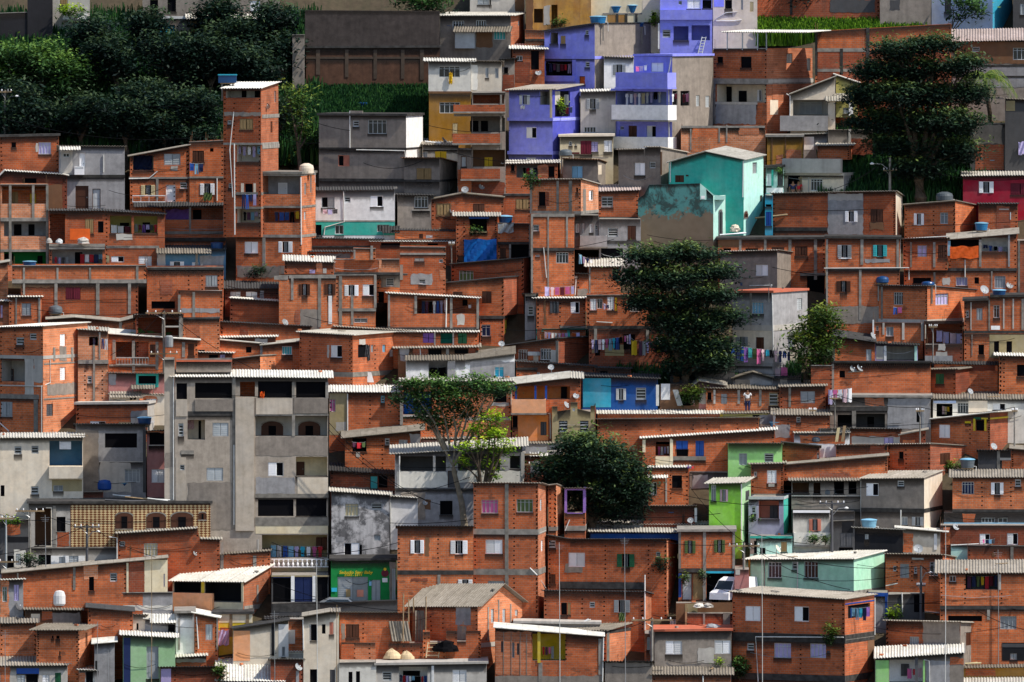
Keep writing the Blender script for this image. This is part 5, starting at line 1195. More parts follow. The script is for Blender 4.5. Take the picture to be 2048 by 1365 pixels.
k 870 303 893 318 yellow; g 846 304 855 320 grey; h 846 298 918 300 conc
H 1025 1090 99 168 b roof=w13 ov=.3 | brick shack with a dark doorway beside the violet house
d 1062 102 1078 140; g 1033 112 1045 122 glass; q 1066 130 1072 158 bd; q 1030 125 1060 165 bd
H 1004 1030 120 190 c yd=196 roof=t rc=rg | shaded brown wall behind the leaning pole
d 1008 135 1016 147; q 1005 150 1028 185 bd
H 1050 1096 60 100 b yd=120 roof=n | brick footing under the ruined yellow wall
h 1050 78 1096 82 dconc
H 1052 1182 0 62 ry roof=n D=3 top=1052,-25/1182,-25 yd=75 n=ruined_wall cat=wall | ruined rusty yellow wall with a broken doorway
L 1068 18 1086 46 bw; q 1070 20 1078 45 cm; q 1052 -10 1066 60 bw; L 1103 10 1115 50 ry; q 1088 12 1100 50 cl
H 1182 1348 0 58 cm roof=n D=3 top=1182,-25/1348,-25 yd=70 n=ruined_wall cat=wall | weathered yellow wall behind the blue water tanks
v 1160 6 1165 50 conc; h 1206 26 1284 29 conc; q 1215 30 1250 46 ry; v 1232 28 1237 48 dconc; v 1250 28 1255 48 dconc; v 1270 28 1275 48 dconc; d 1304 25 1312 42; q 1285 0 1340 20 be; L 1320 24 1330 40 b
H 1089 1190 64 178 la s=113 sm=c top=1089,64/1190,49 roof=w3 rc=rg r=0.0 | violet house with a long grey side wall and a loggia crammed with clothes
L 1100 66 1116 88 c; k 1121 72 1131 88 tan; b 1170 61 1177 70; h 1089 113 1190 118 la; L 1089 123 1150 152 bk; b 1170 124 1179 135; D 1158 153 1170 169 orange; X 1086 152 1152 163 la 0.3; v 1145 120 1152 165 la
H 1018 1106 180 322 la s=54 sm=db roof=w13 rc=rm ov=.3 yd=326 | deep violet house with a railed corner loggia under a grey awning roof
s 1039 190 1060 210 lgrey; L 1079 180 1104 210 cl; o 1052 255 1073 277; h 1015 236 1106 242 la; h 1015 303 1106 309 la; q 1079 211 1104 235 la; v 1100 180 1104 236 cream; L 1110 182 1140 234 db; g 1130 190 1137 210 grey; c 1052 316 1072 320 lgrey; h 1107 236 1160 240 lb
H 1161 1232 183 266 cl roof=w7 ov=.1 | pale grey house with grey shutters beside the deep violet house
s 1173 197 1198 219 grey; g 1168 254 1192 266 glass
H 1120 1227 273 332 cm roof=k rc=be | cream house with dark red shutters under a flat slab
b 1138 283 1144 292; k 1161 282 1183 309 maroon; c 1183 284 1196 304 lilac; c 1208 281 1224 304 white; k 1140 305 1159 308 maroon; b 1150 288 1153 292
H 1208 1268 116 182 w roof=w6 rc=rm yd=180 | white washed room with open shutters beside the balcony house
s 1226 129 1251 151 grey
H 1226 1345 113 302 la s=82 sm=c roof=k rc=la top=1226,182/1267,182/1268,113/1345,113 yd=306 | periwinkle blue house of three storeys with white striped balconies
q 1268 114 1345 146 la; c 1302 126 1327 144 white; B 1231 146 1335 178 la 1.2; L 1232 184 1333 212 lb; b 1240 253 1248 260; B 1223 211 1336 243 w 1.2; B 1223 275 1336 300 w 1.2; k 1257 252 1274 276 brown; o 1293 252 1312 275; q 1268 243 1345 275 la; L 1338 182 1355 211 db; L 1361 182 1379 212 db; c 1392 191 1399 213 lgrey; c 1411 192 1419 215 lgrey; P 1343 115 1338 145 1339 290; q 1240 246 1266 274 la
H 1320 1425 20 112 la top=1320,-25/1425,-25 roof=n | lavender house at the top edge with two deep square openings
c 1374 0 1401 18 white; d 1405 0 1424 17; L 1347 53 1377 81 la; L 1383 51 1420 81 la; b 1325 60 1341 76 lgrey; X 1320 20 1425 40 la 0.25; b 1357 2 1364 10; v 1316 47 1319 98 w; q 1320 40 1424 46 la
H 1426 1515 18 60 be top=1426,-25/1515,-25 roof=n | beige concrete house at the top edge with pipes on its wall
k 1500 4 1507 24 cream; d 1450 0 1464 18; c 1482 0 1486 20 lgrey; q 1428 -5 1448 14 la; P 1432 38 1452 26 1475 24; P 1432 42 1470 42 1484 40
H 1427 1534 99 252 b s=92 sm=bl roof=p yd=256 | brick corner house with an open roofed terrace and a beamed loggia
d 1434 114 1446 126; d 1481 114 1503 136; h 1427 158 1534 168 conc; L 1432 170 1532 205 be; h 1430 205 1515 209 cl; q 1432 209 1512 248 cg; d 1478 182 1494 204; d 1450 174 1464 204; o 1516 180 1524 203; c 1573 107 1585 127 dgrey; c 1614 117 1621 142 dgrey; h 1536 158 1626 166 cl; C 1441 49 1614 64 99 rw; q 1525 210 1534 240 bl; v 1427 160 1431 248; v 1544 168 1556 200 bl; q 1540 200 1556 230 be
H 1581 1671 190 262 be top=1581,188/1671,153 roof=w3 rc=rw yd=266 | cream house with a half gable and a deep porch
L 1586 200 1656 232 cl; g 1599 204 1644 229 grey; X 1560 232 1656 262 cg 0.6; P 1573 188 1580 192 1580 232
H 1672 1716 165 235 ygr yd=262 roof=w4 top=1672,153/1716,166 | olive yellow side room with a small corrugated awning
A 1651 187 1700 202 rw; c 1663 206 1668 220 lgrey; c 1686 216 1698 228 grey; q 1698 205 1706 232 w
H 1630 1903 62 240 b top=1630,62/1903,49 roof=n D=3 yd=240 n=retaining_wall cat=wall | tall brick retaining wall below the sunlit grass bank
v 1732 56 1739 180 dconc; h 1630 97 1740 104 conc; v 1680 98 1686 150 dconc; h 1630 138 1740 144 conc; v 1630 64 1635 150 dconc; q 1636 104 1900 236 bd
H 1500 1760 0 34 bd top=1500,-25/1760,-25 roof=n D=3 yd=36 n=garden_wall cat=wall | dark brick wall behind the bright grass at the top edge
v 1580 -10 1585 30 dconc; q 1660 0 1750 25 cd
H 1760 1862 0 50 c top=1760,-25/1862,-25 roof=n D=3 yd=48 n=garden_wall cat=wall | stained grey wall left of the pale blue building at the top edge
q 1780 0 1800 20 cd
H 1863 1986 0 57 lbl top=1863,-25/1986,-25 s=40 sm=tq roof=n yd=56 | pale blue building at the top right with dark windows
c 1889 -5 1902 24 dgrey; c 1945 -5 1960 22 dgrey
H 2026 2062 0 57 cd top=2026,-25/2062,-25 roof=n | dark grey building at the top right corner
c 2040 8 2050 30 lgrey
H 1903 2062 82 200 c roof=w26 rc=rp ov=.1 | brown brick and plaster house under a pinkish corrugated roof at top right
q 1906 84 2060 128 bw; q 1928 85 1975 120 bl; b 1945 94 1960 104; g 2026 96 2062 120 glass; h 1906 130 2062 134 dconc; q 1903 134 2062 175 cg; h 1903 152 2062 156 dconc; d 1905 92 1920 98
H 1940 2012 250 345 cd roof=p | shaded grey wall behind the palm tree
q 1946 250 2004 288 c; d 1958 225 1970 240; q 1950 290 2008 340 bd
H 2010 2062 200 355 cd roof=w4 rc=rm | dark shaded building at the right edge above the crimson house
q 2012 202 2030 222 ol; q 1990 204 2010 222 b
# ------------------------------------------------ centre right
H 658 802 785 872 b roof=w12 rw=1 yd=874 | brick house right of the concrete building with a grey end wall
q 659 787 694 870 ol; g 659 799 671 824 pink; b 762 792 769 806 cyan; P 695 788 695 868; q 672 845 692 862 cl; t 740 790 850; h 695 862 802 868 cl
H 690 842 876 948 b top=690,876/842,862 roof=w14 rc=rm ov=.3 | brick house with red washing in its window under a cream sloping roof
L 705 877 733 904 bk; b 770 877 779 891 lgrey; c 798 880 815 899 lgrey; q 712 905 720 915 cl; q 820 868 842 890 cg; t 726 880 940; t 765 880 940
H 661 792 950 996 bd roof=w14 rc=rg top=661,944/792,950 | dark brick room with a turquoise doorway under a grey weathered roof
D 740 952 756 978 teal; q 664 975 740 985 c; d 757 952 775 976
H 790 1046 910 1052 cg roof=w16 rc=rw top=790,910/1046,893 ov=.3 | grey white terrace house under a long bright roof behind the two trees
L 800 913 892 943 cd; L 916 908 1000 942 cd; q 794 944 894 976 w2; D 896 942 914 976 dgrey; q 915 942 1044 966 w2; v 866 912 871 943 cl; P 799 912 799 975; h 790 977 1046 981 dconc; v 1042 905 1049 958 cl; q 800 985 850 1040 c; d 880 1002 905 1030; q 840 1000 862 1020 bw; L 1020 912 1040 938 cd
H 1048 1120 910 965 bd roof=k rc=conc | shaded brick house with a white shutter left of the round dark tree
c 1061 923 1081 947 white; q 1052 894 1095 908 cg; A 1058 906 1096 912 rw
H 938 1120 888 905 cg roof=w16 rc=rm | low grey room under a long cream sheet roof left of the olive front
q 1058 891 1100 903 c
H 842 945 878 900 cl roof=w6 rc=rm yd=905 | low pale wall room behind the thin tree trunk
q 842 880 890 898 cg
H 805 1022 765 882 b roof=w5 ov=.2 | brick house behind the thin tree with a blue tarp in its side bay
L 802 784 864 830 bu; d 986 779 1013 805; h 930 835 1022 841 cl; q 920 840 1022 872 bl; h 806 830 880 834 cl; q 925 845 965 875 cg; q 984 805 1018 812 cl; v 800 790 806 850 conc; q 962 768 984 832 bl
H 660 806 776 786 b roof=w6 rc=rw | thin brick strip with a broken white chair frame on its roof
d 700 779 712 784
H 1024 1162 770 885 b roof=w12 ov=.2 top=1024,770/1140,757/1162,758 | brick and orange house with blue posts and a peach balcony
L 1030 773 1140 799 or; k 1122 774 1134 797 bk; v 1069 772 1073 799 blue; v 1030 772 1034 799 blue; v 1090 772 1094 799 blue; B 1023 799 1092 830 pe 1.0; q 1036 831 1096 882 or; c 1081 844 1093 871 dgrey; d 1020 832 1035 855; q 1100 800 1160 850 b; P 1096 828 1100 826 1101 878
H 1104 1192 824 892 ol roof=n top=1104,813/1115,813/1115,823/1141,819/1141,805/1155,805/1155,818/1181,824/1181,812/1192,812 | olive beige front with a stepped gable and two dark paned windows
b 1118 842 1135 866 dgrey; b 1160 842 1177 866 dgrey; c 1145 817 1150 823 white; q 1189 815 1192 890 b
H 1165 1316 760 816 bu roof=w10 rc=rg top=1165,754/1316,760 ov=.2 | blue house with a turquoise left half and two windows
q 1166 757 1222 815 tq; s 1232 777 1252 801 lgrey; b 1272 776 1292 800 lgrey
H 1195 1446 830 846 b roof=w18 rc=rw | long low brick strip under a wide cream roof
q 1440 826 1446 840 yl; t 1220 832 845; t 1270 832 845
H 1446 1548 828 850 ygr roof=w10 rc=rm | olive low wall at the right end of the wide cream roof
d 1505 830 1520 840; q 1520 830 1546 848 cg
H 1195 1518 839 905 b roof=t top=1195,841/1518,836 | long blank brick wall under a dotted roof edge
t 1252 845 900; t 1321 845 900; t 1386 845 890; t 1414 845 880; t 1475 845 870; q 1440 850 1470 880 b
H 1546 1660 830 878 b roof=w18 rc=rm ov=.2 | brick house under a wide beige roof behind the blue tank
q 1520 826 1550 850 cg; b 1593 834 1601 846; t 1576 832 870; q 1550 850 1580 876 cg
H 1412 1560 779 818 b roof=w13 rc=rm ov=.2 | brick house under a wavy beige roof where a person in white stands
d 1415 785 1423 800; k 1442 788 1454 808 grey; g 1489 785 1501 806 dgrey; b 1538 786 1556 812 cream; v 1427 780 1431 808 cl; v 1475 780 1480 808 cl; v 1518 780 1523 812; c 1564 791 1571 797 white
H 1560 1652 775 826 b roof=w10 rc=rm | brick house with a lilac grey shutter at the right end of the wavy roof
c 1601 783 1630 807 grey; v 1577 775 1582 815
H 1320 1398 768 812 bw roof=n | dark littered yard wall right of the blue house
q 1322 768 1340 800 w; d 1360 790 1390 812
H 1382 1450 778 812 pk roof=w14 rc=rm top=1382,776/1398,763/1450,772 | pinkish wall with climbing plants behind the wavy roof
q 1384 780 1412 808 cl
H 1466 1545 756 775 cg roof=w9 rc=rm top=1466,757/1505,745/1545,756 | grey gabled shed above the wavy beige roof
q 1470 760 1500 772 c
H 1545 1602 758 778 cg roof=w12 rc=rg | dark roofed shed beside the small yellow chimney
q 1560 758 1575 770 c
H 1340 1470 728 772 cd roof=n | dark ground floor wall behind the trunk of the large dark tree
d 1360 735 1390 760; q 1345 735 1358 765 bw
H 1545 1662 775 785 bw roof=n | low stained wall behind the lilac shutter house
q 1550 776 1600 784 cg
H 1588 1700 868 892 w roof=w12 rc=rw | pale low room under a bright sheet with a grey tank at its end
q 1600 872 1690 888 b
H 1518 1556 848 872 cg roof=n | grey corner wall under the light blue tank
q 1520 850 1540 868 c
'''
DATA += '''
H 543 658 1151 1206 cd roof=n yd=1207 | dark garage front with two blue roller shutters under the balustrade
d 546 1156 582 1204; c 588 1154 625 1204 navy; d 632 1156 655 1204; v 582 1152 589 1204 w; v 625 1152 631 1204 w; q 546 1154 580 1160 navy; h 543 1151 658 1154 ol
H 543 795 1204 1232 cd roof=n D=1 n=retaining_wall cat=wall top=543,1207/700,1204/795,1201 yd=1254 | black stained street wall in front of the green shop
q 545 1208 640 1225 dconc
'''
for (x0, x1, y0, y1), m, lab, o, els in parse(DATA):
    o.pop('rw', None); o.pop('sm_', None)
    if 'base' in o: pass
    house(x0, x1, y0, y1, m, lab, els, **o)
bpy.context.view_layer.update()
DG = bpy.context.evaluated_depsgraph_get()
def hit(px, py):
    d = ray(px, py).normalized(); ok, loc, nr, i, ob, m = sc.ray_cast(DG, cam_loc + d * 20, d)
    return (loc, nr, ob) if ok else (atY(px, py, Yof(py)), Vector((0, -1, 0)), None)
def scale_at(Y): return PXM * DIST / (Y - cam_loc.y)
def obj(mb, name, label, cat, group=None, loc=None, smooth=False, kind=None):
    return tag(mb.build(name, smooth=smooth, loc=loc), label, cat, group, kind)
# ---------------------------------------------------------------- washing
SH = {'shirt': [(.18, 0), (.82, 0), (1.0, .22), (.88, .34), (.80, .26), (.80, 1), (.20, 1), (.20, .26), (.12, .34), (0, .22)],
      'trousers': [(.1, 0), (.9, 0), (1, 1), (.62, 1), (.5, .3), (.38, 1), (0, 1)],
      'shorts': [(.05, 0), (.95, 0), (1, .9), (.58, .95), (.5, .4), (.42, .95), (0, .9)],
      'towel': [(0, 0), (1, .02), (.98, .5), (1, 1), (.5, .98), (0, 1), (.02, .5)],
      'sheet': [(0, 0), (.35, .04), (.7, .02), (1, 0), (1, .95), (.7, 1), (.3, .94), (0, 1)],
      'top': [(.2, 0), (.38, .06), (.62, .06), (.8, 0), (.9, .3), (.82, 1), (.18, 1), (.1, .3)]}
ORD = ['first', 'second', 'third', 'fourth', 'fifth', 'sixth', 'seventh', 'eighth', 'ninth', 'tenth', 'eleventh', 'twelfth', 'thirteenth', 'fourteenth', 'fifteenth']
CN = {'ltblue': 'pale blue', 'lpink': 'pale pink', 'lgrey': 'light grey', 'dgrey': 'dark grey', 'black': 'black', 'cyan': 'sky blue', 'pwhite': 'off white'}
def washing(x0, y0, x1, y1, drop, items, place, dy=.45, sag=.12):
    n = len(items); Ys = []
    for i in range(n * 2 + 1):
        t = (i + .5) / (n * 2 + 1); l, _, _ = hit(x0 + (x1 - x0) * t, y0 + (y1 - y0) * t + drop * .5); Ys.append(l.y)
    Ys.sort(); Y = Ys[len(Ys) // 4] - dy; k = scale_at(Y)
    pts = []
    for i in range(9):
        t = i / 8; p = atY(x0 + (x1 - x0) * t, y0 + (y1 - y0) * t, Y); p.z -= sag * 4 * t * (1 - t) * .5; pts.append(p)
    mb = MB(); mb.tube(pts, .008, 'lgrey', 4); obj(mb, 'clothesline', f'thin clothesline {place}', 'clothesline')
    wpx = (x1 - x0) / n
    for i, it in enumerate(items):
        c, _, sh = it.partition(':')
        if not sh: sh = R.choice(['shirt', 'towel', 'trousers', 'top', 'shirt', 'shorts'])
        dr = drop * {'shirt': .9, 'trousers': 1.1, 'shorts': .6, 'towel': .85, 'sheet': 1.15, 'top': .75}[sh] * R.uniform(.88, 1.1)
        a = x0 + wpx * (i + R.uniform(.04, .1)); b = x0 + wpx * (i + R.uniform(.9, .98)); t = (i + .5) / n
        o = atY(a, y0 + (y1 - y0) * t, Y); o.z -= sag * 2 * t * (1 - t); W = (b - a) / k; H = dr / k; mb = MB(); ph = R.random() * 6
        prof = SH[sh]
        for tr in poly_holes([(u * W, -v * H) for u, v in prof], []):
            mb.face([(u, .05 * math.sin(u * 9 + ph) + .03 * math.sin(v * 4), v + .01) for u, v in tr], c)
            mb.face([(u, .05 * math.sin(u * 9 + ph) + .03 * math.sin(v * 4) + .012, v + .01) for u, v in tr][::-1], c)
        nm = {'top': 'vest'}.get(sh, sh)
        obj(mb, nm, f'{ORD[i]} garment from left, {CN.get(c, c)} {nm}, {place}', 'laundry', f'washing hanging {place}', o)
WASH = '''
474 292 523 292 22 lilac:top lilac:shirt white:top lilac:shirt ltblue:top | in the beige loggia of the slim tower
483 388 513 388 26 navy:trousers blue:trousers navy:shorts lilac:towel | below the small window of the slim tower
486 424 524 422 19 black:shirt plum ltblue:towel lilac white:top | in the lower left loggia of the annex
548 424 600 422 19 navy:shirt blue:towel blue:towel black yellow:top | in the lower right loggia of the annex
645 418 676 418 11 lpink:towel lilac:towel dgrey:towel | under the left window of the white house
379 326 407 327 20 blue:towel ltblue:trousers navy:towel | under the dark window beside the slim tower
221 449 262 453 17 white:sheet white:sheet maroon:towel | in the left yellow loggia
268 448 315 449 16 grey maroon purple lilac dgrey red | in the right yellow loggia
108 513 138 514 18 red:top lilac:top dgrey:shirt grey:trousers | in the left dark bay over the long parapet
160 508 206 508 20 red:sheet white:towel red:towel navy ltblue:shorts | in the middle dark bay over the long parapet
178 676 198 674 18 maroon:shirt lilac:top black:top | in the shaded loggia of the sunlit brick annex
202 677 216 678 20 navy:trousers white:trousers | on the sunlit brick annex corner
843 602 894 600 28 navy:sheet plum:shirt black:towel white:shirt blue:trousers lilac:shirt lpink:shirt | under the white posted roof
935 609 944 608 10 white:top | alone at the right of the posted terrace
858 735 893 733 26 black:shorts black:sheet | at the white house behind the thin tree
1089 574 1150 572 20 lilac lpink:shirt pink:towel maroon:towel pink:towel lilac:top | in the small concrete porch
1088 664 1136 666 16 lpink:top lilac:shirt white:top grey:towel lpink:shirt pink:top lilac | in the turquoise loggia
1144 665 1160 665 10 orange:towel lilac:towel | at the right of the turquoise loggia
1182 680 1245 674 22 lilac:shirt navy:trousers lpink:towel white:shirt pink:shirt ltblue:trousers cyan:shirt blue:trousers black | on the long line left of the yellow sheet
1248 672 1262 668 18 pink:top lpink:shirt lilac:trousers | just left of the hanging yellow sheet
1262 676 1275 682 30 yellow:sheet | beside the dark tree, holding the large yellow sheet
1277 682 1336 684 24 plum:sheet grey:sheet lilac:shirt navy:shorts maroon:towel yellow:towel maroon:shirt purple:towel | between yellow sheet and dark tree
1206 606 1218 610 14 lilac:shirt navy:shorts | under the big white shutter beside the dark tree
1157 508 1186 520 18 ltblue:trousers lilac:top navy:shirt white:top | in the shadow below the grey balcony
1462 690 1582 704 26 blue:towel navy:sheet blue:sheet purple:sheet teal:towel olive:towel pink:sheet lpink:shirt cyan:shorts black:shorts lpink:shirt navy:shirt blue:shorts navy:top | on the long line under the grey house
1547 738 1576 732 14 lpink:sheet pink:sheet | on the low line above the grey gabled shed
1250 188 1323 182 26 white:shirt white:top lpink:shirt white:shirt cream:towel white:shirt lilac:shirt black:shorts white:shirt | on the white balcony of the periwinkle house
1271 133 1295 130 13 pink:towel lilac:towel white:top | on the top balcony of the periwinkle house
1090 126 1150 128 18 black:shirt navy plum dgrey:towel maroon red:top lilac purple:towel | in the crammed loggia of the violet house
1343 188 1354 186 18 white:shirt maroon:shorts | in the first side window of the periwinkle house
1364 188 1378 186 18 maroon:shirt plum:towel | in the second side window of the periwinkle house
1130 214 1146 213 18 maroon:towel navy:top | on the corner loggia of the deep violet house
1045 335 1074 335 16 black:shirt red:trousers white:top navy:shirt | in the hole of the small white roofed brick house
1786 614 1804 614 14 blue:trousers pink:towel | under the tall window of the jutting brick house
1872 660 1926 668 20 lilac:sheet lilac:sheet lpink:sheet lilac:sheet | in the dark recess of lilac bed sheets
1966 489 2016 494 12 navy blue:shirt black lilac:towel grey:towel | in the washing loggia beside the orange cloth
1656 780 1704 776 24 lilac:sheet pink:towel white:towel lpink:sheet white:sheet | on the pole line above the grey concrete house
1884 812 1904 813 18 lpink:towel cream:towel yellow:shorts black:towel | in the white house at the right edge
1315 893 1339 892 18 pink:shirt white:trousers lilac:top white:shirt | in the yellow framed loggia
1374 930 1388 932 8 purple:top lilac:top red:top | on the brick wall under the blue curtains
541 1090 646 1093 26 ltblue:sheet lgrey:trousers blue:trousers ltblue:towel lilac:shirt cyan:shirt white:top pink:shirt red:shirt | above the white balustrade
704 884 732 884 14 plum:top red:towel olive:top | in the dark window hole with red washing
1084 1293 1108 1293 20 red:shirt plum:towel pink:top grey:sheet | in the bright yellow loggia
799 1350 854 1352 16 navy:shirt red lilac:towel white:top ltblue black:sheet black:towel red:top blue:towel | in the recess of the light grey house
1696 1216 1740 1214 22 blue:sheet ltblue:towel ltblue:trousers cyan:towel navy:sheet purple:towel | in the blue sunlit balcony
1934 1152 1996 1151 24 plum:sheet navy:towel olive:shirt yellow:top red:sheet maroon:towel navy:shirt | behind the bars of the large right brick house
1814 1337 1844 1336 18 pink:sheet red:top lpink:sheet | under the roof of the lime green fronted house
1964 1078 1990 1078 10 pink:top navy:towel ltblue:towel dgrey:towel | on the dark brick wall at the right edge
'''
for ln in WASH.strip().splitlines():
    a, pl = ln.split('|'); t = a.split(); washing(*[float(q) for q in t[:5]], t[5:], pl.strip())
def cloth(px0, py0, px1, py1, c, nm, label, cat, dy=.12, nx=10, nz=8, amp=.06):
    l, _, _ = hit((px0 + px1) / 2, (py0 + py1) / 2); Y = l.y - dy; a = atY(px0, py0, Y); b = atY(px1, py1, Y); W = b.x - a.x; H = a.z - b.z; mb = MB()
    g = lambda i, j: (W * i / nx + (R.uniform(-.02, .02) if 0 < i < nx else 0), amp * math.sin(i * 1.7 + j * .9) - .02, -H * j / nz - (.05 * math.sin(i * 1.1) if j in (0, nz) else 0))
    pts = {(i, j): g(i, j) for i in range(nx + 1) for j in range(nz + 1)}
    for i in range(nx):
        for j in range(nz):
            q = [pts[i, j], pts[i, j + 1], pts[i + 1, j + 1], pts[i + 1, j]]; mb.face(q, c)
    return obj(mb, nm, label, cat, loc=a, smooth=True)
cloth(928, 479, 993, 524, 'tarp', 'tarp', 'bright blue tarp hanging on a brick wall below a window box', 'tarp', amp=.1)
bpy.data.materials['blue'].node_tree  # shared
cloth(1900, 493, 1957, 517, 'orange', 'cloth', 'bright orange cloth hung over a brick terrace parapet', 'cloth', dy=1.7)
cloth(407, 386, 424, 401, 'olive', 'towel', 'olive towel hanging below a white shuttered window beside the slim tower', 'towel')
cloth(329, 419, 379, 440, 'purple', 'cloth', 'purple cloth stretched across a low brick loggia', 'cloth')
cloth(267, 311, 304, 340, 'navy', 'tarp', 'dark blue tarp closing the opening of an upper brick room', 'tarp')
cloth(996, 448, 1027, 466, 'lgrey', 'cloth', 'grey cloth draped on the brick parapet below a blue tank', 'cloth')
cloth(1238, 1226, 1250, 1243, 'olive', 'towel', 'mustard towel hanging from a grey shuttered sill near the bottom centre', 'towel')
cloth(437, 1261, 458, 1291, 'lilac', 'sheet', 'white lilac patterned sheet hanging beside an orange post', 'laundry')
cloth(374, 840, 388, 858, 'lpink', 'towel', 'pale pink towel on the small balcony of the big concrete building', 'towel')
cloth(520, 784, 529, 797, 'orange', 'cloth', 'small orange cloth on the top parapet of the big concrete building', 'cloth')
cloth(730, 690, 740, 722, 'dgrey', 'curtain', 'dark patterned curtain blowing out of a side door under a white roof', 'curtain')
cloth(803, 784, 862, 826, 'tarp', 'tarp', 'blue tarp behind the thin spreading tree', 'tarp')
cloth(1041, 211, 1050, 218, 'white', 'cloth', 'small white cloth under the shuttered window of the deep violet house', 'cloth')
cloth(2037, 284, 2060, 310, 'lilac', 'sheet', 'pale sheet hanging above the crimson house at the right edge', 'laundry')
cloth(898, 145, 905, 168, 'yellow', 'flag', 'yellow and green flag rolled at a barred window of the off white house', 'flag')
# ---------------------------------------------------------------- things on roofs
def perch(px, py, back=.5, probe=5):
    """a standing place on whatever roof is seen just under the pixel"""
    l, nr, ob = hit(px, py + probe)
    if nr.z > .6: Y = l.y
    else: Y = l.y + back
    return atY(px, py, Y), scale_at(Y)
def tank(x, yb, w, h, kind, col, label, stand=.5, group='water tanks on the roofs'):
    p, k = perch(x, yb); r = w / 2 / k; H = h / k
    root = empty('water_tank', p, label=label, cat='water tank', group=group)
    mb = MB()
    if kind == 'sq': mb.box((-r, -r * .8, 0), (r, r * .8, H), col)
    elif kind == 'dome': mb.lathe([(0, 0), (r * .9, 0), (r, H * .1), (r, H * .55), (r * .9, H * .8), (r * .45, H * .97), (r * .3, H), (0, H)], (0, 0, 0), col, 20)
    else: mb.lathe([(0, 0), (r * .84, 0), (r * .86, H * .2), (r * .88, H * .2), (r * .91, H * .5), (r * .93, H * .5), (r * .97, H * .86), (r, H * .86)], (0, 0, 0), col, 20)
    mb.build('tank_body', root, kind != 'sq')
    if kind == 'cone':
        ld = MB(); ld.lathe([(r * 1.04, H * .84), (r * 1.04, H * .9), (r * .85, H * .96), (r * .3, H * 1.03), (0, H * 1.04)], (0, 0, 0), col if R.random() < .5 else 'ltblue', 20); ld.build('lid', root, True)
    if kind == 'sq':
        ld = MB(); ld.box((-r * 1.05, -r * .86, H), (r * 1.05, r * .86, H + .07), 'cyan'); ld.build('lid', root)
    st = MB(); st.box((-r * .8, -r * .6, -.08), (r * .8, r * .6, -.001), 'wood')
    for sx in (-1, 1):
        for sy in (-1, 1): st.box((sx * r * .6 - .05, sy * r * .45 - .05, -1.3), (sx * r * .6 + .05, sy * r * .45 + .05, -.08), 'conc')
    st.build('stand', root)
    pp = MB(); pp.tube([(r * .8, -.05, H * .15), (r * 1.15, -.05, H * .15), (r * 1.2, -.05, -.6)], .025, 'pwhite', 5); pp.build('pipe', root)
    return root
for t in '''455 166 36 15 sq tankblue|square blue water tank behind the roof of the slim tower
727 220 24 15 cone tankblue|blue water tank standing on the roof of the large grey house
613 349 29 22 dome be|beige asbestos water tank at the corner of the brick annex
796 366 24 15 dome tankgrey|dark grey water tank above the white and turquoise house
900 66 26 16 cone tankblue|blue water tank with a white lid beside the upper grey house
1232 26 33 14 cone tankcyan|left of the two blue tanks on the ledge before the yellow wall
1265 26 33 17 cone tankcyan|right and larger of the two tanks on the ledge before the yellow wall
1196 47 34 15 cone tankcyan|blue tank with a pale lid above the violet house gable
1277 54 22 9 cone tankblue|small flat blue tank at the back of the long grey side wall
1348 102 22 13 cone tankblue|dark blue tank on the roof edge of the periwinkle house
1208 242 26 16 cone tankblue|dark blue tank against the pale grey house with grey shutters
1131 312 26 13 dome tankgrey|dark tank with white lid at the foot of the cream house
1011 448 29 17 cone tankblue|dark blue tank on the brick terrace right of the blue tarp
434 499 26 14 cone tankblue|dark blue tank over the small sky blue house
59 533 28 11 cone tankblue|blue tank with white lid before the green loggia
268 301 25 14 dome conc|old grey asbestos tank above the brick loggia house
111 628 28 17 dome tankgrey|grey tank beside the wide terrace at left
1488 573 26 14 dome tankblue|glossy blue domed tank right of the large dark tree
1765 566 28 14 dome tankblue|glossy blue domed tank under the long white gutter
1856 571 26 8 dome tankblue|blue tank lid showing above the jutting brick house
1963 461 27 16 cone tankcyan|bright sky blue tank above the sloping roof with orange cloth
1889 402 34 18 dome tankgrey|large slate tank before the crimson house
1984 334 28 15 cone tankblue|blue tank behind the cream roof of the crimson house
1998 593 28 14 cone tankblue|dark blue tank on the right edge brick house with wooden ribs
1899 775 24 19 dome tankgrey|grey tank on legs before the green shutter
1966 772 27 15 dome tankgrey|grey tank on a pedestal over the white house at the right edge
1436 812 27 12 cone tankblue|dark blue tank on the wide cream roof
1553 862 29 20 cone tankcyan|light blue tank with beige lid at the end of the blank brick wall
1305 930 23 17 cone tankcyan|blue tank below the yellow framed loggia
1342 1042 30 20 cone tankblue|blue tank on the dark brick roof room right of the round tree
1738 1056 32 18 cone ltblue|pale blue tank above the black painted wall
1935 936 30 19 cone tankgrey|slate tank before the brown shutters at right
289 849 29 15 cone tankblue|blue tank with white lettering left of the big concrete building
209 980 40 24 dome blue|big bright blue tank tied with ropes before the grey cement house
249 980 32 16 cone tankblue|dark blue tank next to the big roped one
119 1211 38 36 dome w|large white tank with rusty spots before the long brick house
1655 990 30 16 dome tankgrey|grey tank in front of the brownish grey house openings
1632 884 34 13 dome tankgrey|grey tank at the end of the pale low room'''.splitlines():
    a, lb = t.split('|'); a = a.split(); tank(*[float(q) for q in a[:4]], a[4], a[5], lb)
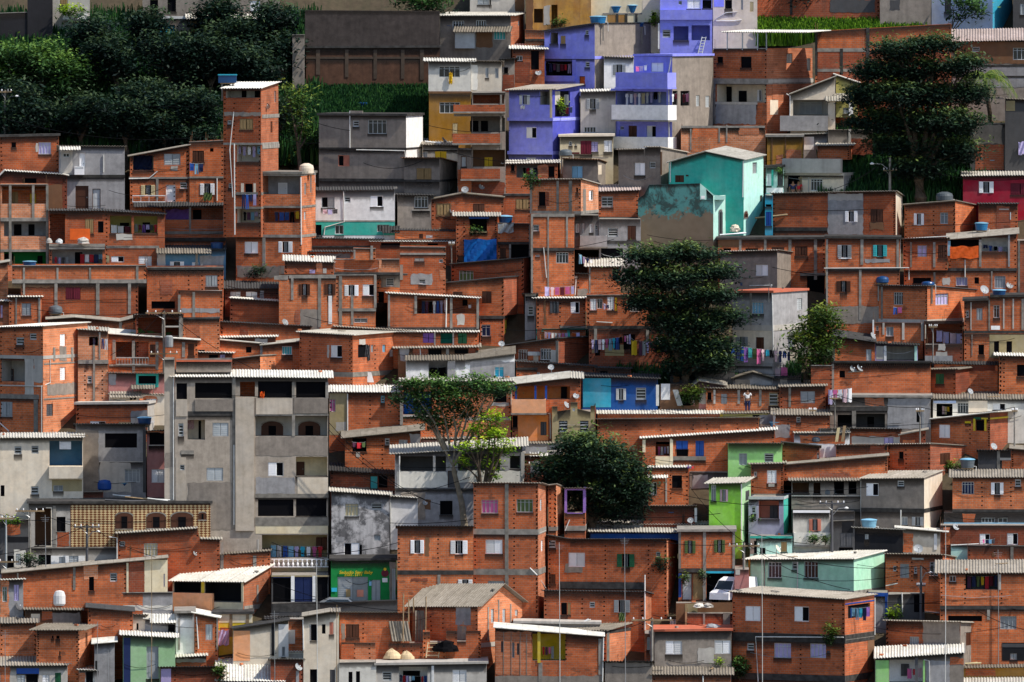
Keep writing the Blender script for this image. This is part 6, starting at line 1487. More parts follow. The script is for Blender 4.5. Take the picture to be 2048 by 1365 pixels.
def dish(x, y, r_, label, col='grey', az=None, pole=1.0):
    p, k = perch(x, y + r_, .25, 6); p = p + Vector((0, -.3, r_ / k)); r = r_ / k * 1.05
    root = empty('satellite_dish', p, (R.uniform(-.5, .9) if az is None else az), label=label, cat='satellite dish', group='satellite dishes on the roofs')
    col = 'grey' if col == 'lgrey' else col; mb = MB(); ax = Vector((.25, -.8, .5)).normalized(); u = ax.cross(Vector((0, 0, 1))).normalized(); v = ax.cross(u)
    n = 18; rings = []
    for i, (rr, d) in enumerate(((.05, 0), (.4, .035), (.75, .11), (1, .2))):
        rings.append([ax * d * r + (u * math.cos(2 * math.pi * k_ / n) + v * math.sin(2 * math.pi * k_ / n)) * rr * r for k_ in range(n)])
    for a, b in zip(rings, rings[1:]):
        for k_ in range(n): mb.face([a[k_], a[(k_ + 1) % n], b[(k_ + 1) % n], b[k_]], col)
    mb.face(rings[0], col); mb.build('reflector', root, True)
    am = MB(); am.tube([v * r * .8 + ax * .12 * r, v * r * .2 + ax * r * .75], .014, 'metal', 4); am.tube([ax * r * .70, ax * r * .8 + v * r * .18], .04, 'white', 6); am.build('arm', root)
    ps = MB(); ps.tube([(0, .02, 0), (0, .12, -.15), (0, .12, -pole - r)], .025, 'metal', 5); ps.build('mast', root)
for t in '''533 213 7 brown|brown dish on the sunlit side of the slim tower
930 380 7 lgrey|pale round dish above the low gabled brick house
570 645 7 lgrey|pale mesh dish before the open grey shutters
1706 738 7 lgrey|left of the two dishes on the beige block wall
1719 736 7 lgrey|right of the two dishes on the beige block wall
1745 672 7 lgrey|pale dish above the dark sloping roof by the small green tree
1987 893 7 lgrey|dish above the dark recess between right brick walls
1836 1098 9 grey|grey mesh dish before the plain beige wall
1940 783 6 lgrey|dish on the white house roof at the right edge
37 1213 8 dgrey|dark tilted dish on the small grey house at the left edge
1077 146 6 lgrey|white dish beside the crammed violet loggia
1132 810 7 lgrey|dish on the stepped olive gable front
1152 792 6 grey|small dish on the brick wall left of the turquoise wall
1102 735 6 lgrey|thin dish over the long dark sloping roof
2019 571 7 grey|grey dish beside the barred window at the right edge
1968 580 9 lgrey|large pale dish over the lilac shuttered side wall
1911 1054 7 lgrey|mesh dish above the beige walled room
1555 1098 8 be|cream tilted dish above the mint green roof
597 1334 8 lgrey|dish before the dark brick room at the bottom
1381 1041 6 grey|narrow dish on the bright white long roof
903 424 6 dgrey|dark dish before the tan shutters
963 374 6 grey|skeletal dish below the stacked balconies
1540 572 5 dgrey|small dark dish on the grey house beside the domed tank
1003 688 6 grey|dish on the dark broken roof left of the washing
390 1107 5 lgrey|tiny dish over the cream end of the long brick house
850 1006 5 lgrey|small dish on the terrace wall behind the trees
1160 250 6 dgrey|dark skeletal dish on the cream slab'''.splitlines():
    a, lb = t.split('|'); a = a.split(); dish(float(a[0]), float(a[1]), float(a[2]), lb, a[3])
# ---------------------------------------------------------------- poles and wires
def pole(x, yt, yb, label, yd=None, arms=((.1, 1.1),), r=.12, col='conc', lamp=None, box=False):
    Y = Yof(yd or yb + 12) - .5; a = atY(x, yt, Y); b = atY(x, yb, Y); zb = min(b.z, ground(a.x, Y)) - .3; H = a.z - zb
    root = empty('utility_pole', (a.x, Y, zb), label=label, cat='utility pole', group='utility poles among the houses')
    mb = MB(); mb.tube([(0, 0, 0), (0, 0, H)], [r, r * .65], col, 8); mb.build('post', root)
    for d, w_ in arms:
        ar = MB(); ar.box((-w_, -.16, H - d - .1), (w_, -.07, H - d), 'wood' if col != 'dgrey' else 'dgrey')
        for t in (-.9, -.45, .45, .9): ar.lathe([(.035, 0), (.05, .06), (.03, .14), (0, .15)], (w_ * t, -.11, H - d), 'white', 6)
        ar.tube([(-w_ * .6, -.1, H - d - .05), (0, -.08, H - d - .5)], .02, 'metal', 4); ar.build('crossarm', root)
    if box: bx = MB(); bx.lathe([(0, 0), (.27, 0), (.3, .05), (.3, .75), (.2, .85), (0, .85)], (.35, -.1, H - 2.6), 'grey', 12); bx.build('transformer', root)
    if lamp: 
        lm = MB(); lm.tube([(0, 0, H - 1.0), (lamp * .5, -.1, H - .5), (lamp, -.2, H - .45)], .03, 'metal', 5); lm.build('lamp_arm', root)
        l2 = MB(); l2.lathe([(0, 0), (.14, .02), (.16, .08), (.06, .16), (0, .17)], (lamp * 1.1, -.2, H - .53), 'white', 8); l2.build('lamp_head', root, True)
    return Vector((a.x, Y, a.z))
PL = {}
for key, args, kw in [
    ('a', (10, 180, 272, 'grey pole with crossarm at the left edge before the wood'), dict(arms=((.1, .5),), lamp=.8)),
    ('b', (328, 622, 720, 'concrete pole with a transformer behind the big concrete building'), dict(arms=((.1, 1.3), (3.0, 1.0)), box=True, yd=745)),
    ('c', (1043, 905, 975, 'short stout concrete pole between the lime tree and the round tree'), dict(arms=((.1, 1.3), (.8, 1.2)), r=.2, yd=1000, box=False)),
    ('d', (174, 1050, 1128, 'dark pole before the diamond patterned tiles'), dict(arms=((.1, .9),), col='dgrey', lamp=.7, yd=1135)),
    ('e', (1842, 1132, 1226, 'dark wooden pole with a white street lamp at lower right'), dict(arms=((1.3, .3),), col='dgrey', lamp=.6, yd=1240)),
    ('f', (1664, 1003, 1108, 'dark thick pole beside the cream white house'), dict(arms=((.1, .9),), col='dgrey', lamp=.9, yd=1112)),
    ('g', (1780, 315, 385, 'thin pole with a long lamp arm before the large right tree'), dict(arms=((.9, .5),), lamp=-1.2, yd=388)),
    ('h', (1488, 1085, 1192, 'slim grey pole left of the mint green house'), dict(arms=((.2, 1.1),), yd=1200)),
    ('i', (1304, 1236, 1330, 'grey steel pole beside the grey plastered house'), dict(arms=((.1, 1.4),), yd=1340)),
    ('j', (1866, 650, 725, 'thin steel pole beside the lilac bed sheets'), dict(arms=((.1, .3),), r=.06, yd=735)),
    ('k', (1670, 790, 858, 'thin pole with a meter box below the white and pink washing'), dict(arms=((.2, .4),), r=.07, yd=872)),
    ('l', (1840, 815, 888, 'thin pole at the grey wall left of the yellow framed window'), dict(arms=((.2, .3),), r=.07, yd=892)),
    ('m', (2029, 815, 896, 'thin pole with a meter box at the right edge'), dict(arms=((.2, .2),), r=.07, yd=900)),
    ('n', (903, 485, 524, 'short pole with a meter box left of the blue tarp'), dict(arms=((.1, .2),), r=.06, yd=530)),
    ('o', (12, 1030, 1150, 'tall white conduit pole at the lower left edge'), dict(arms=((.2, .6), (3.2, .9)), r=.09, col='lgrey', yd=1155)),
    ('p', (60, 1018, 1150, 'grey pole with a long side arm at the lower left edge'), dict(arms=((.1, 1.0),), r=.08, yd=1156)),
    ('q', (1625, 817, 858, 'slim pole before the lilac grey shuttered brick house'), dict(arms=((.1, .25),), r=.06, yd=862))]:
    PL[key] = pole(*args, **kw)
for x, yt, yb, lb in ((302, 1092, 1366, 'rusty thin antenna mast before the cream end wall'), (635, 1128, 1366, 'tall white antenna mast before the beige slit window house'), (549, 1222, 1366, 'thin dark antenna mast before the cream and peach house'),
                      (672, 1210, 1366, 'rusty thin antenna mast at the edge of the tall beige house'), (193, 1244, 1366, 'short thin mast before the narrow grey house'), (218, 1300, 1366, 'short brown mast left of the light green house'),
                      (1120, 1085, 1366, 'tall pale antenna mast crossing the yellow loggia house'), (1251, 1075, 1366, 'thin dark antenna mast crossing the grey shuttered row house'), (1525, 1066, 1366, 'white antenna mast before the two white shutters of the large brick house'),
                      (1890, 1052, 1366, 'tall white antenna mast left of the large right brick house'), (9, 1260, 1366, 'thin brown mast at the lower left edge'), (1997, 1100, 1240, 'thin mast on the beige roof at lower right'),
                      (92, 1030, 1140, 'thin leaning mast before the arched porch')):
    Y = Yof(yb + 8) - 3.0; a = atY(x + R.uniform(-2, 2), yt, Y); b = atY(x, yb, Y); zb = min(ground(b.x, Y), b.z) - .3; mb = MB()
    o_ = Vector((b.x, Y, zb)); mb.tube([(0, 0, 0), ((a.x - b.x) * .5 + .02, 0, (a.z - zb) * .5), (a.x - b.x, 0, a.z - zb)], [.035, .03, .018], 'pwhite' if 'white' in lb or 'pale' in lb else 'wood' if 'rusty' in lb else 'metal', 5)
    H = a.z - zb
    for d in (0.1, .22, .34): mb.tube([(a.x - b.x - .35 + d * .4, 0, H - .1 - d), (a.x - b.x + .35 - d * .4, 0, H - .1 - d)], .008, 'metal', 4)
    obj(mb, 'antenna_mast', lb, 'antenna', 'antenna masts', o_)
def wire(pts, sag, label, r=.02, n=14):
    P = []
    for a, b in zip(pts, pts[1:]):
        for i in range(n + (b is pts[-1])):
            t = i / n; p = a.lerp(b, t); p = p.copy(); p.z -= sag * 4 * t * (1 - t); P.append(p)
    mb = MB(); mb.tube(P, r, 'black', 4); obj(mb, 'cable', label, 'cable', 'cables strung over the houses' if 'house to house' not in label else 'thin cables across the brick fronts')
def W2(a, b, sag, label, lift=2.5, r=.02):
    p = PL[a] if isinstance(a, str) else atY(a[0], a[1], Yof(a[2]) - lift); q = PL[b] if isinstance(b, str) else atY(b[0], b[1], Yof(b[2]) - lift)
    wire([p + Vector((0, -.12, .02)), q + Vector((0, -.12, .02))], sag, label, r)
for a, b, s_, lb in (('a', (446, 212, 300), .5, 'high cable from the left edge pole to the slim tower'), ((0, 235, 300), (446, 270, 300), .9, 'low cable sagging before the dark wood'),
    ((558, 212, 380), (700, 262, 380), .3, 'cable from the slim tower towards the large grey house'), ((558, 268, 380), (640, 286, 380), .3, 'lower cable right of the slim tower'),
    ('g', (2048, 358, 420), .7, 'cable over the crimson house from the lamp pole'), ('g', (1620, 390, 420), .5, 'cable from the lamp pole to the balustrade house'),
    ((657, 845, 1080), (850, 1000, 1080), .6, 'upper reddish cable right of the big concrete building'), ((657, 860, 1080), (880, 1010, 1080), .8, 'middle cable right of the big concrete building'), ((657, 905, 1080), (790, 975, 1080), .5, 'lower cable right of the big concrete building'),
    ('h', (1700, 1180, 1260), .5, 'cable crossing the mint green front to the right'), ('h', 'e', .8, 'long cable from slim pole to the lamp pole at lower right'), ('h', (1380, 975, 1100), .3, 'cable rising from slim pole to the grey cement wall'),
    ('h', (1300, 1080, 1200), .3, 'cable before the olive shutters'), ('f', (1262, 960, 1090), .9, 'long cable before the vivid green house'), ('e', (2048, 1222, 1260), .6, 'cable across the large right brick house'), ('e', (2048, 1260, 1290), .7, 'lower cable across the large right brick house'),
    ('b', (220, 712, 745), .25, 'knotted cable before the railed balcony'), ('b', (60, 618, 700), .4, 'cable over the long pale corrugated roof'), ('b', (560, 760, 800), .5, 'cable over the white roof of the big concrete building'),
    ('d', (0, 1110, 1150), .3, 'cable left of the dark patterned house pole'), ('d', (330, 1120, 1160), .3, 'cable right of the dark patterned house pole'), ('o', (100, 1040, 1120), .2, 'stay cable at the lower left edge'), ('p', (240, 1072, 1120), .3, 'cable to the sloping white roof edge at lower left'),
    ((543, 1100, 1220), (800, 1085, 1220), .5, 'cable above the green shop'), ((543, 1085, 1220), (800, 1120, 1220), .7, 'second cable above the green shop'), ((543, 1165, 1230), (800, 1222, 1230), .4, 'cable before the dark blue shutters'),
    ('c', (800, 990, 1060), .5, 'cable behind the thin tree trunk'), ('i', (1200, 1260, 1330), .3, 'cable over the beige roof at the bottom'), ('k', (1560, 800, 860), .3, 'cable from the washing pole to the wavy roof'), ('k', 'l', .3, 'cable between two thin poles before the grey concrete house'), ('l', 'm', .4, 'cable before the white house at the right edge'),
    ((1010, 660, 720), (1180, 650, 720), .2, 'cable over the turquoise loggia'), ((850, 250, 390), (1020, 262, 390), .3, 'cable before the stacked balconies'), ((905, 305, 400), (1060, 322, 400), .3, 'cable below the stacked balconies'), ((1640, 1090, 1120), (1480, 1060, 1120), .2, 'cable before the turquoise storey')):
    W2(a, b, s_, lb)
# ---------------------------------------------------------------- other things
def prism(mb, pts, th, m):
    """slab from front outline (x,z) thickness th in y"""
    n = len(pts); mb.face([(x, 0, z) for x, z in pts], m); mb.face([(x, th, z) for x, z in pts][::-1], m)
    for i in range(n): (a, b), (c, d) = pts[i], pts[(i + 1) % n]; mb.face([(a, 0, b), (a, th, b), (c, th, d), (c, 0, d)], m)
def lean(x0, y0, x1, y1, m, nm, label, cat, tilt=.25, dy=.15, corr=False, skew=0):
    l, _, _ = hit((x0 + x1) / 2, y1 - 3); Y = l.y - dy - tilt; a = atY(x0, y1, Y); b = atY(x1, y0, Y); W = b.x - a.x; H = b.z - a.z; mb = MB()
    if corr: sheet(mb, (0, 0, 0), (W, 0, 0), (skew, tilt, H), m)
    else: 
        for z0, z1 in ((0, 1),): prism(mb, [(0, 0), (W, 0), (W + skew, H), (skew, H)], .04, m)
    obj(mb, nm, label, cat, loc=a)
lean(784, 1243, 823, 1283, 'rm', 'roof_sheet', 'grey corrugated sheet leaning tilted on the long brick wall', 'sheet', corr=True, skew=-.25)
lean(829, 1222, 851, 1282, 'rm', 'roof_sheet', 'tall pale weathered board sheet leaning beside the gabled brick house', 'sheet', corr=True)
for x, y0, y1, lb in ((806, 1188, 1285, 'thick grey plank standing at the unfinished wall'), (826, 1196, 1285, 'thin white plank standing before the gabled house'), (817, 1198, 1245, 'thin grey stick behind the standing planks'), (851, 1194, 1268, 'dark plank standing before the gabled house')):
    l, _, _ = hit(x, y1 - 4); Y = l.y - .5; a = atY(x, y1, Y); b = atY(x, y0, Y); mb = MB(); mb.tube([(0, 0, 0), (R.uniform(-.05, .05), .2, b.z - a.z)], .045, 'wood', 5); obj(mb, 'plank', lb, 'plank', 'planks', a)
def heap(x, y, w, h, m, nm, label, cat, dy=.4, n=14, kind=None):
    p, k = perch(x, y, -dy, 2); rx = w / 2 / k; rz = h / k; mb = MB(); rr = random.Random(int(x * 7 + y)); g = {}
    for i in range(n):
        for j in range(6):
            a = 2 * math.pi * i / n; t = j / 5; q = (1 - t ** 1.7) ** .9 if m == 'sand' else math.sqrt(max(0, 1 - t * t)); e = rr.uniform(.85, 1.15) if m == 'sand' else rr.uniform(.7, 1.2)
            g[i, j] = (rx * q * math.cos(a) * e, rx * .7 * q * math.sin(a) * e, rz * (t ** .8) * rr.uniform(.92, 1.08) - .05)
    for i in range(n):
        for j in range(5): mb.face([g[i, j], g[(i + 1) % n, j], g[(i + 1) % n, j + 1], g[i, j + 1]], m)
    obj(mb, nm, label, cat, loc=p, smooth=True, kind=kind)
heap(784, 1316, 34, 20, 'sand', 'sand_heap', 'left and larger heap of pale sand on the light grey slab', 'sand heap')
heap(813, 1317, 30, 17, 'sand', 'sand_heap', 'right and smaller heap of pale sand on the light grey slab', 'sand heap')
heap(1398, 1214, 24, 9, 'w2', 'rubbish_bag', 'left pale bag in the rubble yard before the van', 'bag')
heap(1416, 1214, 22, 9, 'cl', 'rubbish_bag', 'right white bag in the rubble yard before the van', 'bag')
heap(1425, 1254, 28, 8, 'grey', 'rubbish_bag', 'grey bundle behind the grey plastered house', 'bag')
heap(98, 485, 12, 10, 'cl', 'rubbish_bag', 'small white bag at the left end of the ledge below yellow loggias', 'bag')
heap(118, 486, 14, 10, 'lgrey', 'rubbish_bag', 'grey bag beside the orange board on the ledge', 'bag')
heap(167, 486, 24, 13, 'cl', 'rubbish_bag', 'large white bag on the ledge before the orange board', 'bag')
heap(1470, 462, 20, 14, 'be', 'rubbish_bag', 'dusty bundle at the foot of the pale turquoise side wall', 'bag')
heap(891, 1302, 50, 22, 'black', 'plastic_sheet', 'black plastic sheet thrown over the broken brick wall', 'plastic sheet')
lean(140, 458, 180, 480, 'orange', 'board', 'orange painted board leaning on the brick ledge', 'board')
lean(1184, 700, 1196, 706, 'wood', 'board', 'short board on the brick ground floor left of the dark tree', 'board')
lean(735, 745, 748, 765, 'w', 'chair', 'white broken chair seat lying on the brick roof', 'chair', skew=-.2)
lean(1355, 780, 1366, 812, 'lgrey', 'plank', 'leaning bundle of grey boards right of the blue house', 'plank', skew=-.35)
lean(1340, 1240, 1352, 1252, 'rw', 'roof_sheet', 'short bright sheet lying on the grey plastered house', 'sheet', corr=True)
lean(1312, 770, 1318, 812, 'pwhite', 'plank', 'white plank standing at the right corner of the blue house', 'plank')
lean(1670, 856, 1676, 884, 'cream', 'plank', 'pale board leaning on the white low wall', 'plank', skew=.15)
lean(1682, 852, 1688, 884, 'wood', 'plank', 'brown board leaning on the white low wall', 'plank', skew=.15)
for x0, y0, x1, y1, lb, c in ((225, 990, 262, 994, 'long white pipe lying on the patterned house roof', 'pwhite'), (295, 997, 338, 1002, 'white boards lying at the right of the patterned roof', 'pwhite'), (210, 1000, 290, 1004, 'dark timber pile on the patterned roof', 'dgrey'), (250, 994, 300, 999, 'grey timber on the patterned roof', 'wood'), (1440, 470, 1490, 467, 'white tube on the terrace below the pale turquoise wall', 'white'), (1510, 436, 1575, 430, 'rusty pipe frame rail on the dark roof terrace', 'wood'), (1588, 466, 1625, 464, 'white board on the dark slab roof', 'pwhite'), (554, 348, 575, 356, 'bright board on the annex roof by the slim tower', 'white'), (1172, 1240, 1195, 1232, 'upper pale boards on the beige roof', 'pwhite'), (1150, 1252, 1180, 1240, 'lower pale boards on the beige roof', 'pwhite'), (1958, 1322, 2010, 1326, 'pale boards on the ochre wall roof', 'pwhite'), (1990, 1318, 2044, 1316, 'long pale boards at the right of the ochre roof', 'be'), (1915, 1328, 1960, 1327, 'cream boards at the left of the ochre roof', 'cream'), (1808, 1222, 1850, 1228, 'grey broken board on the dotted roof', 'wood'), (1850, 1224, 1880, 1226, 'white broken board on the dotted roof', 'pwhite'), (885, 275, 895, 288, 'small dark panel on the low beige roof', 'dgrey'), (850, 283, 880, 287, 'litter of white pieces on the low beige roof', 'w')):
    p, k = perch((x0 + x1) / 2, (y0 + y1) / 2, .4, 4); a = atY(x0, y0, p.y); b = atY(x1, y1, p.y); d = b - a; mb = MB()
    for j in range(3): mb.tube([Vector((0, j * .14, -.03 * j)), d + Vector((R.uniform(-.2, .1), j * .14 + R.uniform(-.05, .05), .02 * j))], .05, c, 5)
    obj(mb, 'timber', lb, 'timber', 'building scraps on the roofs', a)
def ladder(x0, y0, x1, y1, w, label, nm='ladder', m='lgrey', rungs=5, dy=.5):
    l, _, _ = hit(x0, y0 - 2); Y = l.y - dy; a = atY(x0, y0, Y); b = atY(x1, y1, Y + .4); d = b - a; mb = MB()
    for sx in (0, w): mb.tube([Vector((sx, 0, 0)), d + Vector((sx, 0, 0))], .035, m, 5)
    for i in range(rungs): q = d * ((i + .6) / rungs); mb.tube([q, q + Vector((w, 0, 0))], .03, m, 5)
    obj(mb, nm, label, 'ladder', loc=a)
ladder(1396, 108, 1404, 74, .3, 'grey ladder leaning on the lavender house', rungs=6)
ladder(852, 1316, 856, 1284, .85, 'wooden trestle ladder before the broken brick wall', m='sand', rungs=4)
# washing machine
l, _, _ = hit(158, 345); p = atY(149, 350, l.y - .45); mb = MB(); mb.box((0, 0, 0), (.7, .4, .6), 'white'); mb.box((.05, -.01, .46), (.65, 0, .56), 'lgrey'); mb.lathe([(0, 0), (.16, 0), (.17, .02), (0, .021)], (.35, .2, .6), 'glass', 12); obj(mb, 'washing_machine', 'white washing machine beside the white door of the bluish grey house', 'washing machine', loc=p)
# shop lettering and posters
def text(s, x, y, hpx, m, parent, name, dy=.06, shear=.25):
    cu = bpy.data.curves.new(name, 'FONT'); cu.body = s; l, _, _ = hit(x + 3, y - 2); Y = l.y - dy; k = scale_at(Y); cu.size = hpx / k * 1.35; cu.extrude = .008; cu.shear = shear; cu.offset = .006
    o = bpy.data.objects.new(name, cu); C.objects.link(o); bpy.context.view_layer.update()
    me = bpy.data.meshes.new_from_object(o); bpy.data.objects.remove(o)
    o = bpy.data.objects.new(name, me); C.objects.link(o); me.materials.clear(); me.materials.append(M[m])
    o.matrix_world = Matrix.Translation(atY(x, y, Y)) @ Matrix.Rotation(math.pi / 2, 4, 'X')
    if parent: mw = o.matrix_world.copy(); bpy.context.view_layer.update(); o.parent = parent; o.matrix_parent_inverse = parent.matrix_world.inverted(); o.matrix_world = mw
    return o
shop = next(h[0] for h in HOUSES if 'green shop' in h[0]['label'])
tk_ = next(o for o in C.objects if o.get('label', '').startswith('blue tank with white lettering')); text('ACQUALEV', 279, 846, 4.2, 'white', tk_, 'lettering', dy=.12, shear=0)
text('Sedução Sexy Baby', 678, 1148, 6.4, 'yellow', shop, 'lettering'); text('2 5 8 9  -  5 3 9 9', 689, 1152.6, 3.6, 'yellow', shop, 'lettering')
def disc(x, y, r_, m, name, par, dy=.05):
    l, _, _ = hit(x, y); q = atY(x, y, l.y - dy); k = scale_at(q.y); mb = MB(); n = 14
    pts = [q + Vector((r_ / k * math.cos(2 * math.pi * i / n), 0, r_ / k * math.sin(2 * math.pi * i / n))) for i in range(n)]
    inv = par.matrix_world.inverted(); mb.face([inv @ p for p in pts], m); mb.build(name, par)
disc(770, 1147, 7.5, 'maroon', 'painted_apple', shop); disc(770, 1139, 3, 'yellow', 'painted_leaf', shop)
for x0, y0, x1, y1, m in ((764.5, 1156.5, 775, 1165, 'w'), (663, 1176, 674, 1184, 'cyan'), (738, 1162, 743, 1172, 'ltblue'), (692, 1179, 701, 1194, 'tan'), (714, 1180, 727, 1194, 'salmon')):
    l, _, _ = hit((x0 + x1) / 2, (y0 + y1) / 2); Y = l.y - .05; inv = shop.matrix_world.inverted(); mb = MB(); mb.face([inv @ atY(a, b, Y) for a, b in ((x0, y1), (x1, y1), (x1, y0), (x0, y0))], m); mb.build('poster', shop)
# ---------------------------------------------------------------- vehicles
def vehicle(kind, x, y, length, label, cat, col, rz=0, dY=0, Yd=None):
    Y = Yof(Yd or y) + dY; p = atY(x, y, Y)
    root = empty(kind, p, rz, label=label, cat=cat)
    if kind == 'delivery_van': root.scale = (.84, .84, .84)
    if kind == 'parked_car': body = [(-2.0, .35), (2.0, .35), (2.05, .75), (1.85, .92), (1.0, 1.0), (.45, 1.42), (-.9, 1.45), (-1.75, 1.05), (-2.05, .95)]; win = [(.86, 1.02), (.40, 1.36), (-.84, 1.38), (-1.45, 1.05)]; w_ = .82; r = .31; ax = (-1.3, 1.3)
    else: body = [(-2.2, .4), (2.3, .4), (2.3, 2.1), (-.5, 2.2), (-1.1, 1.95), (-1.6, 1.2), (-2.15, .95)]; win = [(-1.35, 1.25), (-.95, 1.85), (-.3, 1.95), (-.3, 1.25)]; w_ = .95; r = .36; ax = (-1.35, 1.5)
    mb = MB(); n = len(body)
    ins = lambda z: w_ if z < 1.0 else w_ - (z - 1.0) * .22
    L_ = [(a, -ins(b), b) for a, b in body]; R_ = [(a, ins(b), b) for a, b in body]
    for t in poly_holes([(a, b) for a, b in body], []):
        mb.face([(a, -ins(b), b) for a, b in t], col); mb.face([(a, ins(b), b) for a, b in t][::-1], col)
    for i in range(n): j = (i + 1) % n; mb.face([L_[i], L_[j], R_[j], R_[i]], col)
    mb.build('body', root)
    g = MB(); g.face([(a, -ins(b) - .012, b) for a, b in win], 'glass'); g.face([(a, ins(b) + .012, b) for a, b in win][::-1], 'glass'); g.build('side_window', root)
    if kind == 'delivery_van': g = MB(); g.face([(-1.62, -.8, 1.22), (-1.62, .8, 1.22), (-1.14, .72, 1.9), (-1.14, -.72, 1.9)], 'glass')
    else: g = MB(); g.face([(1.03, -.7, 1.03), (1.03, .7, 1.03), (.5, .62, 1.41), (.5, -.62, 1.41)], 'glass')
    g.build('windscreen', root)
    for a in ax:
        for sgn in (-1, 1):
            wm = MB(); c = Vector((a, sgn * w_, r)); nn = 14; ring = lambda rr, yy: [c + Vector((rr * math.cos(2 * math.pi * i / nn), yy, rr * math.sin(2 * math.pi * i / nn))) for i in range(nn)]
            A, B = ring(r, -.11), ring(r, .11)
            for i in range(nn): wm.face([A[i], A[(i + 1) % nn], B[(i + 1) % nn], B[i]], 'black')
            wm.face(A, 'black'); wm.face(B[::-1], 'black'); o = wm.build('wheel', root); rm2 = MB(); rm2.face([q + Vector((0, sgn * .003, 0)) for q in ring(r * .6, sgn * .11)], 'metal'); rm2.build('rim', o)
    for sgn in (-1, 1): h = MB(); fx = -2.16 if kind == 'delivery_van' else 2.03; h.box((fx - .03, sgn * .62 - .12, .72), (fx + .03, sgn * .62 + .12, .88), 'white'); h.build('headlight', root)
vehicle('parked_car', 684, 1238, 4, 'silver car parked before the green shop, only its roof above the wall', 'car', 'metal', dY=-.2, Yd=1228)
vehicle('delivery_van', 1468, 1207, 4.5, 'white van nosing out of the blue framed garage', 'van', 'white', rz=.95, dY=.9, Yd=1200)
# ---------------------------------------------------------------- people
def person(x, yfeet, hpx, label, shirt, trousers, pose='stand', back=.4, Yp=None):
    if Yp is None: p, k = perch(x, yfeet, back, 3)
    else: p = atY(x, yfeet, Yp); k = scale_at(Yp)
    H = 1.68; root = empty('person', p, R.uniform(-.3, .3), label=label, cat='person')
    def skin(name, verts, edges, m, par):
        me = bpy.data.meshes.new(name); me.from_pydata([v[0] for v in verts], edges, []); o = bpy.data.objects.new(name, me); C.objects.link(o); me.materials.append(M[m])
        sk_ = o.modifiers.new('skin', 'SKIN'); ss = o.modifiers.new('sub', 'SUBSURF'); ss.levels = 1; ss.render_levels = 1
        for i, v in enumerate(verts): me.skin_vertices[0].data[i].radius = (v[1], v[1]) if not isinstance(v[1], tuple) else v[1]
        me.skin_vertices[0].data[0].use_root = True; o.parent = par; return o
    arm = .18 if pose == 'stand' else -.25
    V = [((0, 0, .92), (.15, .10)), ((0, 0, 1.1), (.13, .09)), ((0, 0, 1.32), (.17, .10)), ((0, 0, 1.44), (.06, .06)), ((0, -.01, 1.53), (.075, .085)), ((0, -.01, 1.62), (.07, .085)),
         ((.1, 0, .85), .09), ((.11, -.02, .48), .06), ((.11, .02, .08), .04), ((.12, -.14, .03), .035), ((-.1, 0, .85), .09), ((-.1, .03, .48), .06), ((-.1, .05, .08), .04), ((-.11, -.1, .03), .035),
         ((.2, 0, 1.36), .05), ((.27, -.02, 1.1), .04), ((.26, arm - .3, 1.0), .03), ((.26, arm - .42, .98), .025), ((-.2, 0, 1.36), .05), ((-.27, -.02, 1.1), .04), ((-.26, -.14, .9), .03), ((-.26, -.2, .82), .025)]
    E = [(0, 1), (1, 2), (2, 3), (3, 4), (4, 5), (0, 6), (6, 7), (7, 8), (8, 9), (0, 10), (10, 11), (11, 12), (12, 13), (2, 14), (14, 15), (15, 16), (16, 17), (2, 18), (18, 19), (19, 20), (20, 21)]
    skin('body', V, E, 'skin', root)
    s_ = [((0, 0, .95), (.165, .12)), ((0, 0, 1.12), (.15, .11)), ((0, 0, 1.34), (.185, .115)), ((.21, 0, 1.36), .065), ((.27, -.01, 1.2), .06), ((-.21, 0, 1.36), .065), ((-.27, -.01, 1.2), .06)]
    skin('shirt', s_, [(0, 1), (1, 2), (2, 3), (3, 4), (2, 5), (5, 6)], shirt, root)
    t_ = [((0, 0, .93), (.165, .12)), ((.1, 0, .82), .10), ((.11, -.02, .48), .075), ((.11, .02, .14), .06), ((-.1, 0, .82), .10), ((-.1, .03, .48), .075), ((-.1, .05, .14), .06)]
    skin('trousers', t_, [(0, 1), (1, 2), (2, 3), (0, 4), (4, 5), (5, 6)], trousers, root)
    hm = MB(); hm.lathe([(0, .14), (.06, .135), (.088, .09), (.09, .03), (.07, -.02)], (0, .015, 1.585), 'black', 10); hm.build('hair', root, True)
    f = MB()
    for sx in (-1, 1): f.box((sx * .03 - .01, -.096, 1.575), (sx * .03 + .01, -.088, 1.588), 'black')
    f.box((-.02, -.097, 1.525), (.02, -.09, 1.532), 'maroon'); f.box((-.008, -.105, 1.54), (.008, -.09, 1.57), 'skin'); f.build('face', root)
Yb = hit(1495, 790)[0].y
person(1495, 826, 44, 'person in a white shirt standing under the wavy beige roof', 'white', 'navy', Yp=Yb - .6)
Yb = hit(1590, 360)[0].y
person(1586, 407, 44, 'person in a dark blue top on the beige balcony, left of the two', 'navy', 'dgrey', Yp=Yb - .5)
person(1597, 407, 44, 'person in a red top on the beige balcony, right of the two', 'red', 'dgrey', Yp=Yb - .45)

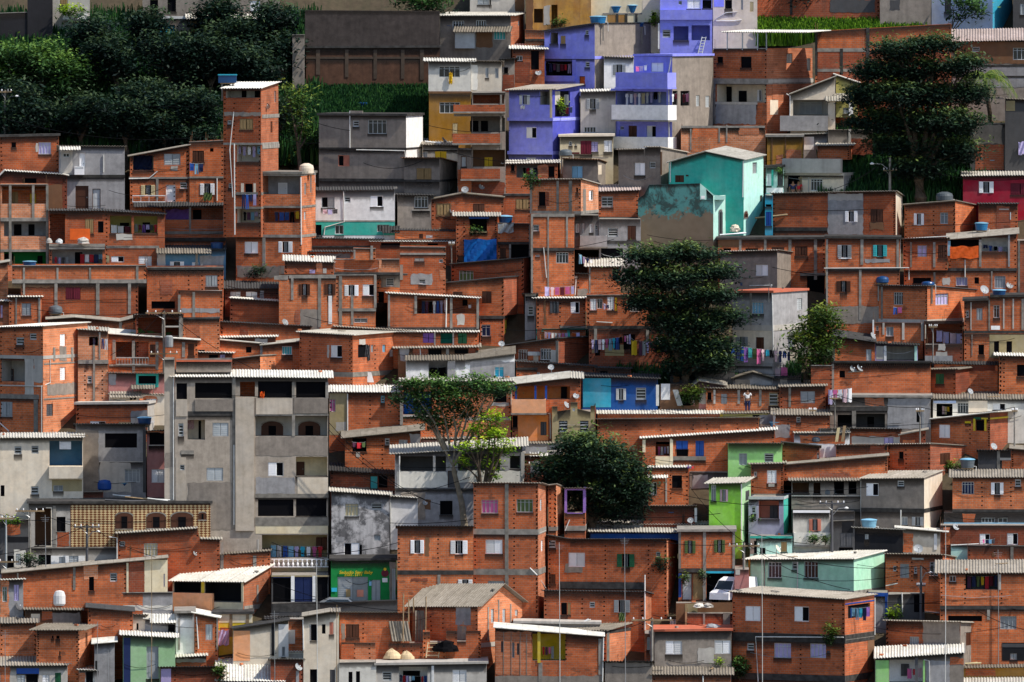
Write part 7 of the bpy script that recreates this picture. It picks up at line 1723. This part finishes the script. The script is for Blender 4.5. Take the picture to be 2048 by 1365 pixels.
# ---------------------------------------------------------------- loose scraps lying on the roofs
rr = random.Random(11); nb = npl = 0
for _ in range(900):
    px, py = rr.uniform(5, 2040), rr.uniform(300, 1350); l, nr, ob = hit(px, py)
    if ob is None or not ob.name.startswith('roof') or nr.z < .55: continue
    mb = MB()
    if nb < 90 and rr.random() < .65:
        mb.box((-.14, -.07, 0), (.14, .07, .12), 'bl' if rr.random() < .6 else 'conc'); o = obj(mb, 'loose_brick', 'loose block lying on a corrugated roof sheet as a weight', 'brick', 'loose blocks weighing down the roof sheets', l + Vector((0, 0, .02))); nb += 1
    elif npl < 45:
        L_ = rr.uniform(.6, 1.6); mb.box((-L_ / 2, -.06, 0), (L_ / 2, .06, .04), rr.choice(['wood', 'wood', 'conc', 'dgrey'])); o = obj(mb, 'loose_board', 'short loose board lying flat on a corrugated roof', 'board', 'loose boards on the roofs', l + Vector((0, 0, .05))); npl += 1
    else: continue
    o.rotation_euler = (0, 0, rr.uniform(0, 3.1))

rr = random.Random(23)
for _ in range(42):
    x = rr.uniform(0, 1900); y = rr.uniform(330, 1300); w_ = rr.uniform(110, 360); dy_ = rr.uniform(-22, 22); hh = rr.uniform(25, 60)
    a = atY(x, y - hh, Yof(y + 10) - 1.5); b = atY(x + w_, y - hh + dy_, Yof(y + 10 + dy_) - 1.5)
    wire([a, b], rr.uniform(.15, .6), 'thin dark cable sagging from house to house across the brick fronts', .013 + .008 * rr.random())
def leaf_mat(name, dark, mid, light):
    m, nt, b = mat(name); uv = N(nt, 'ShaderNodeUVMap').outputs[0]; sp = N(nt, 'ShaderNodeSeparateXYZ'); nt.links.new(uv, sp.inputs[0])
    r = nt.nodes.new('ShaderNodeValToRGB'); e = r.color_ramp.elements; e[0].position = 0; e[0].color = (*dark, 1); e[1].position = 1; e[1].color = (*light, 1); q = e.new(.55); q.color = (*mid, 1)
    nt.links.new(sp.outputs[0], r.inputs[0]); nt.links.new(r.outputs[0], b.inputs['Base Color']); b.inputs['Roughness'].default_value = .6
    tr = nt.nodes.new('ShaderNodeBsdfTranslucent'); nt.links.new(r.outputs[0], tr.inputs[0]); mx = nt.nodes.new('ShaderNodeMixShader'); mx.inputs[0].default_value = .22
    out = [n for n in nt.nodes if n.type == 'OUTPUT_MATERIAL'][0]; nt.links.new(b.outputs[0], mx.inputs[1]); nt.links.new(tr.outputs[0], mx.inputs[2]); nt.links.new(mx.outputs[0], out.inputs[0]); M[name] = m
leaf_mat('lf_dark', (.010, .024, .018), (.026, .065, .032), (.15, .21, .05)); leaf_mat('lf_wood', (.006, .016, .014), (.014, .040, .026), (.050, .085, .030))  # lf_wood: cloud shade put into the leaf colours
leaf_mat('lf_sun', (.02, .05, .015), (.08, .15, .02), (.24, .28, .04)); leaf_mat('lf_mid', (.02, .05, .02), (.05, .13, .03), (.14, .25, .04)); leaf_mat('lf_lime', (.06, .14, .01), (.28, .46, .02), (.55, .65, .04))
leaf_mat('lf_grass', (.02, .06, .01), (.10, .24, .01), (.22, .38, .03)); leaf_mat('lf_dgrass', (.006, .032, .012), (.016, .075, .02), (.045, .13, .025)); plain_mat('bark', (.10, .075, .055), .95, .1, var=.4); plain_mat('bark2', (.24, .20, .15), .95, .1, var=.3)  # lf_dgrass: grass with shade put into its colour
def clumps(mb, c, rad3, n, per, ls, m, rr, cr=.5, flat=.6, lo=.45):
    """leaf clumps scattered through an ellipsoid, most of them near its skin; uv.x = light/dark value"""
    for _ in range(n):
        while True:
            d = Vector((rr.gauss(0, 1), rr.gauss(0, 1), rr.gauss(0, 1)))
            if d.length > .1: break
        d.normalize(); q = lo + (1 - lo) * rr.random() ** .5
        cc = c + Vector((d.x * rad3[0], d.y * rad3[1], d.z * rad3[2])) * q * rr.uniform(.85, 1.12)
        val = .28 + .42 * d.z + rr.uniform(-.22, .22); s = cr * rr.uniform(.6, 1.4)  # tops lighter, undersides darker: light painted into the leaf colour
        for _ in range(per):
            o = cc + Vector((rr.gauss(0, 1) * s, rr.gauss(0, 1) * s, rr.gauss(0, 1) * s * flat)); a = Vector((rr.uniform(-1, 1), rr.uniform(-1, 1), rr.uniform(-.5, .5))).normalized(); b = a.cross(Vector((rr.uniform(-.6, .6), rr.uniform(-.6, .6), 1))).normalized()
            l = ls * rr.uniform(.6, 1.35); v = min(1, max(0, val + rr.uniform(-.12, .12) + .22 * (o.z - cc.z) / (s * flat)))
            mb.face([o - a * l, o + b * l * .45, o + a * l, o - b * l * .45], m, [(v, .5)] * 4)
def tree(name, base, blobs, label, lm='lf_dark', group=None, dens=1.0, ls=.15, trunk=.28, Y=None, bark='bark', cr=.45, gz=None, cat='tree', lean_=0, per=26, flat=.6):
    Y = Y if Y is not None else Yof(base[1]); b = atY(base[0], base[1], Y); k = scale_at(Y); gzv = min(b.z, ground(b.x, Y) if gz is None else b.z); b.z = gzv
    rr = random.Random(int(base[0] * 13 + base[1])); root = empty(name, b, label=label, cat=cat, group=group)
    mb = MB(); tk = MB(); cs = []
    for (x, y, rx, ry) in blobs:
        c = atY(x, y, Y + rr.uniform(-.8, .8)) - b; a3 = (rx / k, min(rx, ry * 1.6) / k * .85, ry / k); cs.append((c, a3))
        area = rx * ry / k / k; clumps(mb, c, a3, max(5, int(area * 26 * dens)), per, ls * 1.15, lm, rr, cr, flat, .3)
    if trunk:
        top = sum((c for c, _ in cs), Vector()) / len(cs); zt = min(c.z for c, _ in cs); fork = Vector((top.x * .3 + lean_, top.y * .3, max(.8, min(zt * .75, top.z * .5))))
        tk.tube([Vector((0, 0, -.4)), fork * .5 + Vector((.12, 0, 0)), fork], [trunk * 1.25, trunk, trunk * .8], bark, 9)
        for c, a3 in cs:
            mid = fork.lerp(c, .5) + Vector((rr.uniform(-.3, .3), rr.uniform(-.3, .3), .25)); tk.tube([fork, mid, c], [trunk * .55, trunk * .32, trunk * .1], bark, 6)
            for _ in range(4):
                d = Vector((rr.uniform(-1, 1) * a3[0], rr.uniform(-1, 1) * a3[1], rr.uniform(-.6, .8) * a3[2])) * .8; tk.tube([mid.lerp(c, rr.random()), c + d], [trunk * .16, trunk * .05], bark, 4)
        tk.build('trunk', root)
    mb.build('crown', root)
    return root
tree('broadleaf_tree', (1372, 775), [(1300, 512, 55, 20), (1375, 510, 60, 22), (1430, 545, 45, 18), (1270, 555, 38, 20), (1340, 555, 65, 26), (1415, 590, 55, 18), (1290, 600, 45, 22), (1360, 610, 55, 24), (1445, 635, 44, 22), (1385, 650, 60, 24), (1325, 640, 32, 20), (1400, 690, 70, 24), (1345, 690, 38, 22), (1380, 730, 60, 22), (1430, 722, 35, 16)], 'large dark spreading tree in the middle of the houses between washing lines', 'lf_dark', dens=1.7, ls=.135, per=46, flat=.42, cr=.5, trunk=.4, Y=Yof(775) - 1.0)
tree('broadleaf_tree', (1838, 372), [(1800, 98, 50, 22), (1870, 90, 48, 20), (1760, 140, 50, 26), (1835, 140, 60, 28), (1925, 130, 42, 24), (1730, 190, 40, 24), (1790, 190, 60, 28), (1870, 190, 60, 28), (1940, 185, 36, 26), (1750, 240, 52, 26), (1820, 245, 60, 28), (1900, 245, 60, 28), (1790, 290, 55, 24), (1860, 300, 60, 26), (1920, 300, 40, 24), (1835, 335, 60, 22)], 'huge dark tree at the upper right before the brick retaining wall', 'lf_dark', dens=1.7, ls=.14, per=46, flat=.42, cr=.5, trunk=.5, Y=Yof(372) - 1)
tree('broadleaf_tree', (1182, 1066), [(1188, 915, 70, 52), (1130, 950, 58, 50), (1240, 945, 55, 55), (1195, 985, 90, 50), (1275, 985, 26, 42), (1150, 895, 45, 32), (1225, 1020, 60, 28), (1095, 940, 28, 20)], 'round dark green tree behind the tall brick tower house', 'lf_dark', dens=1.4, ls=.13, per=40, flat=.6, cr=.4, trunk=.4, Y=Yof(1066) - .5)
tree('umbrella_tree', (933, 1052), [(870, 775, 75, 20), (945, 768, 60, 18), (825, 798, 48, 18), (905, 800, 60, 20), (980, 780, 38, 14), (858, 828, 40, 16), (930, 825, 38, 14), (885, 850, 36, 14), (815, 770, 25, 12), (1005, 775, 20, 8)], 'thin spreading tree with pale trunk and flat dark crown behind the white roof', 'lf_mid', dens=2.3, ls=.12, trunk=.22, bark='bark2', cr=.33, Y=Yof(1052), per=20, lean_=-.6)
tree('lime_tree', (962, 985), [(982, 838, 24, 18), (958, 862, 24, 18), (990, 872, 18, 20), (1000, 900, 26, 9), (985, 930, 18, 13), (938, 895, 20, 9), (990, 948, 10, 10), (925, 925, 14, 9), (1012, 885, 10, 6), (965, 890, 14, 10)], 'bright lime green tree with a dark trunk right of the thin spreading tree', 'lf_lime', dens=2.4, ls=.12, trunk=.25, cr=.3, Y=Yof(1052) - 1.5, per=16)
tree('young_tree', (1626, 765), [(1648, 634, 30, 22), (1622, 665, 36, 28), (1600, 690, 22, 22), (1640, 695, 34, 30), (1625, 730, 26, 24), (1662, 655, 18, 20)], 'small fresh green tree left of the dark sloping roof at right', 'lf_sun', dens=1.4, ls=.14, trunk=.16, Y=Yof(765) - .6)
tree('young_tree', (1890, 60), [(1935, 8, 35, 20), (1915, 30, 18, 10), (1958, 22, 14, 8), (1900, 0, 16, 10)], 'thin leafy tree before the pale blue building at the top right', 'lf_mid', dens=1.0, ls=.15, trunk=.1, Y=Yof(75))
tree('slender_tree', (598, 335), [(600, 205, 22, 35), (590, 240, 20, 40), (610, 270, 18, 35), (575, 190, 16, 30)], 'slender dark tree just right of the slim brick tower', 'lf_sun', dens=.8, ls=.15, trunk=.18, Y=Yof(335), per=18)
tree('broadleaf_tree', (850, 60), [(835, 2, 45, 25), (880, 8, 25, 16), (820, -20, 50, 20)], 'dark tree at the top edge above the long retaining wall', 'lf_mid', dens=1, Y=Yof(70), trunk=.2)
tree('broadleaf_tree', (1562, 40), [(1555, -8, 40, 22), (1600, -15, 35, 18)], 'dark tree at the top edge behind the sunlit grass', 'lf_wood', dens=1, Y=Yof(40) + 1, trunk=.2)
# the wood on the upper left slope
wood = [(20, 140, 60), (85, 120, 62), (60, 215, 66), (140, 150, 62), (190, 85, 60), (160, 235, 55), (240, 130, 66), (300, 190, 66), (250, 240, 58), (340, 120, 66), (380, 215, 66), (420, 120, 62), (330, 260, 50), (470, 80, 66), (520, 140, 60), (540, 60, 64), (430, 40, 60), (560, 230, 40), (30, 250, 40), (400, 275, 42), (300, 60, 55), (565, 110, 52)]
for i, (x, y, r_) in enumerate(wood):
    rr = random.Random(i * 5 + 1); bl = [(x + rr.uniform(-.5, .5) * r_, y + rr.uniform(-.5, .45) * r_, r_ * rr.uniform(.42, .65), r_ * rr.uniform(.34, .52)) for _ in range(6)] + [(x, y, r_ * .7, r_ * .6)]
    sunny = x < 150 and y < 160  # left-end crowns get lighter leaves, sunlight put into the colour
    lb = 'olive lit tree at the left end of the wood on the dark slope' if sunny else 'tall dark tree with visible limbs at the top of the wood' if y < 90 else 'dense dark tree in the wood on the slope left of the slim tower'
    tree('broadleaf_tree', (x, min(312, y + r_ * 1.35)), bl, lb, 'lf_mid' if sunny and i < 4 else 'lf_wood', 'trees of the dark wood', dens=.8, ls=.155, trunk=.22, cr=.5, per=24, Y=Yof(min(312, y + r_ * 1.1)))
# palm
def palm(x, y, yb, label):
    Y = Yof(yb); b = atY(x + 12, yb, Y); t = atY(x, y, Y) - b; root = empty('palm_tree', b, label=label, cat='palm tree'); mb = MB(); tk = MB()
    tk.tube([(0, 0, -.4), t * .5 + Vector((.2, 0, 0)), t], [.2, .16, .14], 'bark', 8); tk.build('trunk', root); rr = random.Random(3)
    for i in range(15):
        a = 2 * math.pi * i / 15 + rr.uniform(-.2, .2); L = rr.uniform(2.0, 2.9); up = rr.uniform(.2, .9); pts = []
        for j in range(9): s_ = j / 8; pts.append(t + Vector((math.cos(a) * L * s_, math.sin(a) * L * s_ * .7, up * math.sin(s_ * 2.2) - 1.9 * s_ * s_)))
        for j in range(8):
            p, q = pts[j], pts[j + 1]; d = (q - p).normalized(); sd_ = d.cross(Vector((0, 0, 1))).normalized()
            for u in (0, .33, .66):
                o = p.lerp(q, u)
                for sg in (-1, 1): e = o + sd_ * sg * .38 * (1 - .5 * j / 8) + Vector((0, 0, -.35)) + d * .2; mb.face([o, o + d * .07, e + d * .03, e], 'lf_sun', [(rr.uniform(.3, .9), .5)] * 4)
    mb.build('crown', root)
palm(1968, 150, 300, 'drooping palm tree right of the huge dark tree')
# small plants
for x, y, rx, ry, lb, lm in ((1660, 1268, 14, 22, 'tufted plant growing on the large brick house ledge', 'lf_sun'), (1480, 1335, 20, 24, 'bush at the foot of the large brick house', 'lf_mid'), (1786, 1228, 14, 12, 'bright weed tuft at the left of the dotted roof', 'lf_lime'), (1628, 1078, 16, 8, 'row of plants on the cream house window ledge', 'lf_mid'), (1650, 1078, 7, 10, 'tall thin plant at the right of the cream house ledge', 'lf_sun'),
        (954, 461, 16, 6, 'plants in the window box above the blue tarp', 'lf_mid'), (1322, 1128, 16, 14, 'dark bush on the lower wall of the wide brick house', 'lf_dark'), (440, 1345, 12, 20, 'ivy bush at the corner of the dark brick room', 'lf_sun'), (1905, 932, 22, 9, 'green shoots before the brown shutters at right', 'lf_sun'), (1385, 790, 28, 18, 'weedy climbing plant on the pinkish wall', 'lf_sun'),
        (515, 543, 22, 10, 'dark bush at the grey foot of the brick ground storey', 'lf_dark'), (590, 325, 38, 14, 'leafy hedge between the slim tower and the grey house', 'lf_sun'), (625, 300, 20, 40, 'dark green shrub left of the large grey house', 'lf_mid'), (1120, 46, 16, 8, 'bush at the foot of the ruined yellow wall', 'lf_mid'), (1545, 1148, 1, 1, '', ''), (1065, 360, 14, 18, 'potted vine hanging at the hole of the small white roofed house', 'lf_mid'),
        (1405, 1152, 8, 8, 'dark round bush at the white garage door', 'lf_dark'), (1368, 1155, 7, 12, 'small green shrub at the sunlit brick corner', 'lf_sun'), (1440, 1324, 10, 5, 'bright weed at the grey plastered wall foot', 'lf_lime'), (1560, 345, 4, 5, 'tiny plant beside the green door', 'lf_mid'), (1120, 212, 10, 14, 'yellow flowering plant on the deep violet loggia', 'lf_lime'), (28, 1040, 22, 5, 'yellow green weeds on the low roof at the left edge', 'lf_lime'), (60, 1122, 22, 14, 'dark shrub in the yard at the lower left', 'lf_dark'), (1505, 1038, 4, 4, 'small plant in the pink loggia', 'lf_mid'),
        (1310, 38, 12, 14, 'sunlit weeds beside the beige ruin wall', 'lf_lime'), (140, 22, 32, 14, 'sunlit yellow green shrub above the left trees', 'lf_lime'), (1860, 385, 30, 8, 'undergrowth below the huge dark tree', 'lf_sun'), (1790, 370, 22, 10, 'left undergrowth patch below the huge dark tree', 'lf_sun'), (1540, 1365, 1, 1, '', '')):
    if not lb: continue
    l, nr, ob = hit(x, y + ry * .5); Y = l.y - .35; rr = random.Random(int(x + y)); b = atY(x, y + ry, Y); k = scale_at(Y); root = empty('plant', b, label=lb, cat='plant'); mb = MB(); c = atY(x, y, Y) - b
    clumps(mb, c, (rx / k, min(rx, ry) / k * .6, ry / k), max(6, int(rx * ry / 9)), 16, .11, lm, rr, .18, .8, .2); mb.build('leaves', root)
    st = MB()
    for i in range(4): st.tube([(R.uniform(-.05, .05), 0, -.1), c + Vector((R.uniform(-.5, .5) * rx / k, 0, R.uniform(-.2, .4) * ry / k))], .015, 'bark', 4)
    st.build('stem', root)
# banana plants
for x, y, s_, lb in ((287, 690, 1, 'banana plant with a torn yellow green leaf in the open brick bay'), (318, 690, .9, 'dark banana plant beside the utility pole')):
    l, _, _ = hit(x, y - 25); Y = l.y - .6; b = atY(x, y, Y); mb = MB(); rr = random.Random(int(x))
    for i in range(6):
        a = rr.uniform(0, 6.28); L = rr.uniform(1.3, 2.0) * s_; d = Vector((math.cos(a) * .55, math.sin(a) * .25, 1)).normalized(); sd_ = d.cross(Vector((0, 1, 0))).normalized(); prev = None
        for j in range(7):
            t = j / 6; p = d * L * t + Vector((math.cos(a) * .5 * t * t, 0, -.5 * t * t * t)); w_ = .22 * math.sin(math.pi * min(1, t * .9 + .08)); cur = (p - sd_ * w_, p + sd_ * w_)
            if prev: mb.face([prev[0], cur[0], cur[1], prev[1]], 'lf_lime' if i == 0 and s_ == 1 else 'lf_mid', [(rr.uniform(.3, .8), .5)] * 4)
            prev = cur
    root = empty('banana_plant', b, label=lb, cat='plant'); mb.build('leaves', root)
# grass banks: uncountable blades, one object each
def grass(x0, x1, y0, y1, n, lm, hgt, label, Yf=None, top=None):
    mb = MB(); rr = random.Random(int(x0)); Ya, Yb_ = Yof(y1), Yof(y0)
    for _ in range(n):
        Y = rr.uniform(Ya, Yb_); x = atY(rr.uniform(x0, x1), 600, Y).x; p = Vector((x, Y, SL * Y - .25 - .8 * rr.random() * 0)); h = hgt * rr.uniform(.5, 1.5); a = rr.uniform(0, 6.28); w_ = Vector((math.cos(a), math.sin(a), 0)) * .06
        t = p + Vector((rr.uniform(-.3, .3), rr.uniform(-.3, .3), h)) * 1; mb.face([p - w_ * 2 - Vector((0, 0, .9)), p + w_ * 2 - Vector((0, 0, .9)), t + w_ * .5, t - w_ * .5], lm, [(rr.random(), .5)] * 4)
    obj(mb, 'grass', label, 'grass', kind='stuff')
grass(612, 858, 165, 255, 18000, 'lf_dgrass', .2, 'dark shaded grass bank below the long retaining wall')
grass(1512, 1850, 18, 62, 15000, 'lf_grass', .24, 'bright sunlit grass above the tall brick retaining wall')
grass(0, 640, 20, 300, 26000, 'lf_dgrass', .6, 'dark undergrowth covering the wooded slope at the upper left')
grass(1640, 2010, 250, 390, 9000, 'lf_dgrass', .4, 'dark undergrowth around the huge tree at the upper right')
grass(1225, 1600, 690, 790, 5000, 'lf_dgrass', .35, 'dark weeds under the large middle tree')
